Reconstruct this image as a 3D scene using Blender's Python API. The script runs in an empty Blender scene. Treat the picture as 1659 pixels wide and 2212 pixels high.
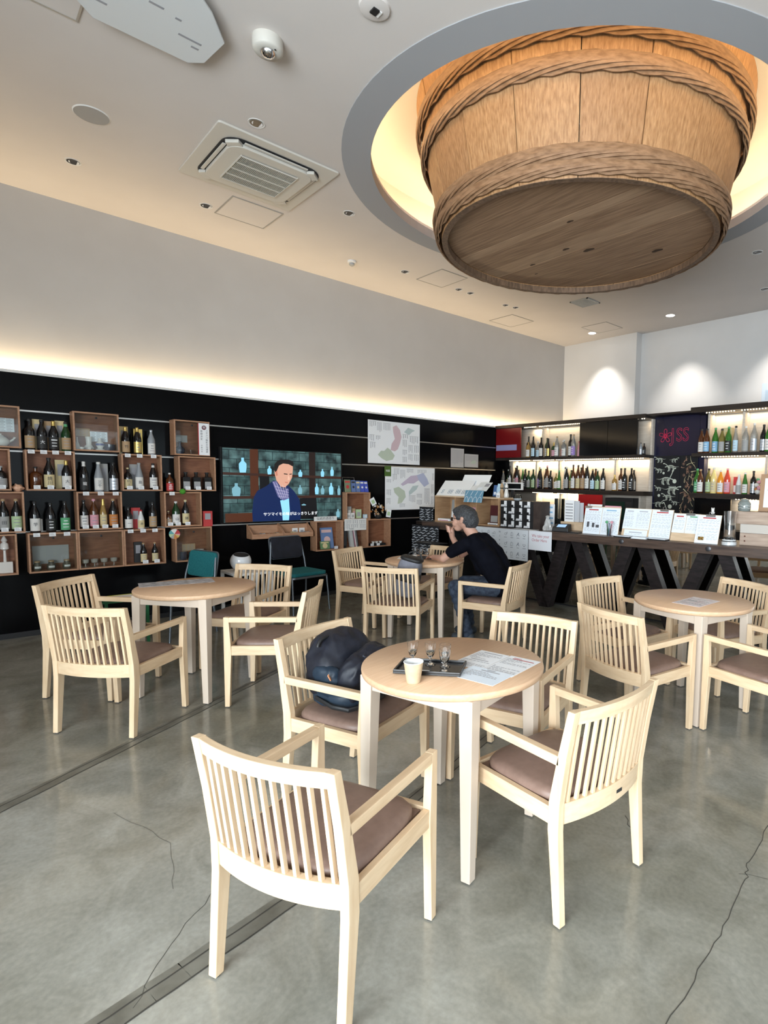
import bpy, bmesh, math, random
from mathutils import Matrix, Vector, Euler
random.seed(7)
PI = math.pi
scene = bpy.context.scene
COL = scene.collection

# ---------------------------------------------------------------- camera
cam_data = bpy.data.cameras.new('camera')
cam = bpy.data.objects.new('camera', cam_data)
COL.objects.link(cam)
scene.camera = cam
YAW, PITCH, ROLL = math.radians(-45.098), math.radians(-4.790), math.radians(1.054)
_f = Vector((math.sin(YAW) * math.cos(PITCH), math.cos(YAW) * math.cos(PITCH), math.sin(PITCH)))
_r0 = Vector((math.cos(YAW), -math.sin(YAW), 0.0))
_u0 = _r0.cross(_f)
_r = _r0 * math.cos(ROLL) + _u0 * math.sin(ROLL)
_u = -_r0 * math.sin(ROLL) + _u0 * math.cos(ROLL)
_m = Matrix((_r, _u, -_f)).transposed().to_4x4()
_m.translation = Vector((0, 0, 1.5))
cam.matrix_world = _m
cam_data.sensor_fit = 'VERTICAL'
cam_data.sensor_height = 36.0
cam_data.sensor_width = 27.0
cam_data.lens = 1222.6 / 2212 * 36.0
cam_data.shift_x = -247.8 / 2212
cam_data.shift_y = 39.1 / 2212
cam_data.clip_start = 0.05

# ---------------------------------------------------------------- world, lights, exposure
scene.view_settings.view_transform = 'Standard'
scene.view_settings.look = 'None'
scene.view_settings.gamma = 1.0
scene.view_settings.use_curve_mapping = False
scene.view_settings.exposure = 0.68
world = bpy.data.worlds.new('daylight')
scene.world = world
world.use_nodes = True
world.node_tree.nodes['Background'].inputs[0].default_value = (0.72, 0.86, 1.0, 1)
world.node_tree.nodes['Background'].inputs[1].default_value = 1.0
scene.cycles.max_bounces = 12
scene.cycles.diffuse_bounces = 4
scene.cycles.glossy_bounces = 4
scene.cycles.transmission_bounces = 12
scene.cycles.transparent_max_bounces = 12
scene.cycles.caustics_reflective = False
scene.cycles.caustics_refractive = False
scene.cycles.sample_clamp_indirect = 4.0

def area(name, loc, target, sx, sy, power, color, spread=180):
    d = bpy.data.lights.new(name, 'AREA')
    d.shape = 'RECTANGLE'; d.size = sx; d.size_y = sy; d.energy = power; d.color = color
    d.spread = math.radians(spread)
    o = bpy.data.objects.new(name, d); COL.objects.link(o)
    o.location = loc
    o.rotation_euler = (Vector(target) - Vector(loc)).to_track_quat('-Z', 'Y').to_euler()
    return o

def spot(name, loc, target, power, color, ang=60, blend=0.7, r=0.03):
    d = bpy.data.lights.new(name, 'SPOT')
    d.energy = power; d.color = color; d.spot_size = math.radians(ang); d.spot_blend = blend; d.shadow_soft_size = r
    o = bpy.data.objects.new(name, d); COL.objects.link(o)
    o.location = loc
    o.rotation_euler = (Vector(target) - Vector(loc)).to_track_quat('-Z', 'Y').to_euler()
    return o

DAY = (0.86, 0.94, 1.0)
WARM = (1.0, 0.78, 0.50)
# daylight standing in the window openings behind and to the right of the camera, falling inwards and down
area('window_light', (0.9, -3.25, 1.45), (-0.2, 6, 0.7), 4.8, 2.5, 500, DAY, 150)
area('window_light', (3.38, 1.6, 1.5), (-0.6, 2.4, 0.4), 6.4, 2.2, 40, DAY, 125)
# warm light strip hidden in the slot above the black wall
area('cove_light', (-6.755, 2.5, 2.405), (-6.78, 2.5, 4.0), 0.05, 11.6, 58, (1.0, 0.76, 0.45)).rotation_euler = (0, math.radians(180 - 3), 0)
# wall washers: two lit ceiling downlights, then two beams added for wall scallops
for lx, ly, pw in ((-5.865, 7.98, 110), (-4.40, 8.05, 90), (-3.0, 8.05, 90), (-1.6, 8.05, 90)):
    spot('wall_wash_beam', (lx, ly, 4.02), (lx, ly + 0.22, 2.4), pw, (1.0, 0.95, 0.88), 75, 0.9)

# ---------------------------------------------------------------- materials
_mats = {}
def mat(name, col, rough=0.5, metal=0.0, spec=0.5, emit=None, estr=0.0, trans=0.0, coat=0.0, ior=1.45, alpha=1.0):
    if name in _mats: return _mats[name]
    m = bpy.data.materials.new(name); m.use_nodes = True
    p = m.node_tree.nodes['Principled BSDF']
    p.inputs['Base Color'].default_value = (*col, 1)
    p.inputs['Roughness'].default_value = rough
    p.inputs['Metallic'].default_value = metal
    p.inputs['Specular IOR Level'].default_value = spec
    p.inputs['IOR'].default_value = ior
    p.inputs['Transmission Weight'].default_value = trans
    p.inputs['Coat Weight'].default_value = coat
    p.inputs['Alpha'].default_value = alpha
    if emit:
        p.inputs['Emission Color'].default_value = (*emit, 1)
        p.inputs['Emission Strength'].default_value = estr
    _mats[name] = m
    return m

def noisy(name, c1, c2, scale=(1, 1, 1), nscale=5.0, rough=0.5, rough2=None, detail=5.0, spec=0.5, bump=0.0, lo=0.35, hi=0.65, metal=0.0, coat=0.0):
    """two colours mixed by stretched noise, in object space"""
    if name in _mats: return _mats[name]
    m = mat(name, c1, rough, metal, spec, coat=coat)
    nt = m.node_tree; N = nt.nodes; L = nt.links; p = N['Principled BSDF']
    tc = N.new('ShaderNodeTexCoord'); mp = N.new('ShaderNodeMapping'); nz = N.new('ShaderNodeTexNoise'); cr = N.new('ShaderNodeValToRGB')
    mp.inputs['Scale'].default_value = scale
    nz.inputs['Scale'].default_value = nscale; nz.inputs['Detail'].default_value = detail
    cr.color_ramp.elements[0].position = lo; cr.color_ramp.elements[0].color = (*c1, 1)
    cr.color_ramp.elements[1].position = hi; cr.color_ramp.elements[1].color = (*c2, 1)
    L.new(tc.outputs['Object'], mp.inputs['Vector']); L.new(mp.outputs[0], nz.inputs['Vector'])
    L.new(nz.outputs['Fac'], cr.inputs['Fac']); L.new(cr.outputs['Color'], p.inputs['Base Color'])
    if rough2 is not None:
        mr = N.new('ShaderNodeMapRange'); mr.inputs['To Min'].default_value = rough; mr.inputs['To Max'].default_value = rough2
        L.new(nz.outputs['Fac'], mr.inputs['Value']); L.new(mr.outputs[0], p.inputs['Roughness'])
    if bump:
        b = N.new('ShaderNodeBump'); b.inputs['Strength'].default_value = bump; b.inputs['Distance'].default_value = 0.01
        L.new(nz.outputs['Fac'], b.inputs['Height']); L.new(b.outputs[0], p.inputs['Normal'])
    return m

M_BEECH = noisy('beech_wood', (0.66, 0.475, 0.295), (0.74, 0.565, 0.375), (7, 7, 1.1), 6, 0.42, 0.5)
M_BEECH_H = noisy('beech_wood_across', (0.66, 0.475, 0.295), (0.74, 0.565, 0.375), (1.1, 9, 9), 6, 0.42, 0.5)
M_BEECH_Y = noisy('beech_wood_lengthwise', (0.64, 0.455, 0.28), (0.73, 0.55, 0.36), (9, 1.1, 9), 6, 0.42, 0.5)
M_TOP = noisy('table_top_beech', (0.60, 0.385, 0.235), (0.66, 0.44, 0.28), (1.2, 14, 14), 6, 0.36, 0.42)
M_SEAT = noisy('brown_leatherette', (0.185, 0.118, 0.092), (0.215, 0.14, 0.11), (1, 1, 1), 30, 0.42, 0.5, bump=0.05)
M_GLIDE = mat('felt_glide', (0.05, 0.05, 0.05), 0.9)
M_BLACK = mat('black_lacquer', (0.004, 0.004, 0.0045), 0.12, spec=0.3)
M_WALLBLK = mat('black_wall_panel', (0.003, 0.003, 0.0034), 0.14, spec=0.10)
M_WALLDIM = noisy('wall_paint_dimmed', (0.47, 0.445, 0.42), (0.49, 0.465, 0.44), (1, 1, 1), 3, 0.85)  # wall paint darkened and warmed to stand in for weaker light on this wall
M_BLACKM = mat('black_matt', (0.010, 0.010, 0.011), 0.55)
M_WALL = noisy('white_wall_paint', (0.58, 0.57, 0.56), (0.60, 0.59, 0.58), (1, 1, 1), 3, 0.85)
M_CEIL = noisy('ceiling_paint', (0.62, 0.575, 0.545), (0.64, 0.595, 0.565), (1, 1, 1), 2, 0.9)
M_RING = mat('grey_ring_paint', (0.345, 0.35, 0.365), 0.9)
M_COFFER = mat('coffer_paint', (0.80, 0.77, 0.72), 0.9)
M_WHITE = mat('white_plastic', (0.72, 0.71, 0.69), 0.45)
M_CREAMP = mat('cream_plastic', (0.56, 0.535, 0.485), 0.5)
M_PAPER = mat('paper', (0.78, 0.79, 0.80), 0.8)
M_PAPERB = mat('bluish_paper', (0.74, 0.80, 0.86), 0.8)
M_INK = mat('ink', (0.07, 0.07, 0.08), 0.8)
M_INKG = mat('grey_ink', (0.30, 0.30, 0.32), 0.8)
M_RED = mat('red_ink', (0.45, 0.03, 0.04), 0.7)
M_STEEL = mat('brushed_steel', (0.55, 0.55, 0.56), 0.28, 1.0)
M_DSTEEL = mat('dark_metal', (0.08, 0.08, 0.085), 0.4, 0.8)
M_CHROME = mat('chrome', (0.75, 0.75, 0.77), 0.08, 1.0)
M_MIRROR = mat('smoked_mirror', (0.52, 0.50, 0.47), 0.02, 1.0)
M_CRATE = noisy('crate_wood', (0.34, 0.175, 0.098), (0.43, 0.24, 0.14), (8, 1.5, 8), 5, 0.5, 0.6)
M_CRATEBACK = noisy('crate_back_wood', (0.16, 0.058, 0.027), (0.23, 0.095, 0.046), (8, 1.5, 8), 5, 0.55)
M_LTWOOD = noisy('light_oak', (0.55, 0.40, 0.26), (0.66, 0.50, 0.34), (1.2, 8, 8), 5, 0.5)
M_SHELFWOOD = noisy('pale_ash_panel', (0.50, 0.44, 0.37), (0.58, 0.52, 0.45), (1.0, 6, 12), 5, 0.5)
M_TRUSS = noisy('dark_stained_timber', (0.012, 0.009, 0.009), (0.026, 0.019, 0.019), (2, 9, 9), 5, 0.55, 0.6, spec=0.25)
M_COUNTER = noisy('counter_walnut', (0.045, 0.030, 0.025), (0.095, 0.062, 0.046), (0.9, 9, 9), 4, 0.28, 0.4)
M_GLASS = mat('clear_glass', (1, 1, 1), 0.0, trans=1.0, ior=1.45)
M_LED = mat('led_strip', (1, 0.9, 0.7), 0.5, emit=(1.0, 0.80, 0.48), estr=14.0)

def pane_mat(name, tint, r=0.02, strength=0.9):
    m = bpy.data.materials.new(name); m.use_nodes = True
    nt = m.node_tree; N = nt.nodes; L = nt.links
    N.remove(N['Principled BSDF'])
    fr = N.new('ShaderNodeFresnel'); fr.inputs[0].default_value = 1.3
    tr = N.new('ShaderNodeBsdfTransparent'); tr.inputs[0].default_value = (*tint, 1)
    gl = N.new('ShaderNodeBsdfGlossy'); gl.inputs['Roughness'].default_value = r
    mx = N.new('ShaderNodeMixShader')
    L.new(fr.outputs[0], mx.inputs[0]); L.new(tr.outputs[0], mx.inputs[1]); L.new(gl.outputs[0], mx.inputs[2])
    L.new(mx.outputs[0], N['Material Output'].inputs[0])
    return m
M_PANE = pane_mat('thin_pane', (0.93, 0.95, 0.94))
M_CLEARP = pane_mat('clear_film', (0.86, 0.88, 0.88), 0.08)
M_WINPANE = pane_mat('window_pane', (0.95, 0.98, 0.98))

# ---------------------------------------------------------------- mesh builder
def rotz(a): return Matrix.Rotation(a, 4, 'Z')
def T(x, y, z): return Matrix.Translation((x, y, z))

class MB:
    def __init__(s): s.v = []; s.f = []; s.m = []; s.s = []
    def add(s, vs, fs, M=None, mi=0, sm=False):
        b = len(s.v)
        for p in vs:
            q = Vector(p)
            s.v.append(M @ q if M is not None else q)
        for f in fs:
            s.f.append([b + i for i in f]); s.m.append(mi); s.s.append(sm)
        return s
    def box(s, x0, x1, y0, y1, z0, z1, M=None, mi=0):
        v = [(x0, y0, z0), (x1, y0, z0), (x1, y1, z0), (x0, y1, z0), (x0, y0, z1), (x1, y0, z1), (x1, y1, z1), (x0, y1, z1)]
        return s.add(v, [(0, 3, 2, 1), (4, 5, 6, 7), (0, 1, 5, 4), (1, 2, 6, 5), (2, 3, 7, 6), (3, 0, 4, 7)], M, mi)
    def hexa(s, bot, top, M=None, mi=0):
        """eight-cornered solid from two quads (counter-clockwise seen from above)"""
        return s.add(list(bot) + list(top), [(0, 3, 2, 1), (4, 5, 6, 7), (0, 1, 5, 4), (1, 2, 6, 5), (2, 3, 7, 6), (3, 0, 4, 7)], M, mi)
    def beam(s, a, b, w, t, side=(0, 1, 0), M=None, mi=0):
        """bar from a to b, t thick along side, w wide across"""
        a = Vector(a); b = Vector(b); d = (b - a).normalized(); sd = Vector(side).normalized(); n = d.cross(sd).normalized()
        q = []
        for p in (a, b):
            q.append([p - n * w / 2 - sd * t / 2, p + n * w / 2 - sd * t / 2, p + n * w / 2 + sd * t / 2, p - n * w / 2 + sd * t / 2])
        return s.hexa(q[0], q[1], M, mi)
    def prism(s, poly, z0, z1, M=None, mi=0):
        n = len(poly)
        v = [(x, y, z0) for x, y in poly] + [(x, y, z1) for x, y in poly]
        f = [tuple(reversed(range(n))), tuple(range(n, 2 * n))] + [(i, (i + 1) % n, n + (i + 1) % n, n + i) for i in range(n)]
        return s.add(v, f, M, mi)
    def lathe(s, prof, n=20, M=None, mi=0, sm=True, cap0=True, cap1=True, sq=1.0, rot=0.0):
        v = []; f = []
        for r, z in prof:
            for i in range(n):
                a = 2 * PI * i / n + rot
                v.append((r * math.cos(a), r * math.sin(a) * sq, z))
        for j in range(len(prof) - 1):
            for i in range(n):
                k = (i + 1) % n
                f.append((j * n + i, j * n + k, (j + 1) * n + k, (j + 1) * n + i))
        s.add(v, f, M, mi, sm)
        b = len(s.v) - len(v)
        if cap0: s.f.append([b + i for i in reversed(range(n))]); s.m.append(mi); s.s.append(False)
        if cap1: s.f.append([b + (len(prof) - 1) * n + i for i in range(n)]); s.m.append(mi); s.s.append(False)
        return s
    def tube(s, path, r, n=8, M=None, mi=0, closed=False, flat=1.0, up=None, sm=True, radii=None):
        P = [Vector(p) for p in path]; v = []; f = []; K = len(P)
        for i, p in enumerate(P):
            if closed: d = (P[(i + 1) % K] - P[i - 1])
            else: d = (P[min(i + 1, K - 1)] - P[max(i - 1, 0)])
            d.normalize()
            ref = Vector(up[i]) if up is not None else (Vector((0, 0, 1)) if abs(d.z) < 0.9 else Vector((1, 0, 0)))
            a = d.cross(ref).normalized(); b = a.cross(d).normalized()
            rr = radii[i] if radii else r
            for k in range(n):
                t = 2 * PI * k / n
                v.append(p + a * math.cos(t) * rr * flat + b * math.sin(t) * rr)
        L = K if closed else K - 1
        for i in range(L):
            j = (i + 1) % K
            for k in range(n):
                l = (k + 1) % n
                f.append((i * n + k, i * n + l, j * n + l, j * n + k))
        if not closed:
            f.append(tuple(reversed(range(n)))); f.append(tuple(range((K - 1) * n, K * n)))
        return s.add(v, f, M, mi, sm)
    def grid(s, fn, nu, nv, M=None, mi=0, sm=True, wrapu=False):
        v = [fn(i / nu if not wrapu else i / nu, j / nv) for j in range(nv + 1) for i in range(nu if wrapu else nu + 1)]
        w = nu if wrapu else nu + 1
        f = []
        for j in range(nv):
            for i in range(nu):
                k = (i + 1) % w if wrapu else i + 1
                f.append((j * w + i, j * w + k, (j + 1) * w + k, (j + 1) * w + i))
        return s.add(v, f, M, mi, sm)
    # flat artwork in the local xy plane
    def rect(s, x0, y0, x1, y1, mi=0, z=0.0, M=None):
        return s.add([(x0, y0, z), (x1, y0, z), (x1, y1, z), (x0, y1, z)], [(0, 1, 2, 3)], M, mi)
    def poly(s, pts, mi=0, z=0.0, M=None):
        return s.add([(x, y, z) for x, y in pts], [tuple(range(len(pts)))], M, mi)
    def disc(s, x, y, r, mi=0, z=0.0, n=16, M=None, ry=None):
        return s.poly([(x + r * math.cos(2 * PI * i / n), y + (ry or r) * math.sin(2 * PI * i / n)) for i in range(n)], mi, z, M)
    def stroke(s, pts, w, mi=0, z=0.0, M=None, taper=False):
        for i in range(len(pts) - 1):
            a = Vector(pts[i]); b = Vector(pts[i + 1]); d = (b - a)
            if d.length < 1e-7: continue
            d.normalize(); n = Vector((-d.y, d.x))
            w0 = w * (1 - i / (len(pts) - 1) * 0.8) if taper else w
            w1 = w * (1 - (i + 1) / (len(pts) - 1) * 0.8) if taper else w
            s.poly([tuple(a - n * w0 / 2), tuple(b - n * w1 / 2), tuple(b + n * w1 / 2), tuple(a + n * w0 / 2)], mi, z, M)
        return s
    def mesh(s, name, mats, bevel=0.0, seg=2):
        me = bpy.data.meshes.new(name)
        me.from_pydata([tuple(p) for p in s.v], [], s.f)
        for m in mats: me.materials.append(m)
        me.polygons.foreach_set('material_index', s.m)
        me.polygons.foreach_set('use_smooth', s.s)
        me.update()
        if any(s.s): me.set_sharp_from_angle(angle=math.radians(50))
        if bevel:
            bm = bmesh.new(); bm.from_mesh(me)
            ed = [e for e in bm.edges if len(e.link_faces) == 2 and e.calc_face_angle(0) > 0.6]
            bmesh.ops.bevel(bm, geom=ed, offset=bevel, segments=seg, affect='EDGES', profile=0.6, clamp_overlap=True)
            bm.to_mesh(me); bm.free()
        return me
    def build(s, name, mats, parent=None, loc=(0, 0, 0), rot=(0, 0, 0), bevel=0.0, seg=2, kind=None):
        if not isinstance(mats, (list, tuple)): mats = [mats]
        return obj(name, s.mesh(name, mats, bevel, seg), parent, loc, rot, kind)

def obj(name, me, parent=None, loc=(0, 0, 0), rot=(0, 0, 0), kind=None):
    o = bpy.data.objects.new(name, me); COL.objects.link(o)
    o.location = loc; o.rotation_euler = rot
    if parent is not None: o.parent = parent
    if kind: o['kind'] = kind
    return o

def tag(o, label, cat, group=None):
    o['label'] = label; o['category'] = cat
    if group: o['group'] = group
    return o

def thing(name, label, cat, loc=(0, 0, 0), rz=0.0, group=None, rot=None):
    o = bpy.data.objects.new(name, None); COL.objects.link(o)
    o.empty_display_size = 0.05
    o.location = loc; o.rotation_euler = rot if rot else (0, 0, rz)
    return tag(o, label, cat, group)

def dup(root, loc, rz, label, group=None):
    r = root.copy(); COL.objects.link(r); r.location = loc; r.rotation_euler = (0, 0, rz); r['label'] = label
    if group: r['group'] = group
    for ch in list(root.children):
        c = ch.copy(); COL.objects.link(c); c.parent = r
        for g in ch.children:
            d = g.copy(); COL.objects.link(d); d.parent = c
    return r

_textcache = {}
def text(s, size, m, parent=None, loc=(0, 0, 0), rot=(0, 0, 0), name='lettering', align='CENTER', ext=0.0004, outline=0.0, squash=1.0):
    key = (s, size, m.name, align, ext, outline, squash)
    if key not in _textcache:
        cu = bpy.data.curves.new('txt', 'FONT'); cu.body = s; cu.size = size
        cu.align_x = align; cu.align_y = 'CENTER'; cu.resolution_u = 2
        if outline:
            cu.fill_mode = 'NONE'; cu.bevel_depth = outline; cu.bevel_resolution = 1; cu.resolution_u = 4
        else:
            cu.extrude = ext
        ob = bpy.data.objects.new('txt', cu); COL.objects.link(ob)
        bpy.context.view_layer.update()
        me = bpy.data.meshes.new_from_object(ob.evaluated_get(bpy.context.evaluated_depsgraph_get()))
        bpy.data.objects.remove(ob); bpy.data.curves.remove(cu)
        me.name = 'lettering'; me.materials.clear(); me.materials.append(m)
        if squash != 1.0:
            for v in me.vertices: v.co.x *= squash
        _textcache[key] = me
    return obj(name, _textcache[key], parent, loc, rot)

FACE_X = (PI / 2, 0, PI / 2)      # flat artwork read from the +x side
FACE_Y = (PI / 2, 0, 0)           # flat artwork read from the -y side

def struct(name, mb, m, **k):
    return mb.build(name, m, kind='structure', **k)
# ================================================================ the room
ZC = 4.04           # ceiling
XL = -6.72          # face of the black left wall
XU = -6.80          # white wall above it
TC = (-3.165, 4.045)
R_IN, R_OUT, R_COF, Z_COF = 1.743, 1.96, 2.10, 4.56

# floor: polished concrete
def floor_mat():
    m = mat('polished_concrete', (0.25, 0.245, 0.215), 0.2)
    nt = m.node_tree; N = nt.nodes; L = nt.links; p = N['Principled BSDF']
    tc = N.new('ShaderNodeTexCoord')
    def noise(sc, det, dist=0.0, rgh=0.5):
        n = N.new('ShaderNodeTexNoise'); n.inputs['Scale'].default_value = sc; n.inputs['Detail'].default_value = det
        n.inputs['Distortion'].default_value = dist; n.inputs['Roughness'].default_value = rgh
        L.new(tc.outputs['Object'], n.inputs['Vector']); return n
    big = noise(0.8, 4, 0.6, 0.55); med = noise(3.6, 7, 1.2, 0.62); fine = noise(55, 5)
    r1 = N.new('ShaderNodeValToRGB'); e = r1.color_ramp.elements
    e[0].position = 0.33; e[0].color = (0.190, 0.182, 0.145, 1); e[1].position = 0.68; e[1].color = (0.335, 0.333, 0.305, 1)
    r2 = N.new('ShaderNodeValToRGB'); e = r2.color_ramp.elements
    e[0].position = 0.30; e[0].color = (0.72, 0.71, 0.67, 1); e[1].position = 0.72; e[1].color = (1.16, 1.16, 1.15, 1)
    r3 = N.new('ShaderNodeValToRGB'); e = r3.color_ramp.elements
    e[0].position = 0.3; e[0].color = (0.90, 0.90, 0.90, 1); e[1].position = 0.7; e[1].color = (1.08, 1.08, 1.07, 1)
    L.new(big.outputs['Fac'], r1.inputs['Fac']); L.new(med.outputs['Fac'], r2.inputs['Fac']); L.new(fine.outputs['Fac'], r3.inputs['Fac'])
    m1 = N.new('ShaderNodeMixRGB'); m1.blend_type = 'MULTIPLY'; m1.inputs[0].default_value = 1
    m2 = N.new('ShaderNodeMixRGB'); m2.blend_type = 'MULTIPLY'; m2.inputs[0].default_value = 1
    L.new(r1.outputs[0], m1.inputs[1]); L.new(r2.outputs[0], m1.inputs[2]); L.new(m1.outputs[0], m2.inputs[1]); L.new(r3.outputs[0], m2.inputs[2])
    L.new(m2.outputs[0], p.inputs['Base Color'])
    mr = N.new('ShaderNodeMapRange'); mr.inputs['From Min'].default_value = 0.3; mr.inputs['From Max'].default_value = 0.7
    mr.inputs['To Min'].default_value = 0.10; mr.inputs['To Max'].default_value = 0.20
    L.new(med.outputs['Fac'], mr.inputs['Value']); L.new(mr.outputs[0], p.inputs['Roughness'])
    b = N.new('ShaderNodeBump'); b.inputs['Strength'].default_value = 0.06; b.inputs['Distance'].default_value = 0.01
    L.new(big.outputs['Fac'], b.inputs['Height']); L.new(b.outputs[0], p.inputs['Normal'])
    return m
fl = struct('floor', MB().box(-6.9, 3.5, -3.4, 8.7, -0.12, 0.0), floor_mat())
M_STRIP = noisy('joint_filler', (0.115, 0.11, 0.09), (0.19, 0.185, 0.155), (1, 1, 1), 9, 0.35, detail=7)
M_CRACK = mat('crack', (0.05, 0.047, 0.04), 0.7)
def ribbon(path, w, z):
    mb = MB(); mb.stroke(path, w, 0, z); return mb
def wob(a, b, n, amp, seed):
    r = random.Random(seed); out = []
    for i in range(n + 1):
        t = i / n; o = 0 if i in (0, n) else r.uniform(-amp, amp)
        dx, dy = b[0] - a[0], b[1] - a[1]; l = math.hypot(dx, dy)
        out.append((a[0] + dx * t - dy / l * o, a[1] + dy * t + dx / l * o))
    return out
for k, (a, b, w) in enumerate((((-3.20, 0.0), (-3.99, 1.35), 0.075), ((-3.99, 1.35), (-4.75, 2.64), 0.06),
                               ((-1.655, -0.3), (-1.87, 0.86), 0.085), ((-1.87, 0.86), (-2.36, 2.36), 0.07), ((-2.36, 2.36), (-2.75, 3.4), 0.05))):
    ribbon(wob(a, b, 12, 0.006, k), w, 0.0009).build('joint_strip', M_STRIP, fl)
    dx, dy = b[0] - a[0], b[1] - a[1]; l = math.hypot(dx, dy); nx, ny = -dy / l, dx / l
    for off in (-w * 0.5, w * 0.18):
        ribbon(wob((a[0] + nx * off, a[1] + ny * off), (b[0] + nx * off, b[1] + ny * off), 16, 0.003, k + 40), 0.006, 0.0015).build('joint_groove', M_CRACK, fl)
for k, (pts, w) in enumerate(((((-0.84, 2.62), (-0.80, 2.256), (-0.77, 2.137), (-0.73, 1.846), (-0.696, 1.57), (-0.66, 1.1), (-0.60, 0.7)), 0.0028),
                  (((-2.22, 0.86), (-2.105, 0.671), (-1.93, 0.47), (-1.76, 0.33)), 0.0016),
                  (((-0.80, 2.15), (-0.60, 2.25), (-0.35, 2.3)), 0.0016),
                  (((-1.32, 2.16), (-1.17, 2.02)), 0.003), (((-3.0, 2.3), (-2.6, 2.9), (-2.3, 3.0)), 0.002),
                  (((-5.9, 0.4), (-5.75, 0.9), (-5.8, 1.5)), 0.002), (((-2.9, 0.5), (-2.5, 0.62), (-2.2, 0.55)), 0.0012))):
    full = []
    for i in range(len(pts) - 1): full += wob(pts[i], pts[i + 1], 6, 0.010, 90 + k * 7 + i)[:-1]
    full.append(pts[-1])
    ribbon(full, w, 0.0012).build('crack', M_CRACK, fl)

# ceiling with the round opening
def rim(r, n=96): return [(TC[0] + r * math.cos(2 * PI * i / n), TC[1] + r * math.sin(2 * PI * i / n)) for i in range(n)]
def ceil_mesh():
    mb = MB(); n = 96; x0, x1, y0, y1 = -6.9, 3.5, -3.4, 8.7
    out = []
    for i in range(n):
        a = 2 * PI * i / n; c, s = math.cos(a), math.sin(a)
        t = min((x1 - TC[0]) / c if c > 1e-9 else 1e9, (x0 - TC[0]) / c if c < -1e-9 else 1e9, (y1 - TC[1]) / s if s > 1e-9 else 1e9, (y0 - TC[1]) / s if s < -1e-9 else 1e9)
        out.append((TC[0] + c * t, TC[1] + s * t))
    # snap nearest spoke ends to the corners
    for cx, cy in ((x0, y0), (x0, y1), (x1, y0), (x1, y1)):
        k = min(range(n), key=lambda i: (out[i][0] - cx) ** 2 + (out[i][1] - cy) ** 2); out[k] = (cx, cy)
    inn = rim(R_OUT)
    v = [(x, y, ZC) for x, y in inn] + [(x, y, ZC) for x, y in out] + [(x, y, ZC + 0.1) for x, y in inn] + [(x, y, ZC + 0.1) for x, y in out]
    f = []
    for i in range(n):
        k = (i + 1) % n
        f += [(i, n + i, n + k, k), (2 * n + i, 2 * n + k, 3 * n + k, 3 * n + i), (i, k, 2 * n + k, 2 * n + i)]
    mb.add(v, [tuple(reversed(q)) for q in f]); return mb
ceiling = struct('ceiling', ceil_mesh(), M_CEIL)
def annulus(r0, r1, z0, z1, n=96):
    mb = MB(); v = []
    for r, z in ((r0, z0), (r1, z0), (r1, z1), (r0, z1)):
        v += [(TC[0] + r * math.cos(2 * PI * i / n), TC[1] + r * math.sin(2 * PI * i / n), z) for i in range(n)]
    f = []
    for a in range(4):
        b = (a + 1) % 4
        for i in range(n):
            k = (i + 1) % n; f.append((a * n + i, a * n + k, b * n + k, b * n + i))
    mb.add(v, f); return mb
annulus(R_IN, R_OUT + 0.004, ZC - 0.006, ZC + 0.075).build('opening_ring', M_RING, ceiling)
annulus(R_IN + 0.002, R_COF + 0.02, ZC + 0.076, ZC + 0.10).build('coffer_ledge', M_COFFER, ceiling)
annulus(R_COF, R_COF + 0.05, ZC + 0.09, Z_COF).build('coffer_wall', M_COFFER, ceiling)
annulus(0.01, R_COF + 0.05, Z_COF, Z_COF + 0.04).build('coffer_top', M_COFFER, ceiling)
for k in range(24):
    a = 2 * PI * (k + 0.5) / 24
    annulus_seg = MB(); x, y = TC[0] + 1.88 * math.cos(a), TC[1] + 1.88 * math.sin(a)
    o = MB().box(-0.22, 0.22, -0.012, 0.012, 0, 0.014).build('led_strip', mat('coffer_led', (1, 0.85, 0.6), 0.5, emit=(1.0, 0.74, 0.42), estr=26.0), ceiling, (x, y, ZC + 0.1005), (0, 0, a + PI / 2))

# walls
struct('wall_left', MB().box(XL - 0.06, XL, -3.4, 8.42, 0, 2.40), M_WALLBLK)
struct('wall_left_upper', MB().box(XU - 0.1, XU, -3.4, 8.7, 0, ZC), M_WALLDIM)
struct('trim_1', MB().box(XL - 0.006, XL + 0.004, -3.4, 6.6, 2.40, 2.425), M_WHITE)
for k, (z, y0, y1) in enumerate(((2.070, -3.4, 6.58), (1.703, -3.4, 6.58), (0.968, -3.4, 5.1))):
    struct('trim_%d' % (k + 2), MB().box(XL, XL + 0.012, y0, y1, z - 0.007, z + 0.007), mat('rail_metal', (0.42, 0.41, 0.39), 0.35, 0.9))
struct('wall_back', MB().box(-6.9, -5.27, 8.42, 8.8, 0, ZC).box(-5.271, 3.6, 8.58, 8.8, 0, ZC), M_WALL)
struct('baseboard_left', MB().box(XL, XL + 0.012, -3.4, 6.6, 0, 0.05), M_BLACKM)
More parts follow.
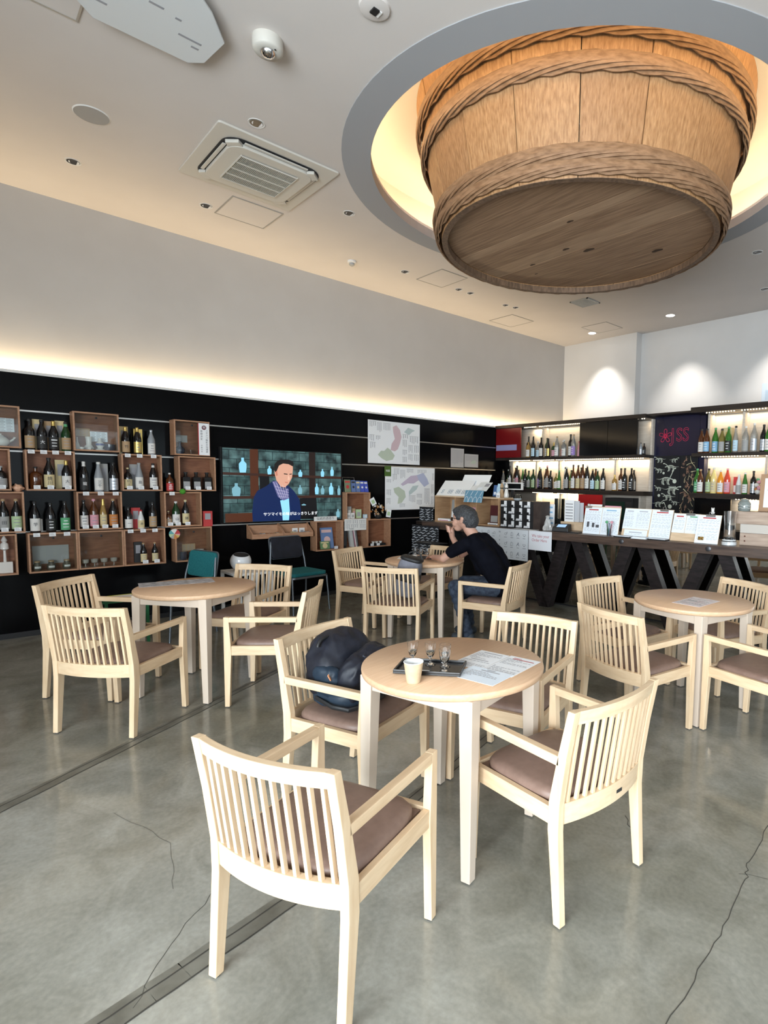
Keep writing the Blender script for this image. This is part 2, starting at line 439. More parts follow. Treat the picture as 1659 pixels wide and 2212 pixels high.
# front wall (behind the camera) and right wall: tall windows
def window_wall(name, axis, c, lo, hi, gaps, inward):
    """wall along one axis at coordinate c with openings (a, b, z0, z1)"""
    mb = MB(); cur = lo
    def put(a, b, z0, z1):
        if axis == 'x': mb.box(a, b, c - 0.08, c + 0.08, z0, z1)
        else: mb.box(c - 0.08, c + 0.08, a, b, z0, z1)
    for a, b, z0, z1 in gaps:
        put(cur, a, 0, ZC); put(a, b, 0, z0); put(a, b, z1, ZC); cur = b
    put(cur, hi, 0, ZC)
    struct(name, mb, M_WALL)
wf = [(-1.45, -1.1, 0.05, 2.75), (-1.0, 0.4, 0.05, 2.75), (0.5, 1.9, 0.05, 2.75), (2.0, 3.3, 0.05, 2.75)]
wr = [(-1.6, -0.1, 0.05, 2.75), (0.0, 1.5, 0.05, 2.75), (1.6, 3.1, 0.05, 2.75), (3.2, 4.7, 0.05, 2.75)]
window_wall('wall_front', 'x', -3.42, -6.9, 3.6, wf, 1)
window_wall('wall_right', 'y', 3.52, -3.5, 8.7, wr, -1)
n = 0
for ax, c, gs in (('x', -3.42, wf), ('y', 3.52, wr)):
    for a, b, z0, z1 in gs:
        n += 1; mb = MB(); t = 0.03; fr = 0.035
        for (p, q, r, s_) in ((a, a + t, z0, z1), (b - t, b, z0, z1), (a, b, z0, z0 + t), (a, b, z1 - t, z1), ((a + b) / 2 - t / 2, (a + b) / 2 + t / 2, z0, z1)):
            if ax == 'x': mb.box(p, q, c - fr, c + fr, r, s_)
            else: mb.box(c - fr, c + fr, p, q, r, s_)
        w = struct('window_%d' % n, mb, M_DSTEEL)
        g = MB()
        if ax == 'x': g.box(a + t, b - t, c - 0.004, c + 0.004, z0 + t, z1 - t)
        else: g.box(c - 0.004, c + 0.004, a + t, b - t, z0 + t, z1 - t)
        g.build('window_glass', M_WINPANE, w)
struct('ground', MB().box(-30, 30, -30, -3.52, -0.14, -0.02).box(3.62, 30, -3.5, 20, -0.14, -0.02), mat('pale_paving', (0.42, 0.42, 0.40), 0.8))

# ================================================================ the big wooden tub hanging in the ceiling
M_STAVE = noisy('cedar_stave', (0.30, 0.145, 0.058), (0.50, 0.285, 0.135), (15, 15, 0.35), 5, 0.5, 0.6, bump=0.15, lo=0.3, hi=0.7)
M_STAVE2 = noisy('cedar_stave_dark', (0.27, 0.13, 0.052), (0.45, 0.25, 0.12), (15, 15, 0.35), 5, 0.5, 0.6, bump=0.15, lo=0.3, hi=0.7)
M_PLANK = noisy('tub_bottom_cedar', (0.19, 0.108, 0.060), (0.36, 0.225, 0.135), (0.7, 12, 5), 5, 0.5, 0.6, lo=0.3, hi=0.7)
M_PLANKL = noisy('tub_bottom_cedar_pale', (0.29, 0.18, 0.108), (0.42, 0.275, 0.17), (0.7, 12, 5), 5, 0.5, 0.6, lo=0.3, hi=0.7)
M_BAMBOO = noisy('split_bamboo', (0.20, 0.108, 0.055), (0.32, 0.185, 0.102), (4, 4, 14), 4, 0.45, 0.55)
Z0, Z1 = 3.53, Z_COF - 0.005
RB = lambda z: 1.158 + (z - Z0) * 0.215
tub = thing('wooden_tub', 'huge wooden brewing tub with braided bamboo hoops hanging in the round ceiling opening', 'tub', (TC[0], TC[1], 0))
NS = 18
for k in range(NS):
    a0 = 2 * PI * k / NS + 0.001 + 0.137; a1 = 2 * PI * (k + 1) / NS - 0.001 + 0.137 - 0.0028
    mb = MB(); v = []; m = 6
    for z in (Z0, Z1):
        for i in range(m + 1):
            a = a0 + (a1 - a0) * i / m; r = RB(z) + 0.0015 * ((k * 7) % 3)
            v.append((r * math.cos(a), r * math.sin(a), z))
        for i in range(m + 1):
            a = a0 + (a1 - a0) * i / m; r = RB(z) - 0.042
            v.append((r * math.cos(a), r * math.sin(a), z))
    w = m + 1; f = []
    for i in range(m):
        f += [(i, i + 1, 2 * w + i + 1, 2 * w + i), (w + i + 1, w + i, 3 * w + i, 3 * w + i + 1), (i + 1, i, w + i, w + i + 1), (2 * w + i, 2 * w + i + 1, 3 * w + i + 1, 3 * w + i)]
    f += [(0, 2 * w, 3 * w, w), (m, w + m, 3 * w + m, 2 * w + m)]
    mb.add(v, f); mb.build('stave', (M_STAVE, M_STAVE2)[(k * 5) % 3 == 0], tub)
er = MB(); nn = 96; vv = []  # dark ring added over the stave ends, their weaker light put into its colour
for r, z in ((RB(Z0) - 0.043, Z0 - 0.004), (RB(Z0) + 0.004, Z0 - 0.004), (RB(Z0) + 0.004, Z0 - 0.0005), (RB(Z0) - 0.043, Z0 + 0.05)): vv += [(r * math.cos(2 * PI * i / nn), r * math.sin(2 * PI * i / nn), z) for i in range(nn)]
er.add(vv, [(a * nn + i, a * nn + (i + 1) % nn, ((a + 1) % 4) * nn + (i + 1) % nn, ((a + 1) % 4) * nn + i) for a in (0, 1, 3) for i in range(nn)]); er.build('rim_ring', noisy('shaded_rim', (0.10, 0.06, 0.036), (0.19, 0.115, 0.07), (9, 9, 2), 5, 0.6), tub)
yy = -1.12
for k, wd in enumerate((0.30, 0.22, 0.16, 0.11, 0.27, 0.20, 0.24, 0.18, 0.26, 0.30)):
    y1 = min(yy + wd, 1.118); y0 = yy + 0.0012; yy = y1
    if y1 - y0 < 0.02: continue
    R = 1.117; mm = 8; lo = []; hi = []
    for i in range(mm + 1):
        y = y0 + (y1 - y0) * i / mm; x = math.sqrt(max(R * R - y * y, 0.0004)); lo.append((-x, y)); hi.append((x, y))
    poly = lo[::-1] + hi
    MB().prism(lo + hi[::-1], 3.588 + 0.0008 * (k % 3), 3.63).build('bottom_plank', (M_PLANK, M_PLANKL)[k in (3, 5)], tub)
for kx, ky, kr in ((-0.16, 0.05, 0.020), (-0.02, 0.20, 0.032), (-0.62, 0.12, 0.018), (-0.75, 0.32, 0.012), (0.42, 0.62, 0.030), (0.20, -0.35, 0.018)):
    MB().poly([(kx + kr * 1.9 * math.cos(a), ky + kr * math.sin(a) * (0.8 + .2 * math.sin(3 * a))) for a in [2 * PI * k / 12 for k in range(12)]][::-1], 0, 3.5868).build('knot', mat('knot_brown', (0.05, 0.026, 0.014), 0.6), tub)
def hoop(zc, hh, nstr, rk, lay, seed):
    """a braided bamboo hoop: strips that climb and fall around the tub"""
    core = MB(); n = 96
    core.grid(lambda u, v: ((RB(zc) + rk * 0.35 + (v - .5) * hh * 0.16) * math.cos(2 * PI * u), (RB(zc) + rk * 0.35 + (v - .5) * hh * 0.16) * math.sin(2 * PI * u), zc + (v - 0.5) * hh * 0.86), n, 2, wrapu=True)
    h = core.build('hoop', M_BAMBOO, tub)
    rnd = random.Random(seed)
    for j in range(nstr):
        K = 6; ph = 2 * PI * j / nstr; d = 1
        amp = hh / 2 * 0.74; pts = []; ups = []; rr = []
        N_ = 216
        for i in range(N_):
            th = 2 * PI * i / N_
            q = (K * th / (2 * PI) * 2 * PI + ph)
            # saw-shaped climb: long rise over the outside, short return behind
            c = (q / (2 * PI)) % 1.0
            if c < 0.62: u = c / 0.62; z = -1 + 2 * u; dr = math.sin(u * PI)
            else: u = (c - 0.62) / 0.38; z = 1 - 2 * u; dr = 0.28 * math.sin(u * PI)
            z = zc + amp * z
            r = RB(z) + 0.012 + rk * (0.35 + 0.65 * dr) + rnd.uniform(-.001, .001)
            pts.append((r * math.cos(th), r * math.sin(th), z)); ups.append((0, 0, 1))
        MB().tube(pts, lay, 6, closed=True, flat=0.26, up=ups).build('hoop_strand', M_BAMBOO, h)
hoop(4.335, 0.11, 7, 0.036, 0.026, 1)
hoop(4.150, 0.11, 7, 0.036, 0.026, 2)
hoop(3.666, 0.10, 7, 0.038, 0.024, 3)
hoop(3.588, 0.10, 7, 0.036, 0.024, 4)

# ================================================================ ceiling fittings
def downlight(x, y, r, lit, label):
    t = thing('downlight', label, 'ceiling light', (x, y, ZC), 0, 'recessed ceiling downlights')
    MB().lathe([(r, -0.001), (r + 0.012, -0.004), (r + 0.012, 0.0), (r * 0.98, 0.0)], 20, cap0=False, cap1=False).build('trim_ring', M_WHITE, t)
    if lit: MB().lathe([(r, -0.0035), (r * 0.5, -0.0030), (0.004, -0.0020)], 20, cap0=False).build('lamp_face', mat('lamp_lit', (1, 1, 1), 0.5, emit=(1, 0.97, 0.9), estr=9.0), t)
    else:
        MB().lathe([(r, -0.0035), (r * 0.5, -0.0030), (0.004, -0.0024)], 20, cap0=False).build('reflector', mat('reflector_shadow', (0.05, 0.045, 0.04), 0.25, 0.6), t)
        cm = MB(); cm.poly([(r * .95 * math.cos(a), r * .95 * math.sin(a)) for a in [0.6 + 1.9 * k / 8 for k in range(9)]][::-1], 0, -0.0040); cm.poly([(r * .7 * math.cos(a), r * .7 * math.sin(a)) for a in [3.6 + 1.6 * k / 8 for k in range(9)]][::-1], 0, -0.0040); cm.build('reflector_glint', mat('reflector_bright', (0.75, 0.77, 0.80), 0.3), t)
    return t
DL = [(-4.304, 1.758, .045, 0, 'unlit chrome downlight just beyond the far edge of the large air conditioner'),
      (-5.91, 0.921, .045, 0, 'unlit chrome downlight at far left of the ceiling, near the white wall'),
      (-5.909, 1.929, .045, 0, 'unlit chrome downlight beside the access panel below the air conditioner'),
      (-5.046, 2.93, .045, 0, 'unlit chrome downlight between the air conditioner and the round opening'),
      (-5.902, 4.188, .045, 0, 'unlit chrome downlight left of the large access panel beside the tub'),
      (-5.895, 5.045, .04, 0, 'left one of two small downlights just right of the access panel by the tub'),
      (-5.89, 5.247, .04, 0, 'right one of two small downlights just right of the access panel by the tub'),
      (-5.901, 5.935, .04, 0, 'left one of two small downlights above the access panel nearest the corner'),
      (-5.866, 6.111, .04, 0, 'right one of two small downlights above the access panel nearest the corner'),
      (-5.865, 7.981, .06, 1, 'lit downlight nearest the room corner, shining on the pale column'),
      (-4.401, 7.928, .06, 1, 'lit downlight in front of the white back wall, right of the column'),
      (-2.572, 6.443, .045, 0, 'unlit downlight right of the tub near the right image edge'),
      (-2.945, 7.676, .045, 0, 'small unlit downlight close to the back wall at the right image edge')]
for x, y, r, lit, lb in DL: downlight(x, y, r, lit, lb)

def access_panel(x0, x1, y0, y1, label):
    t = thing('access_panel', label, 'access panel', ((x0 + x1) / 2, (y0 + y1) / 2, ZC), 0, 'ceiling access panels')
    w, d = (x1 - x0) / 2, (y1 - y0) / 2
    MB().box(-w, w, -d, d, -0.004, 0.0).build('panel_leaf', M_CEIL, t)
    f = MB(); e = 0.011
    for a, b, c, g in ((-w - e, w + e, -d - e, -d), (-w - e, w + e, d, d + e), (-w - e, -w, -d, d), (w, w + e, -d, d)): f.box(a, b, c, g, -0.006, 0.0)
    f.build('panel_frame', mat('aluminium_frame', (0.36, 0.34, 0.31), 0.4, 0.3), t)
access_panel(-5.98, -5.53, 2.04, 2.49, 'square ceiling access panel directly below the air conditioner')
access_panel(-5.99, -5.50, 4.44, 4.83, 'square ceiling access panel partly hidden behind the left of the tub')
access_panel(-6.62, -6.14, 6.32, 6.79, 'square ceiling access panel nearest the left wall and corner')
access_panel(-5.77, -5.31, 7.58, 8.03, 'square ceiling access panel beside the lit downlight at the column')
access_panel(-4.11, -3.60, 0.15, 0.68, 'square ceiling access panel cut off by the top left image corner')

def sq_ring(w, d, rr, n=8):
    pts = []
    for cx, cy, a0 in ((w - rr, d - rr, 0), (-w + rr, d - rr, PI / 2), (-w + rr, -d + rr, PI), (w - rr, -d + rr, 1.5 * PI)):
        for i in range(n + 1): pts.append((cx + rr * math.cos(a0 + PI / 2 * i / n), cy + rr * math.sin(a0 + PI / 2 * i / n)))
    return pts
ac = thing('air_conditioner', 'square four-way cassette air conditioner with slatted grille in the ceiling', 'air conditioner', (-4.93, 2.027, ZC))
MB().prism(sq_ring(0.475, 0.475, 0.02), -0.016, 0.0).build('panel', M_CREAMP, ac, bevel=0.004)
MB().prism(sq_ring(0.385, 0.385, 0.13), -0.020, -0.0165).build('air_slot', mat('slot_black', (0.02, 0.02, 0.022), 0.7), ac)
mb = MB()
mb.prism([(x, y) for x, y in sq_ring(0.335, 0.335, 0.11)], -0.050, -0.021)
mb.build('centre_panel', M_CREAMP, ac, bevel=0.006)
for k in range(4):
    a = k * PI / 2
    MB().box(-0.25, 0.25, 0.345, 0.372, -0.033, -0.024).build('louvre', M_CREAMP, ac, rot=(0, 0, a), bevel=0.004)
    c = MB(); c.prism([(0.255, 0.335), (0.335, 0.255), (0.372, 0.30), (0.30, 0.372)], -0.046, -0.021); c.build('corner_cover', M_CREAMP, ac, rot=(0, 0, a), bevel=0.004)
MB().box(-0.222, 0.222, -0.222, 0.222, -0.0525, -0.0502).build('intake', mat('grille_dark', (0.015, 0.014, 0.012), 0.8), ac)
gl = MB()
for k in range(40): gl.box(-0.222, 0.222, -0.222 + k * 0.0111, -0.222 + k * 0.0111 + 0.0028, -0.059, -0.0526)
g = gl.build('grille_slats', M_CREAMP, ac, kind='stuff')
for k in range(5): MB().box(-0.226 + k * 0.111, -0.218 + k * 0.111, -0.226, 0.226, -0.061, -0.0526).build('grille_bar', M_CREAMP, ac)
for s_ in (-1, 1): MB().box(-0.23, 0.23, s_ * 0.226 - 0.004, s_ * 0.226 + 0.004, -0.061, -0.0505).build('grille_frame', M_CREAMP, ac)

t = thing('ceiling_speaker', 'flat round ceiling speaker with grey mesh above the left wall', 'speaker', (-5.065, 0.908, ZC))
MB().lathe([(0.105, -0.006), (0.112, -0.001), (0.112, 0)], 32, cap0=False, cap1=False).build('rim', M_WHITE, t)
MB().lathe([(0.106, -0.005), (0.003, -0.0065)], 32, cap0=False).build('mesh_grille', mat('speaker_mesh', (0.36, 0.35, 0.34), 0.8), t)
t = thing('emergency_light', 'cream cylindrical emergency light with a clear lens protruding from the ceiling', 'ceiling light', (-3.474, 1.492, ZC))
MB().lathe([(0.085, 0), (0.085, -0.055), (0.075, -0.068), (0.045, -0.070)], 32, cap0=False).build('housing', M_CREAMP, t)
MB().lathe([(0.043, -0.070), (0.038, -0.085), (0.022, -0.096), (0.004, -0.099)], 24, cap0=False).build('lens', M_CHROME, t)
MB().lathe([(0.005, -0.0705), (0.005, -0.073)], 8, M=T(0.055, 0.02, 0)).build('status_lamp', M_BLACKM, t)
t = thing('smoke_detector', 'small white smoke detector on the ceiling between wall and tub', 'detector', (-6.086, 3.568, ZC))
MB().lathe([(0.05, 0), (0.05, -0.018), (0.042, -0.024)], 20, cap0=False).build('base', M_WHITE, t)
MB().lathe([(0.030, -0.0245), (0.030, -0.045), (0.014, -0.056)], 20, cap0=False).build('sensor_head', mat('grey_plastic', (0.35, 0.35, 0.34), 0.5), t)
t = thing('ceiling_sensor', 'round white motion sensor with dark window at the top of the picture', 'sensor', (-2.826, 1.80, ZC))
MB().lathe([(0.085, 0), (0.080, -0.012), (0.05, -0.018)], 24, cap0=False).build('base', M_CEIL, t)
MB().box(-0.022, 0.022, -0.018, 0.018, -0.027, -0.0185).build('sensor_window', M_BLACKM, t)
MB().box(-0.022, 0.022, 0.019, 0.034, -0.025, -0.0185).build('sensor_body', M_WHITE, t)
t = thing('ceiling_vent', 'square grey ceiling vent behind the lower rim of the tub', 'vent', (-4.975, 6.58, ZC))
vf = MB(); w = 0.15
for a, b, c, d in ((-w, w, -w, -w + .018), (-w, w, w - .018, w), (-w, -w + .018, -w, w), (w - .018, w, -w, w)): vf.box(a, b, c, d, -0.012, 0)
vf.build('vent_frame', mat('vent_grey', (0.42, 0.42, 0.41), 0.5), t)
MB().box(-w + .018, w - .018, -w + .018, w - .018, -0.002, 0).build('vent_back', mat('vent_dark', (0.10, 0.10, 0.10), 0.7), t)
for k in range(9): MB().box(-w + .018, w - .018, -0.118 + k * 0.028, -0.118 + k * 0.028 + 0.012, -0.011, -0.003).build('vent_slat', mat('vent_grey', (0.42, 0.42, 0.41), 0.5), t)
# pale plate standing in for a ghostly reflection on the ceiling, faint grey lettering
t = thing('reflection_plate', 'pale plate standing in for a reflection with faint grey lettering on the ceiling, top left', 'reflection plate', (-3.66, 0.93, ZC - 0.055), 0)
pl = [(-0.28, -0.20), (-0.27, 0.27), (-0.20, 0.34), (0.05, 0.37), (0.22, 0.25), (0.50, -0.05), (0.45, -0.45), (0.0, -0.50)]
MB().prism(pl[::-1], 0.0, 0.012).build('plate', mat('pale_reflection', (0.64, 0.66, 0.67), 0.5), t, bevel=0.003)
for x, y in ((0.3, -0.3), (-0.15, 0.2), (0.25, 0.0)): MB().lathe([(0.006, 0.0122), (0.006, 0.055)], 8, M=T(x, y, 0)).build('hanger', M_WHITE, t)
for sx, sy, ln in ((-0.06, 0.22, 0.12), (0.07, 0.02, 0.07), (0.05, 0.13, 0.03), (-0.11, 0.26, 0.04), (-0.12, -0.2, 0.07)):
    MB().box(sx - 0.008, sx + 0.008, sy - ln / 2, sy + ln / 2, -0.001, -0.0002).build('faint_mark', M_INKG, t)
# ================================================================ beech armchairs
def make_chair(name):
    t = thing(name, '', 'chair')
    W = 0.2525
    # back legs with raked upper posts: side profile (outer y, z, thickness in y)
    prof = [(-0.256, 0.006, 0.030), (-0.246, 0.16, 0.037), (-0.236, 0.33, 0.046), (-0.238, 0.43, 0.046), (-0.262, 0.60, 0.036), (-0.293, 0.766, 0.028)]
    for sx in (-1, 1):
        mb = MB(); xo = sx * W; xi = sx * (W - 0.030)
        for (ya, za, ta), (yb, zb, tb) in zip(prof[:-1], prof[1:]):
            xa, xb = (xi, xo) if sx > 0 else (xo, xi)
            pass
        v = []; f = []
        for y, z, th in prof: v += [(xo, y, z), (xi, y, z), (xi, y + th, z), (xo, y + th, z)]
        n = len(prof)
        for j in range(n - 1):
            for k in range(4):
                l = (k + 1) % 4; q = (j * 4 + k, j * 4 + l, (j + 1) * 4 + l, (j + 1) * 4 + k)
                f.append(q if sx < 0 else tuple(reversed(q)))
        c0 = (3, 2, 1, 0); c1 = tuple((n - 1) * 4 + k for k in range(4))
        f += [c0 if sx < 0 else tuple(reversed(c0)), c1 if sx < 0 else tuple(reversed(c1))]
        mb.add(v, f)
        leg = mb.build('rear_leg', M_BEECH, t, bevel=0.0025)
        MB().lathe([(0.012, 0.0), (0.012, 0.0065)], 10, M=T(sx * (W - 0.015), -0.241, 0)).build('glide', M_GLIDE, leg)
        # front leg rising to the arm
        fp = [(0.205, 0.006, 0.030), (0.197, 0.20, 0.036), (0.189, 0.36, 0.046), (0.193, 0.44, 0.042), (0.203, 0.60, 0.032)]
        mb = MB(); v = []; f = []
        for y, z, th in fp: v += [(xo, y, z), (xi, y, z), (xi, 0.235, z), (xo, 0.235, z)]
        n = len(fp)
        for j in range(n - 1):
            for k in range(4):
                l = (k + 1) % 4; q = (j * 4 + k, j * 4 + l, (j + 1) * 4 + l, (j + 1) * 4 + k)
                f.append(q if sx < 0 else tuple(reversed(q)))
        c1 = tuple((n - 1) * 4 + k for k in range(4))
        f += [c0 if sx < 0 else tuple(reversed(c0)), c1 if sx < 0 else tuple(reversed(c1))]
        mb.add(v, f)
        leg = mb.build('front_leg', M_BEECH, t, bevel=0.0025)
        MB().lathe([(0.012, 0.0), (0.012, 0.0065)], 10, M=T(sx * (W - 0.015), 0.220, 0)).build('glide', M_GLIDE, leg)
        xa, xb = sorted((xo, xi))
        MB().box(xa, xb, -0.232, 0.2025, 0.566, 0.5995).build('armrest', M_BEECH_Y, t, bevel=0.003)
        xa, xb = sorted((sx * (W - 0.004), sx * (W - 0.027)))
        MB().box(xa, xb, -0.193, 0.190, 0.348, 0.410).build('side_rail', M_BEECH_Y, t, bevel=0.002)
    MB().box(-0.222, 0.222, 0.199, 0.222, 0.348, 0.410).build('front_rail', M_BEECH_H, t, bevel=0.002)
    def curved(name, z0, z1, ya, yb, depth, th, m):
        """rail bowed towards the back; ya/yb outer y at the lower and upper edge"""
        mb = MB(); v = []; n = 14
        for i in range(n + 1):
            x = -0.2225 + 0.445 * i / n; b = depth * (1 - (x / 0.2225) ** 2)
            for (y, z) in ((ya - b, z0), (yb - b, z1), (yb - b + th, z1), (ya - b + th, z0)): v.append((x, y, z))
        f = []
        for i in range(n):
            for k in range(4):
                l = (k + 1) % 4; f.append((i * 4 + k, (i + 1) * 4 + k, (i + 1) * 4 + l, i * 4 + l))
        f += [(0, 1, 2, 3), tuple(n * 4 + k for k in (3, 2, 1, 0))]
        mb.add(v, f); return mb.build(name, m, t, bevel=0.002)
    curved('top_rail', 0.716, 0.765, -0.281, -0.291, 0.034, 0.024, M_BEECH_H)
    curved('back_rail', 0.352, 0.428, -0.232, -0.236, 0.034, 0.026, M_BEECH_H)
    for k in range(12):
        x = -0.203 + k * 0.406 / 11
        b = 0.034 * (1 - (x / 0.2225) ** 2)
        MB().beam((x, -0.236 - b + 0.012, 0.42), (x, -0.281 - b + 0.012, 0.722), 0.013, 0.0115, side=(1, 0, 0)).build('slat', M_BEECH, t)
    # cushion: slightly domed pad
    def pad(u, v):
        a = 2 * PI * u; ca, sa = math.cos(a), math.sin(a)
        k = 1.0 / max(abs(ca) ** 5 + abs(sa) ** 5, 1e-9) ** 0.2
        rings = [(1.0, 0.398), (1.0, 0.412), (0.99, 0.423), (0.955, 0.433), (0.85, 0.440), (0.55, 0.446), (0.0, 0.448)]
        s_, z = rings[int(round(v * 6))]
        yo = -0.006 if s_ > 0.5 else -0.006
        back = 1.0
        return (0.2215 * s_ * max(-1, min(1, ca * k)), yo + 0.205 * s_ * max(-1, min(1, sa * k)) * back, z)
    mb = MB(); mb.grid(pad, 40, 6, wrapu=True)
    mb.box(-0.21, 0.21, -0.20, 0.195, 0.385, 0.3985)
    mb.build('seat_cushion', M_SEAT, t)
    return t
G = 'beech armchairs at the round tables'
CH = [(-1.584, 0.849, 22.1, 'nearest and largest beech armchair, its curved back to the viewer, before the front table'),
      (-1.350, 1.682, 88.2, 'beech armchair with small black tag on its back rail, right of the front table'),
      (-2.334, 1.405, 289.6, 'beech armchair carrying the navy backpack, left of the front table'),
      (-1.957, 2.069, 199.4, 'bright beech armchair behind the front table, facing the viewer'),
      (-4.024, 0.779, 39.3, 'beech armchair seen from behind, nearest chair of the left table'),
      (-3.833, 1.623, 140.1, 'beech armchair on the right side of the left table, seen in profile'),
      (-4.728, 0.805, 311.5, 'beech armchair at the far left, behind the nearest chair of the left table'),
      (-4.633, 1.740, 217.1, 'beech armchair behind the left table, in front of the white sphere'),
      (-1.824, 3.063, 351.6, 'beech armchair seen from behind, nearest left chair of the right table'),
      (-2.283, 3.649, 263.8, 'beech armchair left of the right table, partly behind another chair back'),
      (-1.239, 3.503, 80.8, 'beech armchair right of the right table, cut by the image edge'),
      (-1.825, 4.206, 159.7, 'beech armchair behind the right table near the counter'),
      (-5.174, 3.232, 293.7, 'beech armchair left of the far table, below the shelf boxes'),
      (-4.190, 2.938, 35.3, 'beech armchair in front of the far table with the grey bag behind its back'),
      (-3.751, 3.673, 111.5, 'beech armchair on which the man in the dark T-shirt sits'),
      (-4.886, 3.821, 188.5, 'beech armchair at the back of the far table, mostly hidden by the man')]
proto = make_chair('armchair')
chairs = []
for i, (x, y, a, lb) in enumerate(CH):
    if i == 0:
        proto.location = (x, y, 0); proto.rotation_euler = (0, 0, math.radians(a)); proto['label'] = lb; proto['group'] = G; chairs.append(proto)
    else:
        chairs.append(dup(proto, (x, y, 0), math.radians(a), lb, G))
MB().box(-0.016, 0.016, -0.0012, 0.0, -0.006, 0.006).build('maker_tag', mat('tag_black', (0.03, 0.03, 0.03), 0.4), chairs[1], (0.05, -0.2672, 0.388))

# ================================================================ round tables
ZT = 0.735
def make_table():
    t = thing('round_table', '', 'table')
    MB().lathe([(0.376, ZT - 0.030), (0.383, ZT - 0.025), (0.385, ZT - 0.010), (0.3835, ZT - 0.003), (0.380, ZT)], 72, cap0=True, cap1=True).build('tabletop', M_TOP, t)
    a = 0.2447
    ms = [M_BEECH]
    for k in range(4):
        M = rotz(PI / 2 * k + PI / 4)
        # leg square, aligned with the aprons, tapering inwards
        o = 0.030
        mb = MB(); c = (a, a)
        top = [(c[0] - o, c[1] - o), (c[0] + o, c[1] - o), (c[0] + o, c[1] + o), (c[0] - o, c[1] + o)]
        e0, e1 = c[0] + o, c[0] + o - 0.040
        bot = [(e1, e1), (e0, e1), (e0, e0), (e1, e0)]
        R = rotz(PI / 2 * k)
        mb.hexa([(x, y, 0.006) for x, y in bot], [(x, y, ZT - 0.030) for x, y in top], R)
        leg = mb.build('leg', mat('table_leg_ash', (0.60, 0.50, 0.405), 0.45), t, bevel=0.003)
        MB().lathe([(0.016, 0), (0.016, 0.0065)], 10, M=R @ T(e0 - 0.02, e0 - 0.02, 0)).build('glide', M_GLIDE, leg)
        MB().box(-a + o, a - o, a + o - 0.028, a + o - 0.006, ZT - 0.088, ZT - 0.0305, M=R).build('apron', mat('table_leg_ash', (0.60, 0.50, 0.405), 0.45), t, bevel=0.0015)
    return t
tp = make_table()
TB = [(-1.802, 1.539, -30.4, 'front round table with the tray of small glasses and menu sheets'),
      (-4.295, 1.279, -9.0, 'left round table with a clear plastic covered sheet near the wall of bottles'),
      (-1.750, 3.613, -54.9, 'right round table with one printed sheet in front of the counter'),
      (-4.420, 3.388, -12.0, 'far round table at which the man in the dark T-shirt sits')]
tables = []
for i, (x, y, a, lb) in enumerate(TB):
    rz = math.radians(a - 45)
    if i == 0: tp.location = (x, y, 0); tp.rotation_euler = (0, 0, rz); tp['label'] = lb; tp['group'] = 'round beech tables'; tables.append(tp)
    else: tables.append(dup(tp, (x, y, 0), rz, lb, 'round beech tables'))

# ================================================================ things on the tables
ZS = ZT + 0.0008
def paper_cup(x, y, z, label, s=1.0):
    t = thing('paper_cup', label, 'cup', (x, y, z), 0, 'beige paper cups on the tables')
    M_CUP = noisy('kraft_cup', (0.48, 0.37, 0.235), (0.55, 0.43, 0.28), (1, 1, 1), 40, 0.8)
    MB().lathe([(0.0255 * s, 0.0), (0.0265 * s, 0.002), (0.0370 * s, 0.080 * s), (0.0355 * s, 0.080 * s), (0.0250 * s, 0.006), (0.001, 0.005)], 32, cap0=True, cap1=True).build('cup_body', [M_CUP], t)
    MB().tube([(0.0370 * s * math.cos(2 * PI * k / 32), 0.0370 * s * math.sin(2 * PI * k / 32), 0.0805 * s) for k in range(32)], 0.0015, 6, closed=True).build('rolled_rim', mat('cup_white', (0.80, 0.81, 0.80), 0.5), t)
    MB().lathe([(0.0254 * s, 0.0060), (0.0352 * s, 0.0795 * s)], 32, cap0=False, cap1=False).build('cup_lining', mat('cup_white', (0.80, 0.81, 0.80), 0.5), t)
    return t
paper_cup(-1.712, 1.262, ZS, 'beige paper cup standing in front of the black tray')
paper_cup(-4.242, 3.118, ZS, 'beige paper cup on the far table near the man', 0.95)

tray = thing('serving_tray', 'small black rectangular tray with raised rim under the tasting glasses', 'tray', (-1.782, 1.400, ZS + 0.0036), math.radians(39))
MB().box(-0.135, 0.135, -0.080, 0.080, 0.0, 0.006).build('tray_base', mat('tray_black', (0.012, 0.012, 0.013), 0.25), tray, bevel=0.001)
for k, (x0, x1, y0, y1) in enumerate(((-0.135, 0.135, -0.080, -0.072), (-0.135, 0.135, 0.072, 0.080), (-0.135, -0.127, -0.072, 0.072), (0.127, 0.135, -0.072, 0.072))):
    MB().box(x0, x1, y0, y1, 0.006, 0.016).build('tray_rim', mat('tray_black', (0.012, 0.012, 0.013), 0.25), tray, bevel=0.002)
MB().box(-0.060, 0.005, -0.066, -0.040, 0.0062, 0.0072).build('white_card', M_PAPER, tray)
def tasting_glass(x, y, z, label, liquid=0.5, parent_group='small stemmed tasting glasses on the tray'):
    t = thing('tasting_glass', label, 'glass', (x, y, z), 0, parent_group)
    ou = [(0.0215, 0.0), (0.0215, 0.002), (0.008, 0.006), (0.0042, 0.012), (0.0045, 0.026), (0.011, 0.034), (0.019, 0.052), (0.0225, 0.074), (0.0235, 0.092)]
    inn = [(0.0222, 0.092), (0.0212, 0.074), (0.0176, 0.053), (0.009, 0.0365), (0.001, 0.034)]
    MB().lathe(ou + inn, 28).build('glass_body', M_GLASS, t)
    if liquid:
        h = 0.0375 + 0.02 * liquid
        MB().lathe([(0.001, 0.0343), (0.0088, 0.0366), (0.0155 + 0.0015 * liquid, h), (0.001, h)], 24).build('sake', mat('sake', (0.93, 0.95, 0.92), 0.0, trans=1.0, ior=1.33), t)
    return t
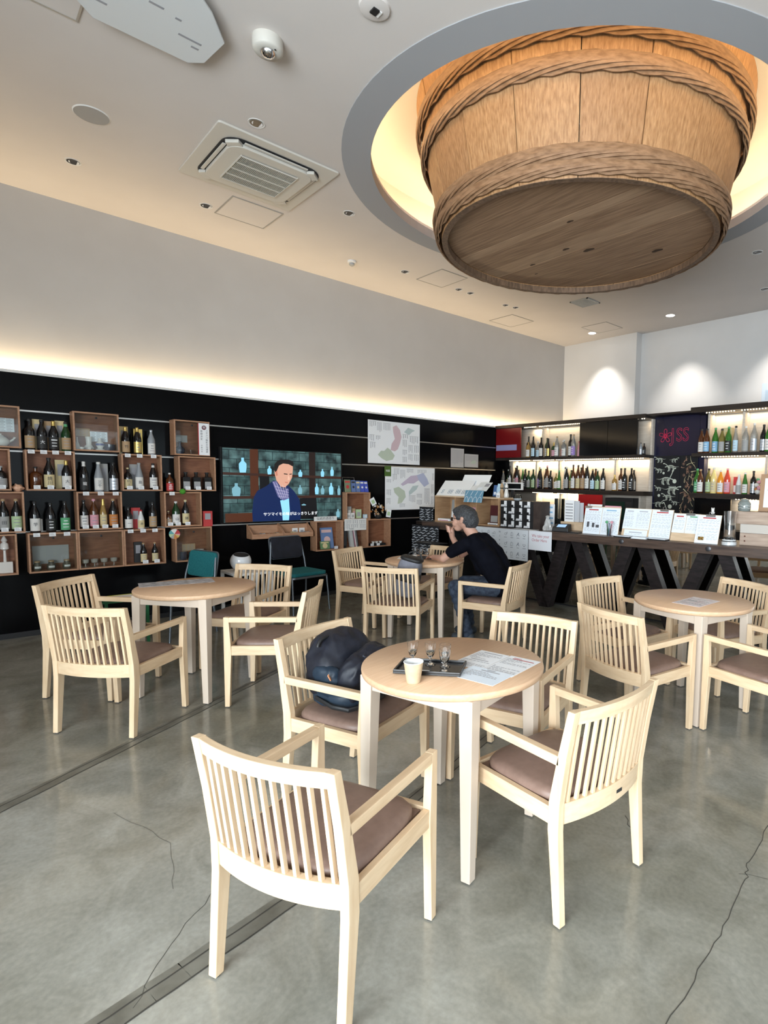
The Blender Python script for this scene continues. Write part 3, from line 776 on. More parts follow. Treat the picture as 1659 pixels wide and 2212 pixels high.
for k, (lx, ly, lb) in enumerate(((-0.085, 0.035, 'leftmost of the four small glasses, behind the paper cup on the tray'),
                              (-0.010, 0.035, 'second small stemmed glass, at the back middle of the tray'),
                              (0.055, 0.020, 'third small stemmed glass, back right on the tray'),
                              (0.065, -0.040, 'small stemmed glass nearest the viewer at the front of the tray'))):
    p = Matrix.Translation((-1.782, 1.400, ZT + 0.0110)) @ rotz(math.radians(39)) @ Vector((lx, ly, 0))
    tasting_glass(p.x, p.y, p.z, lb, 1.0)

def printed_sheet(name, label, corners, z, lines, group=None, th=0.0012, m=None, seed=3, heads=(), cat='paper'):
    """a sheet on a table: corners a (origin), b (x direction), d (y direction) in world xy"""
    a, b, d = [Vector((*c, 0)) for c in corners]
    ux = (b - a); w = ux.length; ux.normalize(); h = (d - a).length
    ang = math.atan2(ux.y, ux.x)
    t = thing(name, label, cat, (a.x, a.y, z), ang, group)
    MB().box(0, w, 0, h, 0, th).build('sheet', m or M_PAPER, t)
    rnd = random.Random(seed); pr = MB()
    for (x0, y0, x1, y1, n) in lines:
        for k in range(n):
            yy = (y1 - (k + 0.5) * (y1 - y0) / n) * h; hh = (y1 - y0) * h / n * 0.22
            x = x0 * w
            while x < x1 * w - 0.004:
                l = rnd.uniform(0.006, 0.022); e = min(x + l, x1 * w); pr.rect(x, yy - hh, e, yy + hh, 0); x = e + rnd.uniform(0.002, 0.005)
                if rnd.random() < 0.12: break
    for (x0, y0, x1, y1, mi) in heads: pr.rect(x0 * w, y0 * h, x1 * w, y1 * h, mi)
    pr.build('printing', [mat('soft_print', (0.40, 0.40, 0.42), 0.8), M_RED, M_INKG], t, (0, 0, th + 0.0004), kind='stuff')
    return t
TX = [(0.06, 0.08, 0.94, 0.80, 12)]
GS = 'menu sheets on the front table'
HD = ((0.2, 0.88, 0.85, 0.92, 0), (0.2, 0.44, 0.8, 0.475, 0))
LN = [(0.06, 0.52, 0.94, 0.86, 7), (0.06, 0.06, 0.94, 0.40, 6)]
printed_sheet('menu_sheet', 'left white menu sheet on the front table, beside the black tray', ((-1.791, 1.514), (-1.645, 1.546), (-1.84, 1.739)), ZS, LN, GS, heads=HD)
printed_sheet('menu_sheet', 'right white menu sheet on the front table, reaching the table edge', ((-1.643, 1.547), (-1.497, 1.578), (-1.69, 1.780)), ZS, LN, GS, heads=((0.2, 0.84, 0.9, 0.87, 1), (0.2, 0.90, 0.45, 0.92, 1)), seed=5)
printed_sheet('menu_sheet', 'bluish plastic covered sheet lying half over the two menu sheets', ((-1.670, 1.412), (-1.474, 1.452), (-1.69, 1.56)), ZS + 0.0018, [(0.12, 0.3, 0.85, 0.75, 5)], GS, m=M_PAPERB, heads=((0.3, 0.80, 0.75, 0.86, 0), (0.4, 0.90, 0.6, 0.94, 2)), seed=8)
printed_sheet('menu_sheet', 'pinkish printed sheet lying alone on the right table', ((-1.790, 3.405), (-1.600, 3.402), (-1.79, 3.70)), ZS, [(0.08, 0.08, 0.92, 0.80, 9)], m=noisy('pink_print', (0.72, 0.60, 0.60), (0.80, 0.78, 0.79), (1, 1, 1), 22, 0.7), heads=((0.15, 0.5, 0.5, 0.56, 0),), seed=11)
t = printed_sheet('menu_sheet', 'clear covered black and white sheet on the left table', ((-4.46, 0.965), (-4.375, 1.43), (-4.64, 0.99)), ZS, [(0.05, 0.05, 0.95, 0.92, 10)], m=noisy('grey_print', (0.22, 0.22, 0.24), (0.62, 0.63, 0.66), (1, 1, 1), 26, 0.35), seed=13)
# on the far table: leaflets, glasses, black phone-like slabs
printed_sheet('leaflet', 'white leaflet under the glasses on the far table', ((-4.72, 3.30), (-4.62, 3.20), (-4.62, 3.40)), ZS, LN, seed=21)
t = thing('phone', 'black smartphone lying on the far table beside the paper cup', 'phone', (-4.36, 3.185, ZS), math.radians(50))
MB().box(-0.075, 0.075, -0.036, 0.036, 0, 0.009).build('phone_body', M_BLACKM, t, bevel=0.003)
MB().box(-0.070, 0.070, -0.033, 0.033, 0.0091, 0.0096).build('phone_glass', M_BLACK, t)
t = thing('small_tray', 'small black tray with glasses on the far table', 'tray', (-4.50, 3.40, ZS), math.radians(48))
MB().box(-0.12, 0.12, -0.07, 0.07, 0.0, 0.005).build('tray_base', M_BLACKM, t)
for x0, x1, y0, y1 in ((-0.12, 0.12, -0.07, -0.063), (-0.12, 0.12, 0.063, 0.07), (-0.12, -0.113, -0.063, 0.063), (0.113, 0.12, -0.063, 0.063)): MB().box(x0, x1, y0, y1, 0.005, 0.014).build('tray_rim', M_BLACKM, t)
for k, (lx, ly) in enumerate(((-0.06, 0.02), (0.0, -0.015), (0.06, 0.025))):
    p = Matrix.Translation((-4.50, 3.40, ZT + 0.0066)) @ rotz(math.radians(48)) @ Vector((lx, ly, 0))
    tasting_glass(p.x, p.y, p.z, ('left', 'middle', 'right')[k] + ' of three small glasses on the far table tray', 0.6, 'tasting glasses on the far table')

# ================================================================ bags
def blob(w, d, h, nx=28, nz=18, px=3.0, pz=3.2, lump=0.0, seed=0, top=1.0, shear=0.0):
    """rounded bag body standing on z=0"""
    rnd = random.Random(seed); ph = [rnd.uniform(0, 6.28) for _ in range(6)]
    def fn(u, v):
        a = 2 * PI * u; b = -PI / 2 + PI * v
        sg = lambda x, e: math.copysign(abs(x) ** e, x)
        cb = sg(math.cos(b), 2 / pz); sb = sg(math.sin(b), 2 / pz)
        ex, ey = sg(math.cos(a), 2 / px), sg(math.sin(a), 2 / px)
        zz = (sb + 1) / 2
        k = 1 + (top - 1) * zz
        l = 1 + lump * (math.sin(3 * a + ph[0] + 4 * zz) * 0.5 + math.sin(7 * a + ph[1] - 9 * zz) * 0.3 + math.sin(5 * zz * PI + ph[2]) * 0.35)
        return (w / 2 * ex * cb * k * l, d / 2 * ey * cb * k * l + shear * zz, h * zz)
    mb = MB(); mb.grid(fn, nx, nz, wrapu=True); return mb
M_NAVY = noisy('navy_nylon', (0.004, 0.005, 0.010), (0.009, 0.011, 0.020), (1, 1, 1), 14, 0.5, 0.62, bump=0.3)
M_TEAL = noisy('petrol_nylon', (0.006, 0.016, 0.030), (0.012, 0.025, 0.042), (1, 1, 1), 14, 0.5, 0.6, bump=0.2)
ORG = mat('orange_pull', (0.62, 0.28, 0.14), 0.6)
# bag lies on the seat of the chair left of the front table; local frame of that chair
bag = thing('backpack', 'navy backpack with orange zip pulls slumped on the chair left of the front table', 'backpack', (-2.334, 1.405, 0.455), math.radians(289.6))
Mb = T(0.0, -0.035, 0.0) @ Matrix.Rotation(math.radians(9), 4, 'Y')
L_ = Matrix.Identity(4)
def sub(o, M): o.matrix_local = M; return o
from mathutils import noise as mnoise
def crumple(o, amp, fr, seed):
    me = o.data
    nr = [v.normal.copy() for v in me.vertices]
    for v, n_ in zip(me.vertices, nr):
        q = v.co * fr + Vector((seed, 0, 0)); w = mnoise.noise(q) * 0.6 + (0.5 - abs(mnoise.noise(q * 1.9))) * 0.7
        v.co += n_ * amp * (w - 0.2)
    me.update(); return o
b1 = crumple(blob(0.42, 0.27, 0.30, nx=64, nz=44, px=2.8, pz=2.6, top=0.72, shear=-0.06).build('main_body', M_NAVY, bag), 0.022, 9.0, 3.1)
b1.matrix_local = T(-0.015, -0.055, 0.030) @ Matrix.Rotation(math.radians(13), 4, 'Y') @ Matrix.Rotation(math.radians(4), 4, 'X')
b2 = crumple(blob(0.35, 0.15, 0.23, nx=56, nz=36, px=3.6, pz=3.4, top=0.78).build('front_pocket', M_NAVY, bag), 0.018, 13.0, 8.4)
b2.matrix_local = T(0.005, 0.022, 0.045) @ Matrix.Rotation(math.radians(14), 4, 'Y') @ Matrix.Rotation(math.radians(-16), 4, 'X')
b3 = crumple(blob(0.395, 0.30, 0.105, nx=48, nz=20, lump=0.02, seed=12, top=0.95).build('base_panel', M_TEAL, bag), 0.012, 14.0, 1.2)
b3.matrix_local = T(0.0, -0.035, -0.002)
b4 = crumple(blob(0.07, 0.15, 0.15, nx=32, nz=24, seed=15).build('side_pocket', M_TEAL, bag), 0.012, 16.0, 5.0); b4.matrix_local = T(0.150, -0.05, 0.05) @ Matrix.Rotation(math.radians(10), 4, 'Y')
for k, (x, y, z, r) in enumerate(((0.208, 0.00, 0.165, 0.012), (0.165, 0.085, 0.150, 0.013))):
    MB().box(-0.005, 0.005, -0.0025, 0.0025, -0.017, 0.017).build('zip_pull', ORG, bag, (x, y, z), (0.2, 0.5, 0.4), bevel=0.0015)
MB().box(-0.010, 0.010, -0.002, 0.002, -0.008, 0.008).build('orange_patch', mat('orange_patch', (0.75, 0.38, 0.20), 0.6), bag, (0.150, 0.112, 0.085), (0, 0.2, 0.9))
hp = [(0.04 * math.cos(a) * 1.3, 0, 0.035 * math.sin(a)) for a in [PI * k / 10 for k in range(11)]]
MB().tube([(x + 0.10, -0.12, z + 0.272) for x, y, z in hp], 0.008, 8).build('haul_loop', M_BLACKM, bag)
MB().tube([(0.19, -0.10, 0.05), (0.215, 0.02, 0.035), (0.20, 0.10, 0.03), (0.10, 0.135, 0.028), (-0.02, 0.13, 0.03)], 0.010, 8, flat=0.4).build('strap', M_BLACKM, bag)
MB().tube([(0.10, 0.10, 0.25), (0.03, 0.128, 0.20), (-0.05, 0.125, 0.18), (-0.12, 0.09, 0.20)], 0.0035, 6).build('zipper', mat('zip', (0.07, 0.075, 0.10), 0.4), bag)
tg = thing('grey_bag', 'grey and black bag leaning in the chair in front of the man', 'bag', (-4.190, 2.938, 0.455), math.radians(35.3))
Mr = Matrix.Rotation(math.radians(13), 4, 'Y')
M_GREYB = noisy('grey_canvas', (0.13, 0.135, 0.165), (0.19, 0.195, 0.23), (1, 1, 1), 20, 0.75)
g1 = blob(0.21, 0.16, 0.36, lump=0.02, seed=3, px=3.5, pz=4.5).build('main_body', M_GREYB, tg); g1.matrix_local = T(0.035, -0.012, 0.012) @ Mr
g2 = blob(0.218, 0.168, 0.11, seed=5, px=3.5, pz=5).build('black_band', M_BLACKM, tg); g2.matrix_local = T(0.035, -0.012, 0.012) @ Mr @ T(0, 0, 0.135)
g3 = blob(0.20, 0.155, 0.05, seed=6, px=3.5, pz=3).build('flap', M_BLACKM, tg); g3.matrix_local = T(0.035, -0.012, 0.012) @ Mr @ T(0, 0, 0.325)
g4 = MB().tube([(0.07 * math.cos(PI * k / 10), 0, 0.06 * math.sin(PI * k / 10)) for k in range(11)], 0.008, 8).build('handle', M_BLACKM, tg); g4.matrix_local = T(0.035, -0.012, 0.012) @ Mr @ T(0.02, 0, 0.36)

# ================================================================ seats and sphere by the left wall
M_TEALF = noisy('teal_upholstery', (0.006, 0.115, 0.13), (0.012, 0.15, 0.165), (1, 1, 1), 60, 0.85)
M_GFRAME = mat('grey_tube', (0.16, 0.18, 0.20), 0.35, 0.6)
def stack_chair(name, label, x, y, rz, bz=0.70, dark=False):
    t = thing(name, label, 'chair', (x, y, 0), rz)
    def rr(w, h, r, n=6):
        return sq_ring(w, h, r, n)
    MB().prism(rr(0.225, 0.215, 0.05), 0.415, 0.455).build('seat', M_TEALF, t, bevel=0.012)
    MB().prism(rr(0.235, 0.225, 0.05), 0.392, 0.414).build('seat_pan', M_GFRAME, t, bevel=0.004)
    for sx in (-1, 1):
        for (ya, yb) in ((0.20, 0.235), (-0.20, -0.235)):
            MB().tube([(sx * 0.222, ya, 0.40), (sx * 0.235, yb, 0.0)], 0.011, 8).build('leg', M_GFRAME, t)
        MB().tube([(sx * 0.225, -0.205, 0.40), (sx * 0.222, -0.235, 0.55), (sx * 0.19, -0.268, bz + 0.08)], 0.011, 8).build('back_post', M_GFRAME, t)
    bk = MB(); bk.prism(rr(0.20, 0.125, 0.04), -0.016, 0.016)
    o = bk.build('backrest', M_TEALF if not dark else M_NAVY, t, bevel=0.010); o.matrix_local = T(0, -0.258, bz) @ Matrix.Rotation(math.radians(99), 4, 'X')
    bs = MB(); bs.prism(rr(0.208, 0.133, 0.045), -0.006, 0.006)
    o = bs.build('back_shell', M_GFRAME, t, bevel=0.003); o.matrix_local = T(0, -0.278, bz) @ Matrix.Rotation(math.radians(99), 4, 'X')
    return t
stack_chair('stacking_chair', 'teal padded chair with grey frame behind the left table', -5.93, 1.60, math.radians(-163), bz=0.645)
stack_chair('stacking_chair', 'teal padded chair with navy backrest below the television', -6.17, 2.93, math.radians(-82), dark=True)

st = thing('white_stand', 'low white slatted stand under the white sphere, before the black wall', 'stand', (-6.15, 2.33, 0))
MB().box(-0.20, 0.20, -0.20, 0.20, 0.49, 0.515).build('top', M_WHITE, st, bevel=0.003)
for k in range(4):
    sx, sy = (-1, 1, 1, -1)[k], (-1, -1, 1, 1)[k]
    MB().box(sx * 0.185 - 0.015, sx * 0.185 + 0.015, sy * 0.185 - 0.015, sy * 0.185 + 0.015, 0, 0.49).build('leg', M_WHITE, st)
for k in range(6): MB().box(0.186, 0.198, -0.155 + k * 0.058, -0.125 + k * 0.058, 0.05, 0.49).build('slat', M_WHITE, st)
sp = thing('white_sphere', 'glossy white hollow sphere with a dark oval opening on the white stand', 'decoration', (-6.15, 2.27, 0.516))
pts = []
def ball(u, v):
    a = 2 * PI * u; b = -PI / 2 + 0.35 + (PI / 2 + 0.75 - 0.35) * v
    r = 0.105
    return (r * math.cos(b) * math.cos(a), r * math.cos(b) * math.sin(a), r * math.sin(b))
o = MB().grid(ball, 32, 16, wrapu=True).build('shell', mat('gloss_white', (0.70, 0.72, 0.74), 0.12, coat=0.5), sp); 
mb = MB(); mb.lathe([(0.0755, 0.0), (0.05, -0.02), (0.004, -0.03)], 32, cap0=False); o2 = mb.build('dark_opening', M_BLACKM, sp)
R_ = T(0, 0, 0.104) @ Matrix.Rotation(math.radians(13), 4, 'Y')
o.matrix_local = R_; o2.matrix_local = R_ @ T(0, 0, 0.070)
MB().lathe([(0.05, 0.0), (0.055, 0.006), (0.04, 0.014)], 24).build('foot_ring', M_WHITE, sp)
ls = thing('leaflet_stand', 'low green stand with yellow and white leaflet behind the left table', 'stand', (-5.35, 1.05, 0))
MB().box(-0.12, 0.12, -0.16, 0.16, 0.50, 0.52).build('stand_top', mat('dark_green', (0.01, 0.10, 0.035), 0.5), ls)
for k in range(4): MB().box(*((-0.11, -0.09) if k in (0, 3) else (0.09, 0.11)), *((-0.15, -0.13) if k < 2 else (0.13, 0.15)), 0, 0.50).build('leg', mat('dark_green', (0.01, 0.10, 0.035), 0.5), ls)
MB().box(-0.10, 0.10, -0.14, 0.14, 0.521, 0.524).build('yellow_leaflet', mat('yellow_green', (0.60, 0.66, 0.10), 0.7), ls)
MB().box(-0.06, 0.06, -0.12, 0.06, 0.5245, 0.526).build('white_leaflet', M_PAPER, ls)
# ================================================================ bottles, built once per shape
ORD = 'first second third fourth fifth sixth seventh eighth ninth tenth eleventh twelfth thirteenth fourteenth fifteenth sixteenth seventeenth eighteenth nineteenth twentieth'.split() + ['twenty-' + s for s in 'first second third fourth fifth sixth seventh eighth ninth'.split()]
PROF = {
    'sake': [(0.93, 0.0), (1.0, 0.02), (1.0, 0.56), (0.94, 0.63), (0.62, 0.75), (0.40, 0.84), (0.34, 0.90), (0.34, 0.975)],
    'wine': [(0.93, 0.0), (1.0, 0.02), (1.0, 0.60), (0.90, 0.67), (0.45, 0.75), (0.36, 0.80), (0.36, 0.975)],
    'slim': [(0.95, 0.0), (1.0, 0.02), (1.0, 0.48), (0.80, 0.62), (0.50, 0.78), (0.38, 0.90), (0.38, 0.975)],
    'jug': [(0.90, 0.0), (1.0, 0.04), (1.0, 0.52), (0.92, 0.66), (0.50, 0.76), (0.26, 0.80), (0.26, 0.95)],
    'square': [(0.98, 0.0), (1.0, 0.02), (1.0, 0.66), (0.92, 0.72), (0.40, 0.80), (0.34, 0.84), (0.34, 0.97)],
}
_bc = {}
GLS = {
    'black': mat('black_bottle_glass', (0.006, 0.006, 0.007), 0.08, coat=0.4),
    'brown': mat('brown_bottle_glass', (0.075, 0.022, 0.006), 0.06, coat=0.4),
    'green': mat('green_bottle_glass', (0.030, 0.14, 0.018), 0.06, coat=0.4),
    'darkgreen': mat('dark_green_bottle_glass', (0.008, 0.040, 0.012), 0.06, coat=0.4),
    'olive': mat('olive_bottle_glass', (0.16, 0.13, 0.03), 0.06, coat=0.4),
    'clear': mat('clear_bottle_glass', (0.62, 0.64, 0.63), 0.06, trans=0.75, coat=0.4),
    'grey': mat('frosted_grey_glass', (0.26, 0.28, 0.30), 0.35),
    'amber': mat('amber_bottle_glass', (0.42, 0.25, 0.07), 0.06, trans=0.3, coat=0.4),
    'orange': mat('orange_liqueur', (0.72, 0.27, 0.02), 0.1, coat=0.4),
    'red': mat('red_liqueur', (0.60, 0.06, 0.03), 0.1, coat=0.4),
    'yellow': mat('yellow_liqueur', (0.76, 0.62, 0.24), 0.15, coat=0.4),
    'pink': mat('pink_bottle', (0.66, 0.30, 0.30), 0.15, coat=0.4),
    'blue': mat('blue_bottle', (0.10, 0.12, 0.45), 0.12, coat=0.4),
    'white': mat('white_bottle', (0.66, 0.66, 0.65), 0.2, coat=0.4),
}
PC = {
    'white': mat('label_white', (0.68, 0.67, 0.64), 0.7), 'cream': mat('label_cream', (0.60, 0.50, 0.28), 0.7),
    'tan': mat('label_tan', (0.40, 0.27, 0.15), 0.7), 'black': mat('label_black', (0.02, 0.02, 0.02), 0.6),
    'green': mat('label_green', (0.10, 0.36, 0.17), 0.7), 'teal': mat('label_teal', (0.10, 0.32, 0.34), 0.7),
    'orange': mat('label_orange', (0.50, 0.19, 0.05), 0.7), 'red': mat('label_red', (0.45, 0.04, 0.04), 0.6),
    'pink': mat('label_pink', (0.62, 0.30, 0.36), 0.7), 'blue': mat('label_blue', (0.22, 0.42, 0.62), 0.7),
    'grey': mat('label_grey', (0.33, 0.33, 0.32), 0.7), 'gold': mat('label_gold', (0.62, 0.45, 0.14), 0.35, 0.7),
    'silver': mat('label_silver', (0.50, 0.54, 0.60), 0.3, 0.5), 'purple': mat('label_purple', (0.30, 0.20, 0.50), 0.7),
    'palegreen': mat('label_pale_green', (0.42, 0.55, 0.32), 0.7), 'lightblue': mat('label_light_blue', (0.45, 0.62, 0.72), 0.7),
}
def _patch(R, z0, z1, deg, sq=1.0, square=False):
    mb = MB()
    if square:
        a = R * 0.707; mb.box(a - 0.0005, a + 0.0006, -a * 0.86, a * 0.86, z0, z1); return mb
    n = 10; A = math.radians(deg)
    mb.grid(lambda u, v: (R * math.cos(-A + 2 * A * u), R * math.sin(-A + 2 * A * u), z0 + (z1 - z0) * v), n, 1)
    return mb
def bottle(x, y, z, rz, kind, H, R, glass, lab, cap, label, group, glyph=None, lz=(0.06, 0.46), neck=None, name='bottle', scene_cat='bottle'):
    t = thing(name, label, scene_cat, (x, y, z), rz, group)
    k = (kind, H, R, glass)
    if k not in _bc:
        mb = MB(); n = 4 if kind == 'square' else 18
        if kind == 'square':
            P = PROF[kind]; mb.lathe([(r * R, zz * H) for r, zz in P[:4]], 4, rot=PI / 4, sm=False)
            mb.lathe([(0.55 * R, 0.72 * H), (0.34 * R, 0.78 * H), (0.34 * R, 0.97 * H)], 12)
        else: mb.lathe([(r * R, zz * H) for r, zz in PROF[kind]], n)
        _bc[k] = mb.mesh('bottle_glass', [GLS[glass]])
    obj('bottle_glass', _bc[k], t)
    rn = PROF[kind][-1][0] * R
    k = ('cap', kind, H, R, cap)
    if k not in _bc: _bc[k] = MB().lathe([(rn * 1.12, 0.925 * H), (rn * 1.16, 0.93 * H), (rn * 1.16, 0.99 * H), (rn * 1.0, H)], 14).mesh('cap', [PC[cap]])
    obj('cap', _bc[k], t)
    if lab:
        k = ('lab', kind, H, R, lab, lz)
        if k not in _bc: _bc[k] = _patch(R * 1.012, lz[0] * H, lz[1] * H, 72, square=(kind == 'square')).mesh('paper_label', [PC[lab]])
        obj('paper_label', _bc[k], t)
        rr = (R * 0.707 + 0.0012) if kind == 'square' else R * 1.012 + 0.0006
        if glyph: text(glyph, R * 0.95, M_INK if lab not in ('black',) else M_PAPER, t, (rr + 0.0012, 0, (lz[0] + lz[1]) / 2 * H), FACE_X)
        else:
            k = ('prn', kind, H, R, lab, lz)
            if k not in _bc:
                mb = MB(); rd = random.Random(len(_bc))
                for i in range(3):
                    zz = (lz[0] + (lz[1] - lz[0]) * (0.25 + 0.25 * i)) * H; w = R * rd.uniform(0.3, 0.65); hh = R * rd.uniform(0.06, 0.14)
                    mb.box(rr - 0.0003, rr + 0.0005, -w, w, zz - hh, zz + hh) if kind == 'square' else mb.grid(lambda u, v: (rr * math.cos((u - .5) * 2 * w / R), rr * math.sin((u - .5) * 2 * w / R), zz - hh + 2 * hh * v), 6, 1)
                _bc[k] = mb.mesh('label_printing', [M_INKG if lab not in ('black', 'red', 'green', 'blue', 'purple') else M_PAPER])
            obj('label_printing', _bc[k], t, kind='stuff')
    if neck:
        k = ('neck', kind, H, R, neck)
        if k not in _bc: _bc[k] = MB().lathe([(PROF[kind][-3][0] * R * 1.08, PROF[kind][-3][1] * H), (rn * 1.08, PROF[kind][-2][1] * H), (rn * 1.08, 0.93 * H)], 14, cap0=False, cap1=False).mesh('neck_foil', [PC[neck]])
        obj('neck_foil', _bc[k], t)
    return t

_card = MB().box(-0.001, 0.001, -0.024, 0.024, 0, 0.034).mesh('card', [M_PAPER], 0)
_cpr = MB()
for i in range(3): _cpr.box(0.0011, 0.0014, -0.018, 0.018 - 0.006 * i, 0.007 + i * 0.009, 0.010 + i * 0.009)
_cpr = _cpr.mesh('printing', [M_INKG])
def price_card(y, z, label, x=-6.5445):
    t = thing('price_card', label, 'card', (x, y, z), 0, 'price cards on the crate wall')
    obj('card', _card, t); obj('printing', _cpr, t, kind='stuff')
    return t

# ================================================================ wooden display crates on the black wall
XB, XF = XL + 0.0135, -6.55
def crate(y0, z0, w, h, label, pane=False, group='wooden display crates on the black wall'):
    t = thing('display_crate', label, 'crate', (XF, y0, z0), 0, group)
    d = XB - XF; b = 0.014
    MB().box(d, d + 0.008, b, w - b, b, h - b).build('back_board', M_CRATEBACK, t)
    MB().box(d, 0, 0, b, 0, h).build('side_board', M_CRATE, t, bevel=0.0015)
    MB().box(d, 0, w - b, w, 0, h).build('side_board', M_CRATE, t, bevel=0.0015)
    MB().box(d, 0, b, w - b, 0, b).build('bottom_board', M_CRATE, t, bevel=0.0015)
    MB().box(d, 0, b, w - b, h - b, h).build('top_board', M_CRATE, t, bevel=0.0015)
    if pane:
        p = MB().box(-0.010, -0.007, b + .001, w - b - .001, b + .001, h - b - .001).build('acrylic_front', M_PANE, t)
        MB().lathe([(0.010, 0), (0.010, 0.006), (0.004, 0.009)], 12, M=T(-0.007, w / 2, h - b - 0.035) @ Matrix.Rotation(PI / 2, 4, 'Y')).build('pull_knob', M_BLACKM, p)
    return t
RZ = {1: (1.726, 0.364), 2: (1.352, 0.364), 3: (0.978, 0.364), 4: (0.604, 0.364)}
CR = [(1, 0.195, 0.365, 1), (1, 0.935, 0.362, 1), (1, 1.777, 0.344, 1), (2, 0.115, 0.365, 0), (2, 0.580, 0.360, 0), (2, 1.307, 0.350, 0), (2, 1.809, 0.365, 0),
      (3, 0.190, 0.370, 0), (3, 0.938, 0.362, 0), (3, 1.668, 0.355, 0), (4, 0.130, 0.367, 0), (4, 0.571, 0.363, 1), (4, 0.936, 0.365, 1), (4, 1.303, 0.365, 0), (4, 1.758, 0.362, 1)]
rn_ = {1: 'top', 2: 'second', 3: 'third', 4: 'bottom'}; cnt = {}
for r, y0, w, pn in CR:
    cnt[r] = cnt.get(r, 0) + 1
    crate(y0, RZ[r][0], w, RZ[r][1], '%s wooden display crate from the left in the %s row on the black wall' % (ORD[cnt[r] - 1], rn_[r]), bool(pn))
for y0, z0, w, h, lb in ((3.7495, 0.9822, 0.358, 0.358, 'upright wooden crate right of the television holding tins and small boxes'),
                     (3.330, 0.604, 0.362, 0.377, 'left wooden crate below the television corner with a magazine inside'),
                     (3.694, 0.604, 0.366, 0.377, 'middle lower wooden crate right of television with leaning books'),
                     (4.062, 0.604, 0.366, 0.377, 'right lower wooden crate holding small white cups')):
    crate(y0, z0, w, h, lb)
GB = 'bottles on the crate wall'
# (row, y, base offset kind...) rows of bottles from left to right
XBt = -6.615
ROWB = {
 1: [(0.625, 'wine', .275, .038, 'black', 'tan', 'black', None, None), (0.712, 'sake', .275, .038, 'black', 'black', 'black', '大', None), (0.797, 'sake', .270, .038, 'black', 'black', 'gold', None, 'gold'), (0.888, 'sake', .270, .037, 'darkgreen', 'tan', 'black', None, 'green'),
     (1.360, 'sake', .265, .036, 'black', 'tan', 'gold', '竹', 'gold'), (1.461, 'sake', .265, .036, 'black', 'gold', 'gold', None, 'gold'), (1.583, 'sake', .250, .034, 'grey', 'white', 'silver', None, None)],
 2: [(0.418, 'jug', .20, .042, 'black', 'grey', 'grey', None, None), (0.654, 'jug', .20, .050, 'brown', None, 'black', None, None), (0.751, 'sake', .285, .041, 'black', 'cream', 'black', '焼\n川', None), (0.879, 'sake', .265, .038, 'black', 'white', 'gold', '大', 'gold'),
     (1.012, 'sake', .285, .036, 'black', 'black', 'white', '龍', 'white'), (1.128, 'slim', .285, .038, 'grey', 'white', 'white', '三\n千', None), (1.248, 'sake', .285, .038, 'black', 'silver', 'black', None, None),
     (1.368, 'jug', .215, .037, 'black', 'cream', 'cream', '竹\n子', None), (1.466, 'slim', .265, .036, 'grey', 'white', 'grey', '島', None), (1.591, 'sake', .265, .036, 'black', 'white', 'black', None, 'white'),
     (1.740, 'jug', .195, .036, 'brown', 'red', 'white', None, None), (1.892, 'square', .185, .050, 'black', 'grey', 'black', None, None), (1.994, 'square', .185, .050, 'black', 'grey', 'black', None, None), (2.102, 'square', .185, .050, 'black', 'grey', 'black', None, None)],
 3: [(0.420, 'sake', .285, .038, 'black', 'grey', 'tan', '田', None), (0.507, 'sake', .285, .038, 'black', 'palegreen', 'tan', None, None), (0.634, 'sake', .285, .038, 'black', 'white', 'black', '芋', None), (0.747, 'sake', .270, .037, 'black', 'black', 'black', None, None), (0.854, 'sake', .285, .038, 'black', 'green', 'black', None, None),
     (0.999, 'sake', .27, .034, 'black', 'white', 'black', None, None), (1.078, 'sake', .28, .036, 'brown', 'pink', 'pink', None, None), (1.153, 'slim', .28, .030, 'amber', 'cream', 'gold', None, 'gold'), (1.235, 'sake', .28, .038, 'black', 'orange', 'tan', None, None),
     (1.361, 'sake', .22, .036, 'black', 'white', 'black', '一', None), (1.469, 'slim', .19, .030, 'white', 'cream', 'red', '赤', None), (1.574, 'sake', .27, .036, 'black', 'tan', 'black', None, None),
     (1.718, 'jug', .15, .032, 'brown', 'tan', 'cream', None, None), (1.790, 'sake', .25, .038, 'darkgreen', 'white', 'white', '山', None), (1.882, 'sake', .265, .036, 'black', 'cream', 'cream', '猪', None)],
 4: [(1.482, 'sake', .205, .030, 'black', 'cream', 'brown' if False else 'tan', None, None), (1.584, 'sake', .205, .030, 'black', 'cream', 'tan', None, None)],
}
def inside(r, y):
    for rr, y0, w, pn in CR:
        if rr == r and y0 < y < y0 + w: return True
    return False
WN = {1: 'top row', 2: 'second row', 3: 'third row', 4: 'bottom row'}
for r, L in ROWB.items():
    z0 = RZ[r][0]
    for i, (y, kd, H, R, g, lb, cp, gy, nk) in enumerate(L):
        zb = z0 + 0.0148 if inside(r, y) else RZ[r][0] - 0.374 + 0.3648
        ds = '%s bottle with %s label' % ({'grey': 'frosted grey', 'darkgreen': 'dark green', 'black': 'black'}.get(g, g), lb) if lb else 'plain %s jug bottle' % g
        bottle(XBt, y, zb, 0.0, kd, H, R, g, lb, cp, '%s, %s from left in %s of crate wall' % (ds, ORD[i], WN[r]), GB, gy, neck=nk)
        price_card(y, zb + 0.0002 if inside(r, y) else zb - 0.034 + 0.0005, 'white price card in front of the %s bottle from left, %s of crate wall' % (ORD[i], WN[r]))
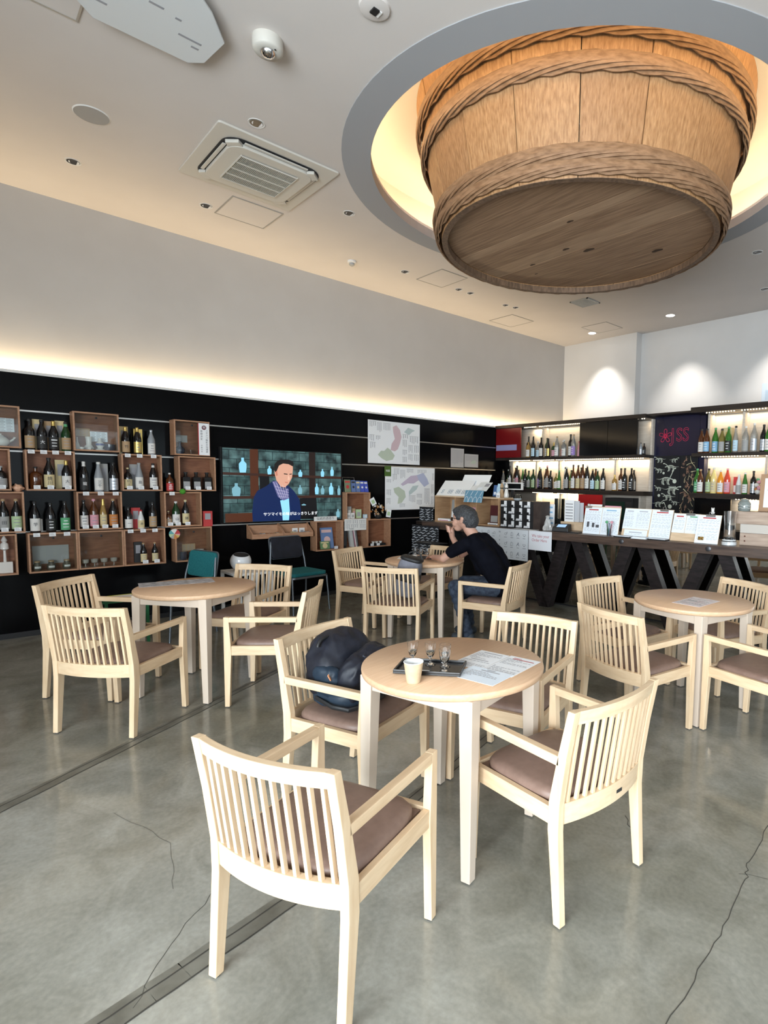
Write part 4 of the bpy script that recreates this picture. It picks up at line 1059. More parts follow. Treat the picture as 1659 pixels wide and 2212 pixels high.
# boxes standing behind some bottles
def carton(y, z, w, h, m, label, x=-6.68, d=0.04):
    t = thing('carton', label, 'box', (x, y, z), 0, 'cartons behind the bottles')
    MB().box(-0.012, d - 0.012, -w / 2, w / 2, 0, h).build('carton_body', m, t, bevel=0.001)
    MB().box(d - 0.0118, d - 0.0112, -w * 0.3, w * 0.3, h * 0.45, h * 0.85).build('printed_front', M_INKG, t)
    return t
carton(0.690, 1.717, 0.075, 0.28, PC['cream'], 'cream carton behind the first top row bottle', d=0.028)
carton(0.768, 1.717, 0.06, 0.27, PC['tan'], 'tan carton between second and third top row bottles', d=0.028)
carton(0.850, 1.717, 0.07, 0.28, PC['cream'], 'cream carton behind the fourth top row bottle', d=0.028)
carton(1.355, 1.717, 0.075, 0.27, PC['cream'], 'cream carton behind the fifth top row bottle', d=0.028)
carton(1.480, 1.717, 0.075, 0.255, PC['gold'], 'gold carton behind the sixth top row bottle', d=0.028)
carton(0.845, 1.367, 0.085, 0.27, PC['cream'], 'cream carton behind the white labelled bottle in the second row', d=0.028)
carton(1.178, 1.343, 0.07, 0.27, PC['grey'], 'grey carton behind the frosted bottle in the second row', d=0.028)
carton(1.430, 1.367, 0.07, 0.25, PC['grey'], 'grey carton beside the frosted bottle in the second row crate', d=0.028)
carton(1.435, 0.969, 0.08, 0.21, PC['red'], 'red carton behind the short white bottle in the third row', d=0.028)
carton(0.655, 0.969, 0.075, 0.12, PC['white'], 'low white carton at the left of the open third row gap', d=0.03)
carton(2.092, 0.969, 0.095, 0.165, PC['red'], 'red box standing on the last bottom row crate', x=-6.63, d=0.06)
carton(1.446, 0.619, 0.07, 0.21, PC['black'], 'black carton beside the small bottles in the bottom row crate', d=0.028)
# ceramics and cards inside the fronted crates
M_CER = mat('white_glaze', (0.66, 0.64, 0.60), 0.18, coat=0.4)
M_DCER = mat('dark_glaze', (0.03, 0.03, 0.05), 0.15, coat=0.4)
def pot(y, z, label, m=M_CER, s=1.0, spout=True):
    t = thing('teapot', label, 'teapot', (-6.63, y, z))
    MB().lathe([(0.030 * s, 0), (0.048 * s, 0.02 * s), (0.050 * s, 0.04 * s), (0.030 * s, 0.062 * s), (0.020 * s, 0.066 * s)], 20).build('pot_body', m, t)
    MB().lathe([(0.021 * s, 0.066 * s), (0.016 * s, 0.074 * s), (0.006 * s, 0.078 * s), (0.007 * s, 0.086 * s)], 14).build('pot_lid', m, t)
    if spout: MB().tube([(0, 0.04 * s, 0.03 * s), (0, 0.065 * s, 0.045 * s), (0, 0.075 * s, 0.066 * s)], 0.008 * s, 8).build('spout', m, t)
    MB().tube([(0, -0.045 * s + 0.045 * s * math.cos(a) * -0.6 - 0.01, 0.045 * s + 0.03 * s * math.sin(a)) for a in [PI * (k / 8 - 0.5) for k in range(9)]], 0.005 * s, 6).build('handle', m, t)
    return t
def vase(y, z, prof, m, label, nm='vase', cat='vase', x=-6.63, grp=None, n=20, bands=None):
    t = thing(nm, label, cat, (x, y, z), 0, grp)
    MB().lathe(prof, n).build('vase_body' if nm == 'vase' else 'body', m, t)
    if bands: MB().lathe(bands, n, cap0=False, cap1=False).build('painted_band', mat('cobalt', (0.08, 0.10, 0.25), 0.3), t)
    return t
def note(y, z, w, h, label, x=-6.69, tilt=0.0, m=M_PAPERB):
    t = thing('info_card', label, 'card', (x, y, z), 0, 'information cards in the crates', )
    MB().box(-0.0008, 0.0008, -w / 2, w / 2, 0, h).build('card', m, t)
    pr = MB()
    for k in range(int(h / 0.013)):
        for j in range(3): pr.box(0.001, 0.0013, -w * 0.44 + j * w * 0.3, -w * 0.44 + j * w * 0.3 + w * (0.2 + 0.06 * ((k + j) % 2)), 0.006 + k * 0.013, 0.010 + k * 0.013)
    pr.build('printing', M_INKG, t, kind='stuff'); return t
b1z = RZ[1][0] + 0.0145
pot(0.430, b1z, 'white glazed teapot in the first top row crate', s=1.25)
note(0.45, b1z + 0.13, 0.16, 0.12, 'grey text card behind the white teapot in the first top crate')
vase(0.978, b1z, [(0.028, 0), (0.022, 0.03), (0.008, 0.075), (0.006, 0.115), (0.010, 0.118)], M_CER, 'white horn-shaped pouring vessel in the second top row crate', x=-6.66)
vase(1.066, b1z, [(0.033, 0), (0.045, 0.02), (0.022, 0.05), (0.026, 0.11), (0.030, 0.125)], M_CER, 'white waisted sake flask in the second top row crate', x=-6.648)
for yy_, k in ((1.000, 'left'), (1.060, 'right')): vase(yy_, b1z, [(0.011, 0), (0.018, 0.010), (0.020, 0.022), (0.018, 0.022), (0.010, 0.004)], M_CER, k + ' small white cup before the white flask in the top crate', 'sake_cup', 'cup', x=-6.583)
vase(1.152, b1z, [(0.036, 0), (0.038, 0.010), (0.020, 0.020), (0.034, 0.045), (0.036, 0.065), (0.012, 0.09), (0.014, 0.115)], M_CER, 'blue and white porcelain flask on a saucer in the second top crate', bands=[(0.0345, 0.045), (0.0365, 0.065)])
vase(1.232, b1z, [(0.040, 0), (0.046, 0.02), (0.046, 0.060), (0.042, 0.062)], M_DCER, 'dark patterned square-shouldered cup at right in the second top crate', 'tea_bowl', 'cup')
note(1.030, b1z + 0.13, 0.11, 0.075, 'pinkish small text card at the left in the second top crate', m=PC['tan'])
note(1.155, b1z + 0.085, 0.14, 0.095, 'bluish text card behind the porcelain flask in the second top crate')
vase(1.850, b1z, [(0.03, 0), (0.048, 0.03), (0.045, 0.055), (0.014, 0.085), (0.012, 0.125), (0.018, 0.13)], M_DCER, 'round black flask in the last top row crate')
note(1.880, b1z + 0.125, 0.12, 0.075, 'grey text card above the black flask in the last top crate', m=PC['grey'])
t = thing('glass_tumbler', 'small clear glass beside the white banner in the last top crate', 'glass', (-6.63, 1.955, b1z)); MB().lathe([(0.012, 0), (0.017, 0.05), (0.0155, 0.05), (0.0105, 0.004)], 16).build('glass_body', M_GLASS, t)
bn = thing('hanging_banner', 'narrow white banner with vertical black characters on the last top row crate', 'banner', (XF + 0.004, 2.062, 1.735))
MB().box(0, 0.004, -0.052, 0.052, 0.0, 0.335).build('banner_board', M_PAPER, bn)
MB().box(0, 0.0035, -0.059, -0.0525, 0.0, 0.335).build('red_edge', M_RED, bn)
mb = MB(); mb.disc(0, 0.29, 0.023, 0, 0.0, 20); mb.build('round_seal', mat('maroon', (0.12, 0.02, 0.03), 0.6), bn, (0.0045, 0, 0), FACE_X)
text('祝', 0.030, M_PAPER, bn, (0.0052, 0, 0.290), FACE_X)
for k, ch in enumerate('ユネスコ無形文化遺産'): text(ch, 0.023, M_INK, bn, (0.0045, 0.026, 0.258 - k * 0.0248), FACE_X)
for k, ch in enumerate('登録決定'): text(ch, 0.024, M_INK, bn, (0.0045, -0.026, 0.250 - k * 0.0275), FACE_X)
for k, ch in enumerate('令和六年'): text(ch, 0.017, M_INK, bn, (0.0045, -0.026, 0.100 - k * 0.0215), FACE_X)
# shell-like lump between the crates, white figurine, glasses, cups
sh = thing('shell', 'pale orange sea shell standing between crates of the second row', 'shell', (-6.62, 0.528, 1.343))
mb = MB(); mb.grid(lambda u, v: ((0.016 + 0.024 * math.sin(PI * v)) * math.cos(2 * PI * u) * (1 + .2 * math.sin(10 * PI * u)), (0.018 + 0.024 * math.sin(PI * v)) * math.sin(2 * PI * u) * (1 + .2 * math.sin(6 * PI * u + 9 * v)), 0.062 * v), 26, 10, wrapu=True)
mb.build('shell_body', mat('shell_peach', (0.70, 0.42, 0.28), 0.4), sh); MB().tube([(0, 0, 0.05), (0.0, -0.02, 0.066)], 0.008, 6).build('spike', mat('shell_peach', (0.70, 0.42, 0.28), 0.4), sh)
b4z = RZ[4][0] + 0.0145
t = thing('figurine', 'white glazed pagoda figurine in the first bottom row crate', 'figurine', (-6.63, 0.415, b4z))
MB().box(-0.03, 0.03, -0.05, 0.05, 0, 0.10).build('plinth', M_CER, t, bevel=0.004)
MB().lathe([(0.012, 0.10), (0.010, 0.20), (0.032, 0.215), (0.028, 0.26), (0.014, 0.275), (0.024, 0.29), (0.006, 0.33)], 14).build('figure_body', M_CER, t)
for k, yy_ in enumerate((0.635, 0.736, 0.852)):
    t = thing('labelled_jar', '%s squat glass jar with white label in the second bottom row crate' % ORD[k], 'jar', (-6.62, yy_, b4z), 0, 'squat glass jars in the bottom row')
    MB().lathe([(0.026, 0), (0.034, 0.015), (0.034, 0.045), (0.022, 0.062), (0.020, 0.075)], 18).build('jar_glass', mat('smoky_glass', (0.10, 0.09, 0.07), 0.06, coat=0.5), t)
    _p = _patch(0.0346, 0.022, 0.040, 40).build('paper_label', PC['white'], t); MB().lathe([(0.022, 0.0755), (0.022, 0.086), (0.019, 0.088)], 14).build('lid', PC['tan'], t)
note(0.745, b4z + 0.05, 0.27, 0.17, 'large grey handwritten sheet behind the squat jars', m=PC['grey'])
for k, yy_ in enumerate((0.996, 1.068, 1.145, 1.226)):
    t = thing('goblet', '%s small stemmed goblet in the third bottom row crate' % ORD[k], 'glass', (-6.62, yy_, b4z), 0, 'small goblets in the bottom row')
    MB().lathe([(0.016, 0), (0.005, 0.006), (0.005, 0.028), (0.026, 0.040), (0.030, 0.072), (0.028, 0.072), (0.022, 0.044), (0.004, 0.036)], 18).build('goblet_body', mat('milky_glass', (0.40, 0.36, 0.32), 0.12, coat=0.4), t)
note(1.925, b4z + 0.085, 0.13, 0.075, 'cream text card in the last bottom row crate', m=PC['tan'])
vase(1.855, b4z, [(0.028, 0), (0.034, 0.02), (0.032, 0.085), (0.029, 0.085)], M_DCER, 'dark mug in the last bottom row crate', 'mug', 'cup')
vase(1.935, b4z, [(0.028, 0), (0.034, 0.02), (0.030, 0.075), (0.027, 0.075)], M_DCER, 'dark tea bowl between the mug and the white cup', 'tea_bowl', 'cup')
vase(2.020, b4z, [(0.026, 0), (0.030, 0.01), (0.038, 0.105), (0.035, 0.105)], M_CER, 'tall white cup at right in the last bottom row crate', 'tall_cup', 'cup')
cw = thing('colour_wheel', 'round colour wheel card hung on the last bottom row crate', 'card', (XF + 0.003, 1.752, 0.905))
WC = [('white', 60, 130), ('red', 0, 60), ('pink', -20, 0), ('gold', -50, -20), ('orange', -100, -50), ('grey', -140, -100), ('palegreen', -180, -140), ('teal', -230, -180)]
for nm, a0, a1 in WC:
    a0, a1 = math.radians(a0), math.radians(a1)
    pts = [(0, 0)] + [(0.052 * math.cos(a0 + (a1 - a0) * k / 6), 0.052 * math.sin(a0 + (a1 - a0) * k / 6)) for k in range(7)]
    MB().prism(pts, 0, 0.002).build('wheel_sector', PC[nm], cw, (0.0, 0, 0), FACE_X)
gb = thing('green_ball', 'small green grass ball hanging below the square bottles', 'decoration', (XF + 0.032, 1.832, 1.348))
mb = MB(); mb.grid(lambda u, v: ((0.028 + .003 * math.sin(14 * PI * u) * math.sin(9 * PI * v)) * math.cos(2 * PI * u) * math.sin(PI * max(.001, min(.999, v))), 0.029 * math.sin(2 * PI * u) * math.sin(PI * max(.001, min(.999, v))), -0.029 * math.cos(PI * v)), 20, 10, wrapu=True)
mb.build('ball_body', mat('moss_green', (0.06, 0.25, 0.02), 0.9), gb)

# ================================================================ television
tv = thing('television', 'large wall television showing a man in a navy jacket before bottle shelves', 'television', (-6.64, 3.0, 1.412))
MB().box(-0.075, -0.012, -0.742, 0.742, -0.427, 0.431).build('tv_body', M_BLACKM, tv, bevel=0.004)
MB().box(-0.012, 0.0, -0.742, 0.742, -0.427, 0.431).build('bezel', M_BLACK, tv, bevel=0.002)
def emi(name, c, s=1.0):
    return mat('screen_' + name, (0.0, 0.0, 0.0), 0.3, emit=c, estr=s)
def screen_stone():
    m = mat('screen_stone_wall', (0, 0, 0), 0.3, emit=(0.05, 0.1, 0.11), estr=1.0)
    nt = m.node_tree; N = nt.nodes; L = nt.links; p = N['Principled BSDF']
    tc = N.new('ShaderNodeTexCoord'); mp = N.new('ShaderNodeMapping'); br = N.new('ShaderNodeTexBrick'); nz = N.new('ShaderNodeTexNoise'); mx = N.new('ShaderNodeMixRGB')
    mp.inputs['Scale'].default_value = (1, 1, 1)
    br.inputs['Scale'].default_value = 5.5; br.inputs['Mortar Size'].default_value = 0.02; br.inputs['Brick Width'].default_value = 0.9; br.inputs['Row Height'].default_value = 0.55
    br.inputs['Color1'].default_value = (0.045, 0.085, 0.090, 1); br.inputs['Color2'].default_value = (0.020, 0.048, 0.050, 1); br.inputs['Mortar'].default_value = (0.006, 0.015, 0.018, 1)
    nz.inputs['Scale'].default_value = 7; nz.inputs['Detail'].default_value = 8; mx.blend_type = 'MULTIPLY'; mx.inputs[0].default_value = 1
    cr = N.new('ShaderNodeValToRGB'); cr.color_ramp.elements[0].position = .35; cr.color_ramp.elements[0].color = (.12, .14, .16, 1); cr.color_ramp.elements[1].position = .65; cr.color_ramp.elements[1].color = (1.7, 1.7, 1.6, 1)
    L.new(tc.outputs['Object'], mp.inputs[0]); L.new(mp.outputs[0], br.inputs['Vector']); L.new(tc.outputs['Object'], nz.inputs['Vector']); L.new(nz.outputs['Fac'], cr.inputs[0])
    L.new(br.outputs['Color'], mx.inputs[1]); L.new(cr.outputs[0], mx.inputs[2]); L.new(mx.outputs[0], p.inputs['Emission Color'])
    return m
sc = MB(); sc.rect(-0.725, -0.415, 0.725, 0.420)
scr = sc.build('screen', screen_stone(), tv, (0.0006, 0, 0), FACE_X)
def pic(fn, m, z, name='screen_picture'):
    mb = MB(); fn(mb); return mb.build(name, m, scr, (0, 0, z))
def px_(a, b):   # zoomed screen picture to metres on the screen
    return (-0.725 + (a - 110) / 865 * 1.45, max(-0.414, 0.420 - (b - (290 + (a - 110) * 0.047)) / (530 - (a - 110) * 0.07) * 0.835))
def pp(l): return [px_(*q) for q in l]
wood_e = emi('wood', (0.055, 0.016, 0.006)); dark_e = emi('dark', (0.003, 0.003, 0.004)); shelf_e = emi('shelf', (0.030, 0.012, 0.008))
pic(lambda b: [b.poly(pp([(288, 300), (345, 300), (345, 640), (288, 640)][::-1])), b.poly(pp([(120, 755), (330, 750), (330, 820), (120, 822)][::-1])) ], wood_e, 0.0003)
pic(lambda b: [b.poly(pp([(715, 320), (765, 320), (765, 800), (715, 800)][::-1]))], emi('post', (0.012, 0.006, 0.005)), 0.0003)
pic(lambda b: [b.poly(pp([(110, 462), (975, 495), (975, 512), (110, 480)][::-1])), b.poly(pp([(110, 632), (975, 628), (975, 646), (110, 652)][::-1]))], shelf_e, 0.0006)
pic(lambda b: [b.poly(pp([(640, 650), (770, 640), (780, 800), (640, 800)][::-1]))], dark_e, 0.0005)
pic(lambda b: [b.poly(pp([(352, 480), (420, 484), (420, 640), (352, 640)][::-1]))], dark_e, 0.0004)
cy = emi('porcelain', (0.20, 0.48, 0.62), 1.0); cy2 = emi('porcelain_dim', (0.14, 0.30, 0.36), 1.0)
def vs(b, x, y0, y1, w):
    l = [(x - w * .4, y0), (x - w / 2, y0 - (y0 - y1) * .3), (x - w / 2, y0 - (y0 - y1) * .6), (x - w * .18, y0 - (y0 - y1) * .78), (x - w * .18, y1), (x + w * .18, y1), (x + w * .18, y0 - (y0 - y1) * .78), (x + w / 2, y0 - (y0 - y1) * .6), (x + w / 2, y0 - (y0 - y1) * .3), (x + w * .4, y0)]
    b.poly(pp(l)[::-1])
pic(lambda b: [vs(b, *q) for q in ((240, 465, 360, 50), (822, 495, 440, 28), (900, 490, 425, 28), (775, 622, 545, 30), (892, 625, 540, 36), (648, 495, 445, 30), (422, 478, 418, 30))], cy, 0.0008)
pic(lambda b: [vs(b, *q) for q in ((195, 632, 540, 56), (645, 620, 555, 30), (822, 622, 560, 28), (957, 628, 560, 26), (672, 702, 690, 34), (948, 790, 730, 30))], cy2, 0.0008)
pic(lambda b: [b.poly(pp([(300, 815), (298, 740), (310, 640), (335, 595), (400, 560), (450, 520), (560, 560), (600, 600), (640, 660), (650, 740), (645, 815)]))], emi('navy_jacket', (0.003, 0.012, 0.060)), 0.0010)
pic(lambda b: [b.poly(pp([(495, 665), (560, 650), (565, 740), (558, 808), (512, 808), (508, 740)]))], emi('shirt', (0.22, 0.52, 0.75)), 0.0012)
pic(lambda b: [b.poly(pp([(455, 440), (462, 400), (480, 385), (590, 390), (592, 440), (585, 500), (560, 545), (530, 572), (500, 565), (470, 520), (460, 480)]))], emi('skin', (0.50, 0.27, 0.19)), 0.0014)
pic(lambda b: [b.poly(pp([(455, 445), (458, 405), (475, 385), (500, 372), (560, 372), (592, 385), (600, 410), (590, 420), (560, 405), (520, 400), (490, 415), (475, 450), (462, 462)])), b.poly(pp([(525, 470), (552, 474), (552, 480), (525, 477)])), b.poly(pp([(566, 474), (584, 472), (584, 478), (566, 480)]))], emi('hair', (0.008, 0.007, 0.007)), 0.0017)
pic(lambda b: [b.poly(pp([(462, 450), (476, 445), (480, 485), (468, 490)])), b.poly(pp([(530, 530), (556, 533), (550, 541), (534, 538)]))], emi('skin_red', (0.40, 0.15, 0.10)), 0.0016)
pic(lambda b: [b.poly(pp([(555, 480), (566, 500), (568, 518), (552, 518)]))], emi('skin_light', (0.60, 0.36, 0.26)), 0.0016)
def scarf(b):
    b.poly(pp([(440, 530), (470, 525), (500, 580), (530, 590), (555, 575), (560, 650), (520, 665), (480, 640)]))
pic(scarf, emi('scarf', (0.10, 0.10, 0.22)), 0.0015)
def scarf2(b):
    for k in range(5): b.stroke(pp([(448 + 22 * k, 530 + 8 * k), (500 + 12 * k, 655 - 4 * k)]), 0.004)
    for k in range(4): b.stroke(pp([(455 + 10 * k, 560 + 25 * k), (560, 590 + 18 * k)]), 0.003)
pic(scarf2, emi('scarf_stripe', (0.42, 0.40, 0.52)), 0.0018)
text('サツマイモの味がはっきりします', 0.0455, emi('subtitle', (0.85, 0.88, 0.92)), scr, (0.058, -0.335, 0.0022), (0, 0, 0), name='subtitle')

# ================================================================ posters, shelf trays and small goods on the left wall
def wall_poster(name, label, y0, y1, z0, z1, seed, regions, cat='poster', x=XL + 0.013, group=None, m=M_PAPER):
    w, h = y1 - y0, z1 - z0
    t = thing(name, label, cat, (x, y0, z0), 0, group)
    MB().box(0, 0.0015, 0, w, 0, h).build('sheet', m, t)
    for i, (pts, mm) in enumerate(regions):
        mb = MB(); mb.poly([(a * w, b * h) for a, b in pts]); mb.build('map_region', mm, t, (0.002 + 0.0003 * i, 0, 0), FACE_X)
    return t
def columns(t, blocks, seed, rule=True, m=M_INKG):
    rnd = random.Random(seed); mb = MB()
    for (x0, y0, x1, y1, n) in blocks:
        w = (x1 - x0) / n
        mb.rect(x0, y1, x1, y1 + 0.004, 0)
        for k in range(n):
            xx = x0 + (k + .5) * w; yy = y1 - 0.004; lo = y0 + rnd.uniform(0, 0.25) * (y1 - y0)
            while yy > lo:
                l = rnd.uniform(0.006, 0.016); mb.rect(xx - w * .18, max(yy - l, lo), xx + w * .18, yy, 1); yy -= l + 0.003
    mb.build('printed_columns', [M_INKG, m], t, (0.0036, 0, 0), FACE_X, kind='stuff')
M_MPINK = mat('map_pink', (0.58, 0.44, 0.47), 0.8); M_MGREEN = mat('map_green', (0.46, 0.52, 0.42), 0.8); M_MBLUE = mat('map_blue', (0.42, 0.45, 0.60), 0.8); M_MTEAL = mat('map_teal', (0.45, 0.53, 0.53), 0.8); M_MPURP = mat('map_purple', (0.50, 0.43, 0.54), 0.8)
p1 = wall_poster('map_poster', 'upper map poster with a narrow pink and green country on the black wall', 4.165, 5.03, 1.735, 2.315, 1,
    [([(.44, .48), (.50, .60), (.47, .75), (.46, .88), (.53, .93), (.60, .82), (.63, .66), (.60, .50), (.56, .36), (.50, .30), (.42, .33)], M_MPINK),
     ([(.18, .20), (.24, .30), (.30, .30), (.36, .38), (.42, .33), (.50, .20), (.46, .10), (.34, .06), (.25, .12)], M_MGREEN),
     ([(.68, .78), (.76, .90), (.90, .84), (.84, .80), (.78, .72)], M_MTEAL)])
columns(p1, [(0.02, 0.49, 0.13, 0.56, 4), (0.14, 0.42, 0.22, 0.55, 4), (0.02, 0.30, 0.10, 0.38, 3), (0.03, 0.20, 0.12, 0.28, 3), (0.24, 0.44, 0.36, 0.55, 5), (0.12, 0.32, 0.20, 0.37, 3), (0.56, 0.36, 0.66, 0.42, 3), (0.68, 0.30, 0.84, 0.40, 5),
             (0.56, 0.24, 0.64, 0.34, 3), (0.66, 0.17, 0.74, 0.27, 3), (0.76, 0.17, 0.85, 0.27, 3), (0.56, 0.13, 0.64, 0.20, 3), (0.66, 0.05, 0.74, 0.14, 3), (0.76, 0.04, 0.85, 0.14, 3), (0.56, 0.02, 0.64, 0.10, 3)], 3)
p2 = wall_poster('map_poster', 'lower map poster with green corner mark and bluish country map', 4.438, 5.309, 1.09, 1.695, 2,
    [([(.30, .60), (.42, .72), (.50, .80), (.62, .82), (.66, .70), (.56, .62), (.44, .62), (.34, .56)], M_MPURP),
     ([(.62, .82), (.76, .88), (.84, .74), (.88, .62), (.78, .54), (.72, .62), (.66, .70)], M_MBLUE),
     ([(.16, .50), (.26, .54), (.38, .44), (.40, .30), (.32, .16), (.24, .14), (.26, .30), (.18, .40)], M_MGREEN),
     ([(.46, .42), (.54, .56), (.66, .58), (.62, .48), (.52, .38), (.47, .34)], M_MTEAL)])
MB().box(0.0018, 0.0022, -0.01, 0.10, 0.47, 0.615).build('green_corner', mat('moss_label', (0.06, 0.12, 0.02), 0.7), p2)
text('地図', 0.035, M_PAPER, p2, (0.0028, 0.045, 0.545), FACE_X)
columns(p2, [(0.14, 0.50, 0.24, 0.58, 4), (0.25, 0.44, 0.34, 0.56, 4), (0.36, 0.52, 0.48, 0.58, 5), (0.55, 0.52, 0.72, 0.57, 6), (0.02, 0.38, 0.10, 0.42, 3), (0.12, 0.40, 0.20, 0.50, 3), (0.02, 0.20, 0.10, 0.28, 3), (0.02, 0.08, 0.09, 0.16, 3),
             (0.40, 0.10, 0.52, 0.20, 5), (0.54, 0.16, 0.64, 0.22, 4), (0.54, 0.06, 0.64, 0.13, 4), (0.68, 0.04, 0.78, 0.30, 4), (0.80, 0.22, 0.86, 0.36, 3), (0.80, 0.06, 0.86, 0.18, 3), (0.24, 0.03, 0.34, 0.08, 4), (0.82, 0.42, 0.86, 0.52, 2)], 7)
for lb, a, b, c, d, sd in (('tall printed notice on the black wall right of the posters', 5.62, 5.885, 1.725, 2.015, 5), ('smaller printed notice on the black wall, right of the tall notice', 5.90, 6.19, 1.735, 1.94, 6)):
    q = wall_poster('notice', lb, a, b, c, d, sd, [([(.4, .3), (.6, .6), (.85, .5), (.8, .25)], M_MGREEN)] if sd == 6 else [], m=mat('grey_paper', (0.48, 0.46, 0.44), 0.8))
    columns(q, [(0.02, 0.02 if sd == 5 else 0.09, b - a - 0.02, d - c - 0.03, 9)], sd)
# sloping shelf trays below the television
for k, (y0, w, lb) in enumerate(((2.547, 0.372, 'left sloping wooden shelf tray with cards under the television'), (2.922, 0.372, 'right sloping wooden shelf tray with leaflets under the television'))):
    t = thing('shelf_tray', lb, 'tray', (XF, y0, 0.800), 0, 'wooden shelf trays under the television')
    d = XB - XF
    MB().box(d, 0, 0, w, 0, 0.012).build('bottom_board', M_CRATE, t)
    MB().box(d, d + 0.010, 0.012, w - 0.012, 0.012, 0.150).build('back_board', M_CRATE, t)
    MB().box(-0.012, 0, 0.012, w - 0.012, 0.012, 0.055).build('front_board', M_CRATE, t)
    for y in (0, w - 0.012):
        MB().add([(d, y, .012), (0, y, .012), (0, y, .060), (d, y, .165), (d, y + .012, .012), (0, y + .012, .012), (0, y + .012, .060), (d, y + .012, .165)], [(0, 1, 2, 3), (7, 6, 5, 4), (0, 4, 5, 1), (1, 5, 6, 2), (2, 6, 7, 3), (3, 7, 4, 0)]).build('side_board', M_CRATE, t)
    rd = random.Random(k)
    for i in range(6):
        q = thing('card_bundle', '%s card bundle from left in the %s shelf tray under the television' % (ORD[i], ('left', 'right')[k]), 'cards', (XF - 0.09 + 0.02 * (i % 2), y0 + 0.05 + i * 0.054, 0.8125 + 0.0005), rd.uniform(-.1, .1), 'card bundles in the shelf trays')
        MB().box(-0.035, 0.035, -0.020, 0.020, 0, 0.022 + 0.012 * ((i * 7) % 3)).build('cards', (M_WHITE, PC['tan'], PC['grey'], PC['cream'])[(i + k) % 4], q)
        MB().box(-0.025, 0.025, -0.015, 0.015, 0.0222 + 0.012 * ((i * 7) % 3), 0.023 + 0.012 * ((i * 7) % 3)).build('card_print', (PC['orange'], M_INKG)[(i + k) % 2], q)
    if k == 1:
        for j in range(2):
            q = thing('framed_pamphlet', ('left', 'right')[j] + ' pamphlet sticking up from the right shelf tray', 'paper', (XF - 0.135, y0 + 0.20 + 0.09 * j, 0.8130), 0.0)
            MB().box(-0.004, 0, -0.035, 0.035, 0, 0.085).build('pamphlet', M_WHITE, q); MB().box(0.0002, 0.001, -0.02, 0.02, 0.02, 0.06).build('pamphlet_print', M_INKG, q)
sg_ = thing('sign_strip', 'small white sign strip with black characters above the lower left crate', 'sign', (XF, 3.46, 0.983)); MB().box(-0.003, 0, -0.155, 0.155, 0, 0.055).build('strip', M_WHITE, sg_); text('伝統的酒造り', 0.040, M_INK, sg_, (0.0006, 0, 0.028), FACE_X)
# goods on and in the shelf boxes right of the television
def booklet(name, label, y, z, w, h, m1, m2, x=-6.60, lean=0.12, group='brochures on the upright crate', glyph=None, cat='brochure', rz=0.0):
    t = thing(name, label, cat, (x, y, z + 0.002), 0, group, rot=(0, -lean, rz))
    MB().box(-0.006, 0, -w / 2, w / 2, 0, h).build('cover', m1, t)
    mb = MB(); mb.disc(0, h * 0.42, w * 0.26, 0, 0, 14); mb.build('cover_picture', m2, t, (0.0006, 0, 0), FACE_X)
    MB().box(0.0003, 0.0009, -w * 0.4, w * 0.4, h * 0.76, h * 0.90).build('cover_title', m2, t)
    return t
zc = 1.3412
booklet('brochure', 'green and red brochure at left on the upright crate', 3.803, zc, 0.090, 0.16, mat('book_green', (0.16, 0.20, 0.12), 0.5), PC['red'])
booklet('brochure', 'blue brochure, second from left on the upright crate', 3.888, zc, 0.062, 0.155, mat('book_blue', (0.10, 0.16, 0.34), 0.5), PC['black'])
booklet('brochure', 'blue brochure, third from left on the upright crate', 3.957, zc, 0.062, 0.15, mat('book_blue', (0.10, 0.16, 0.34), 0.5), PC['cream'])
booklet('brochure', 'bright blue tilted brochure with white oval, fourth on the upright crate', 4.022, zc, 0.055, 0.15, mat('book_blue2', (0.05, 0.08, 0.42), 0.5), PC['white'], lean=0.2)
booklet('brochure', 'bright blue tilted brochure at right end of the upright crate', 4.084, zc, 0.055, 0.15, mat('book_blue2', (0.05, 0.08, 0.42), 0.5), PC['white'], lean=0.26)
wr_ = thing('wire_rack', 'thin wire brochure rack on top of the upright crate', 'rack', (-6.63, 3.84, zc))
for y0 in (-0.085, 0.085): MB().tube([(0.0, y0, 0), (-0.03, y0, 0.19)], 0.0025, 6).build('wire_upright', M_STEEL, wr_)
MB().tube([(-0.03, -0.085, 0.19), (-0.03, 0.085, 0.19)], 0.0025, 6).build('wire_top', M_STEEL, wr_)
z1_ = 0.9822 + 0.0148
for y, w, h, m1, m2, lb, z in ((3.845, .06, .155, PC['grey'], PC['white'], 'tall grey tin in the upright crate', z1_), (3.915, .04, .13, PC['tan'], PC['pink'], 'brown package behind the tins in the upright crate', z1_),
                        (3.80, .052, .075, PC['white'], PC['grey'], 'left small white box in the upright crate', z1_), (3.862, .052, .075, PC['white'], PC['grey'], 'right small white box in the upright crate', z1_), (3.985, .08, .115, PC['palegreen'], PC['grey'], 'green and white patterned box in the upright crate', z1_), (4.055, .045, .05, PC['lightblue'], PC['white'], 'small crumpled pale packet in the upright crate', z1_)):
    x = -6.60 if h < 0.1 else -6.66
    t = thing('package', lb, 'package', (x, y, z), 0, 'packages in the upright crate')
    MB().box(-0.02, 0.02, -w / 2, w / 2, 0, h).build('package_body', m1, t, bevel=0.002); MB().box(0.0202, 0.0208, -w * .3, w * .3, h * .2, h * .7).build('package_print', m2, t)
z2_ = 0.604 + 0.0160
booklet('magazine', 'blue magazine with pink cover picture in the left lower crate', 3.53, z2_, 0.17, 0.27, mat('mag_blue', (0.12, 0.20, 0.38), 0.5), mat('mag_pink', (0.62, 0.42, 0.40), 0.6), x=-6.625, group=None, cat='magazine', lean=0.2)
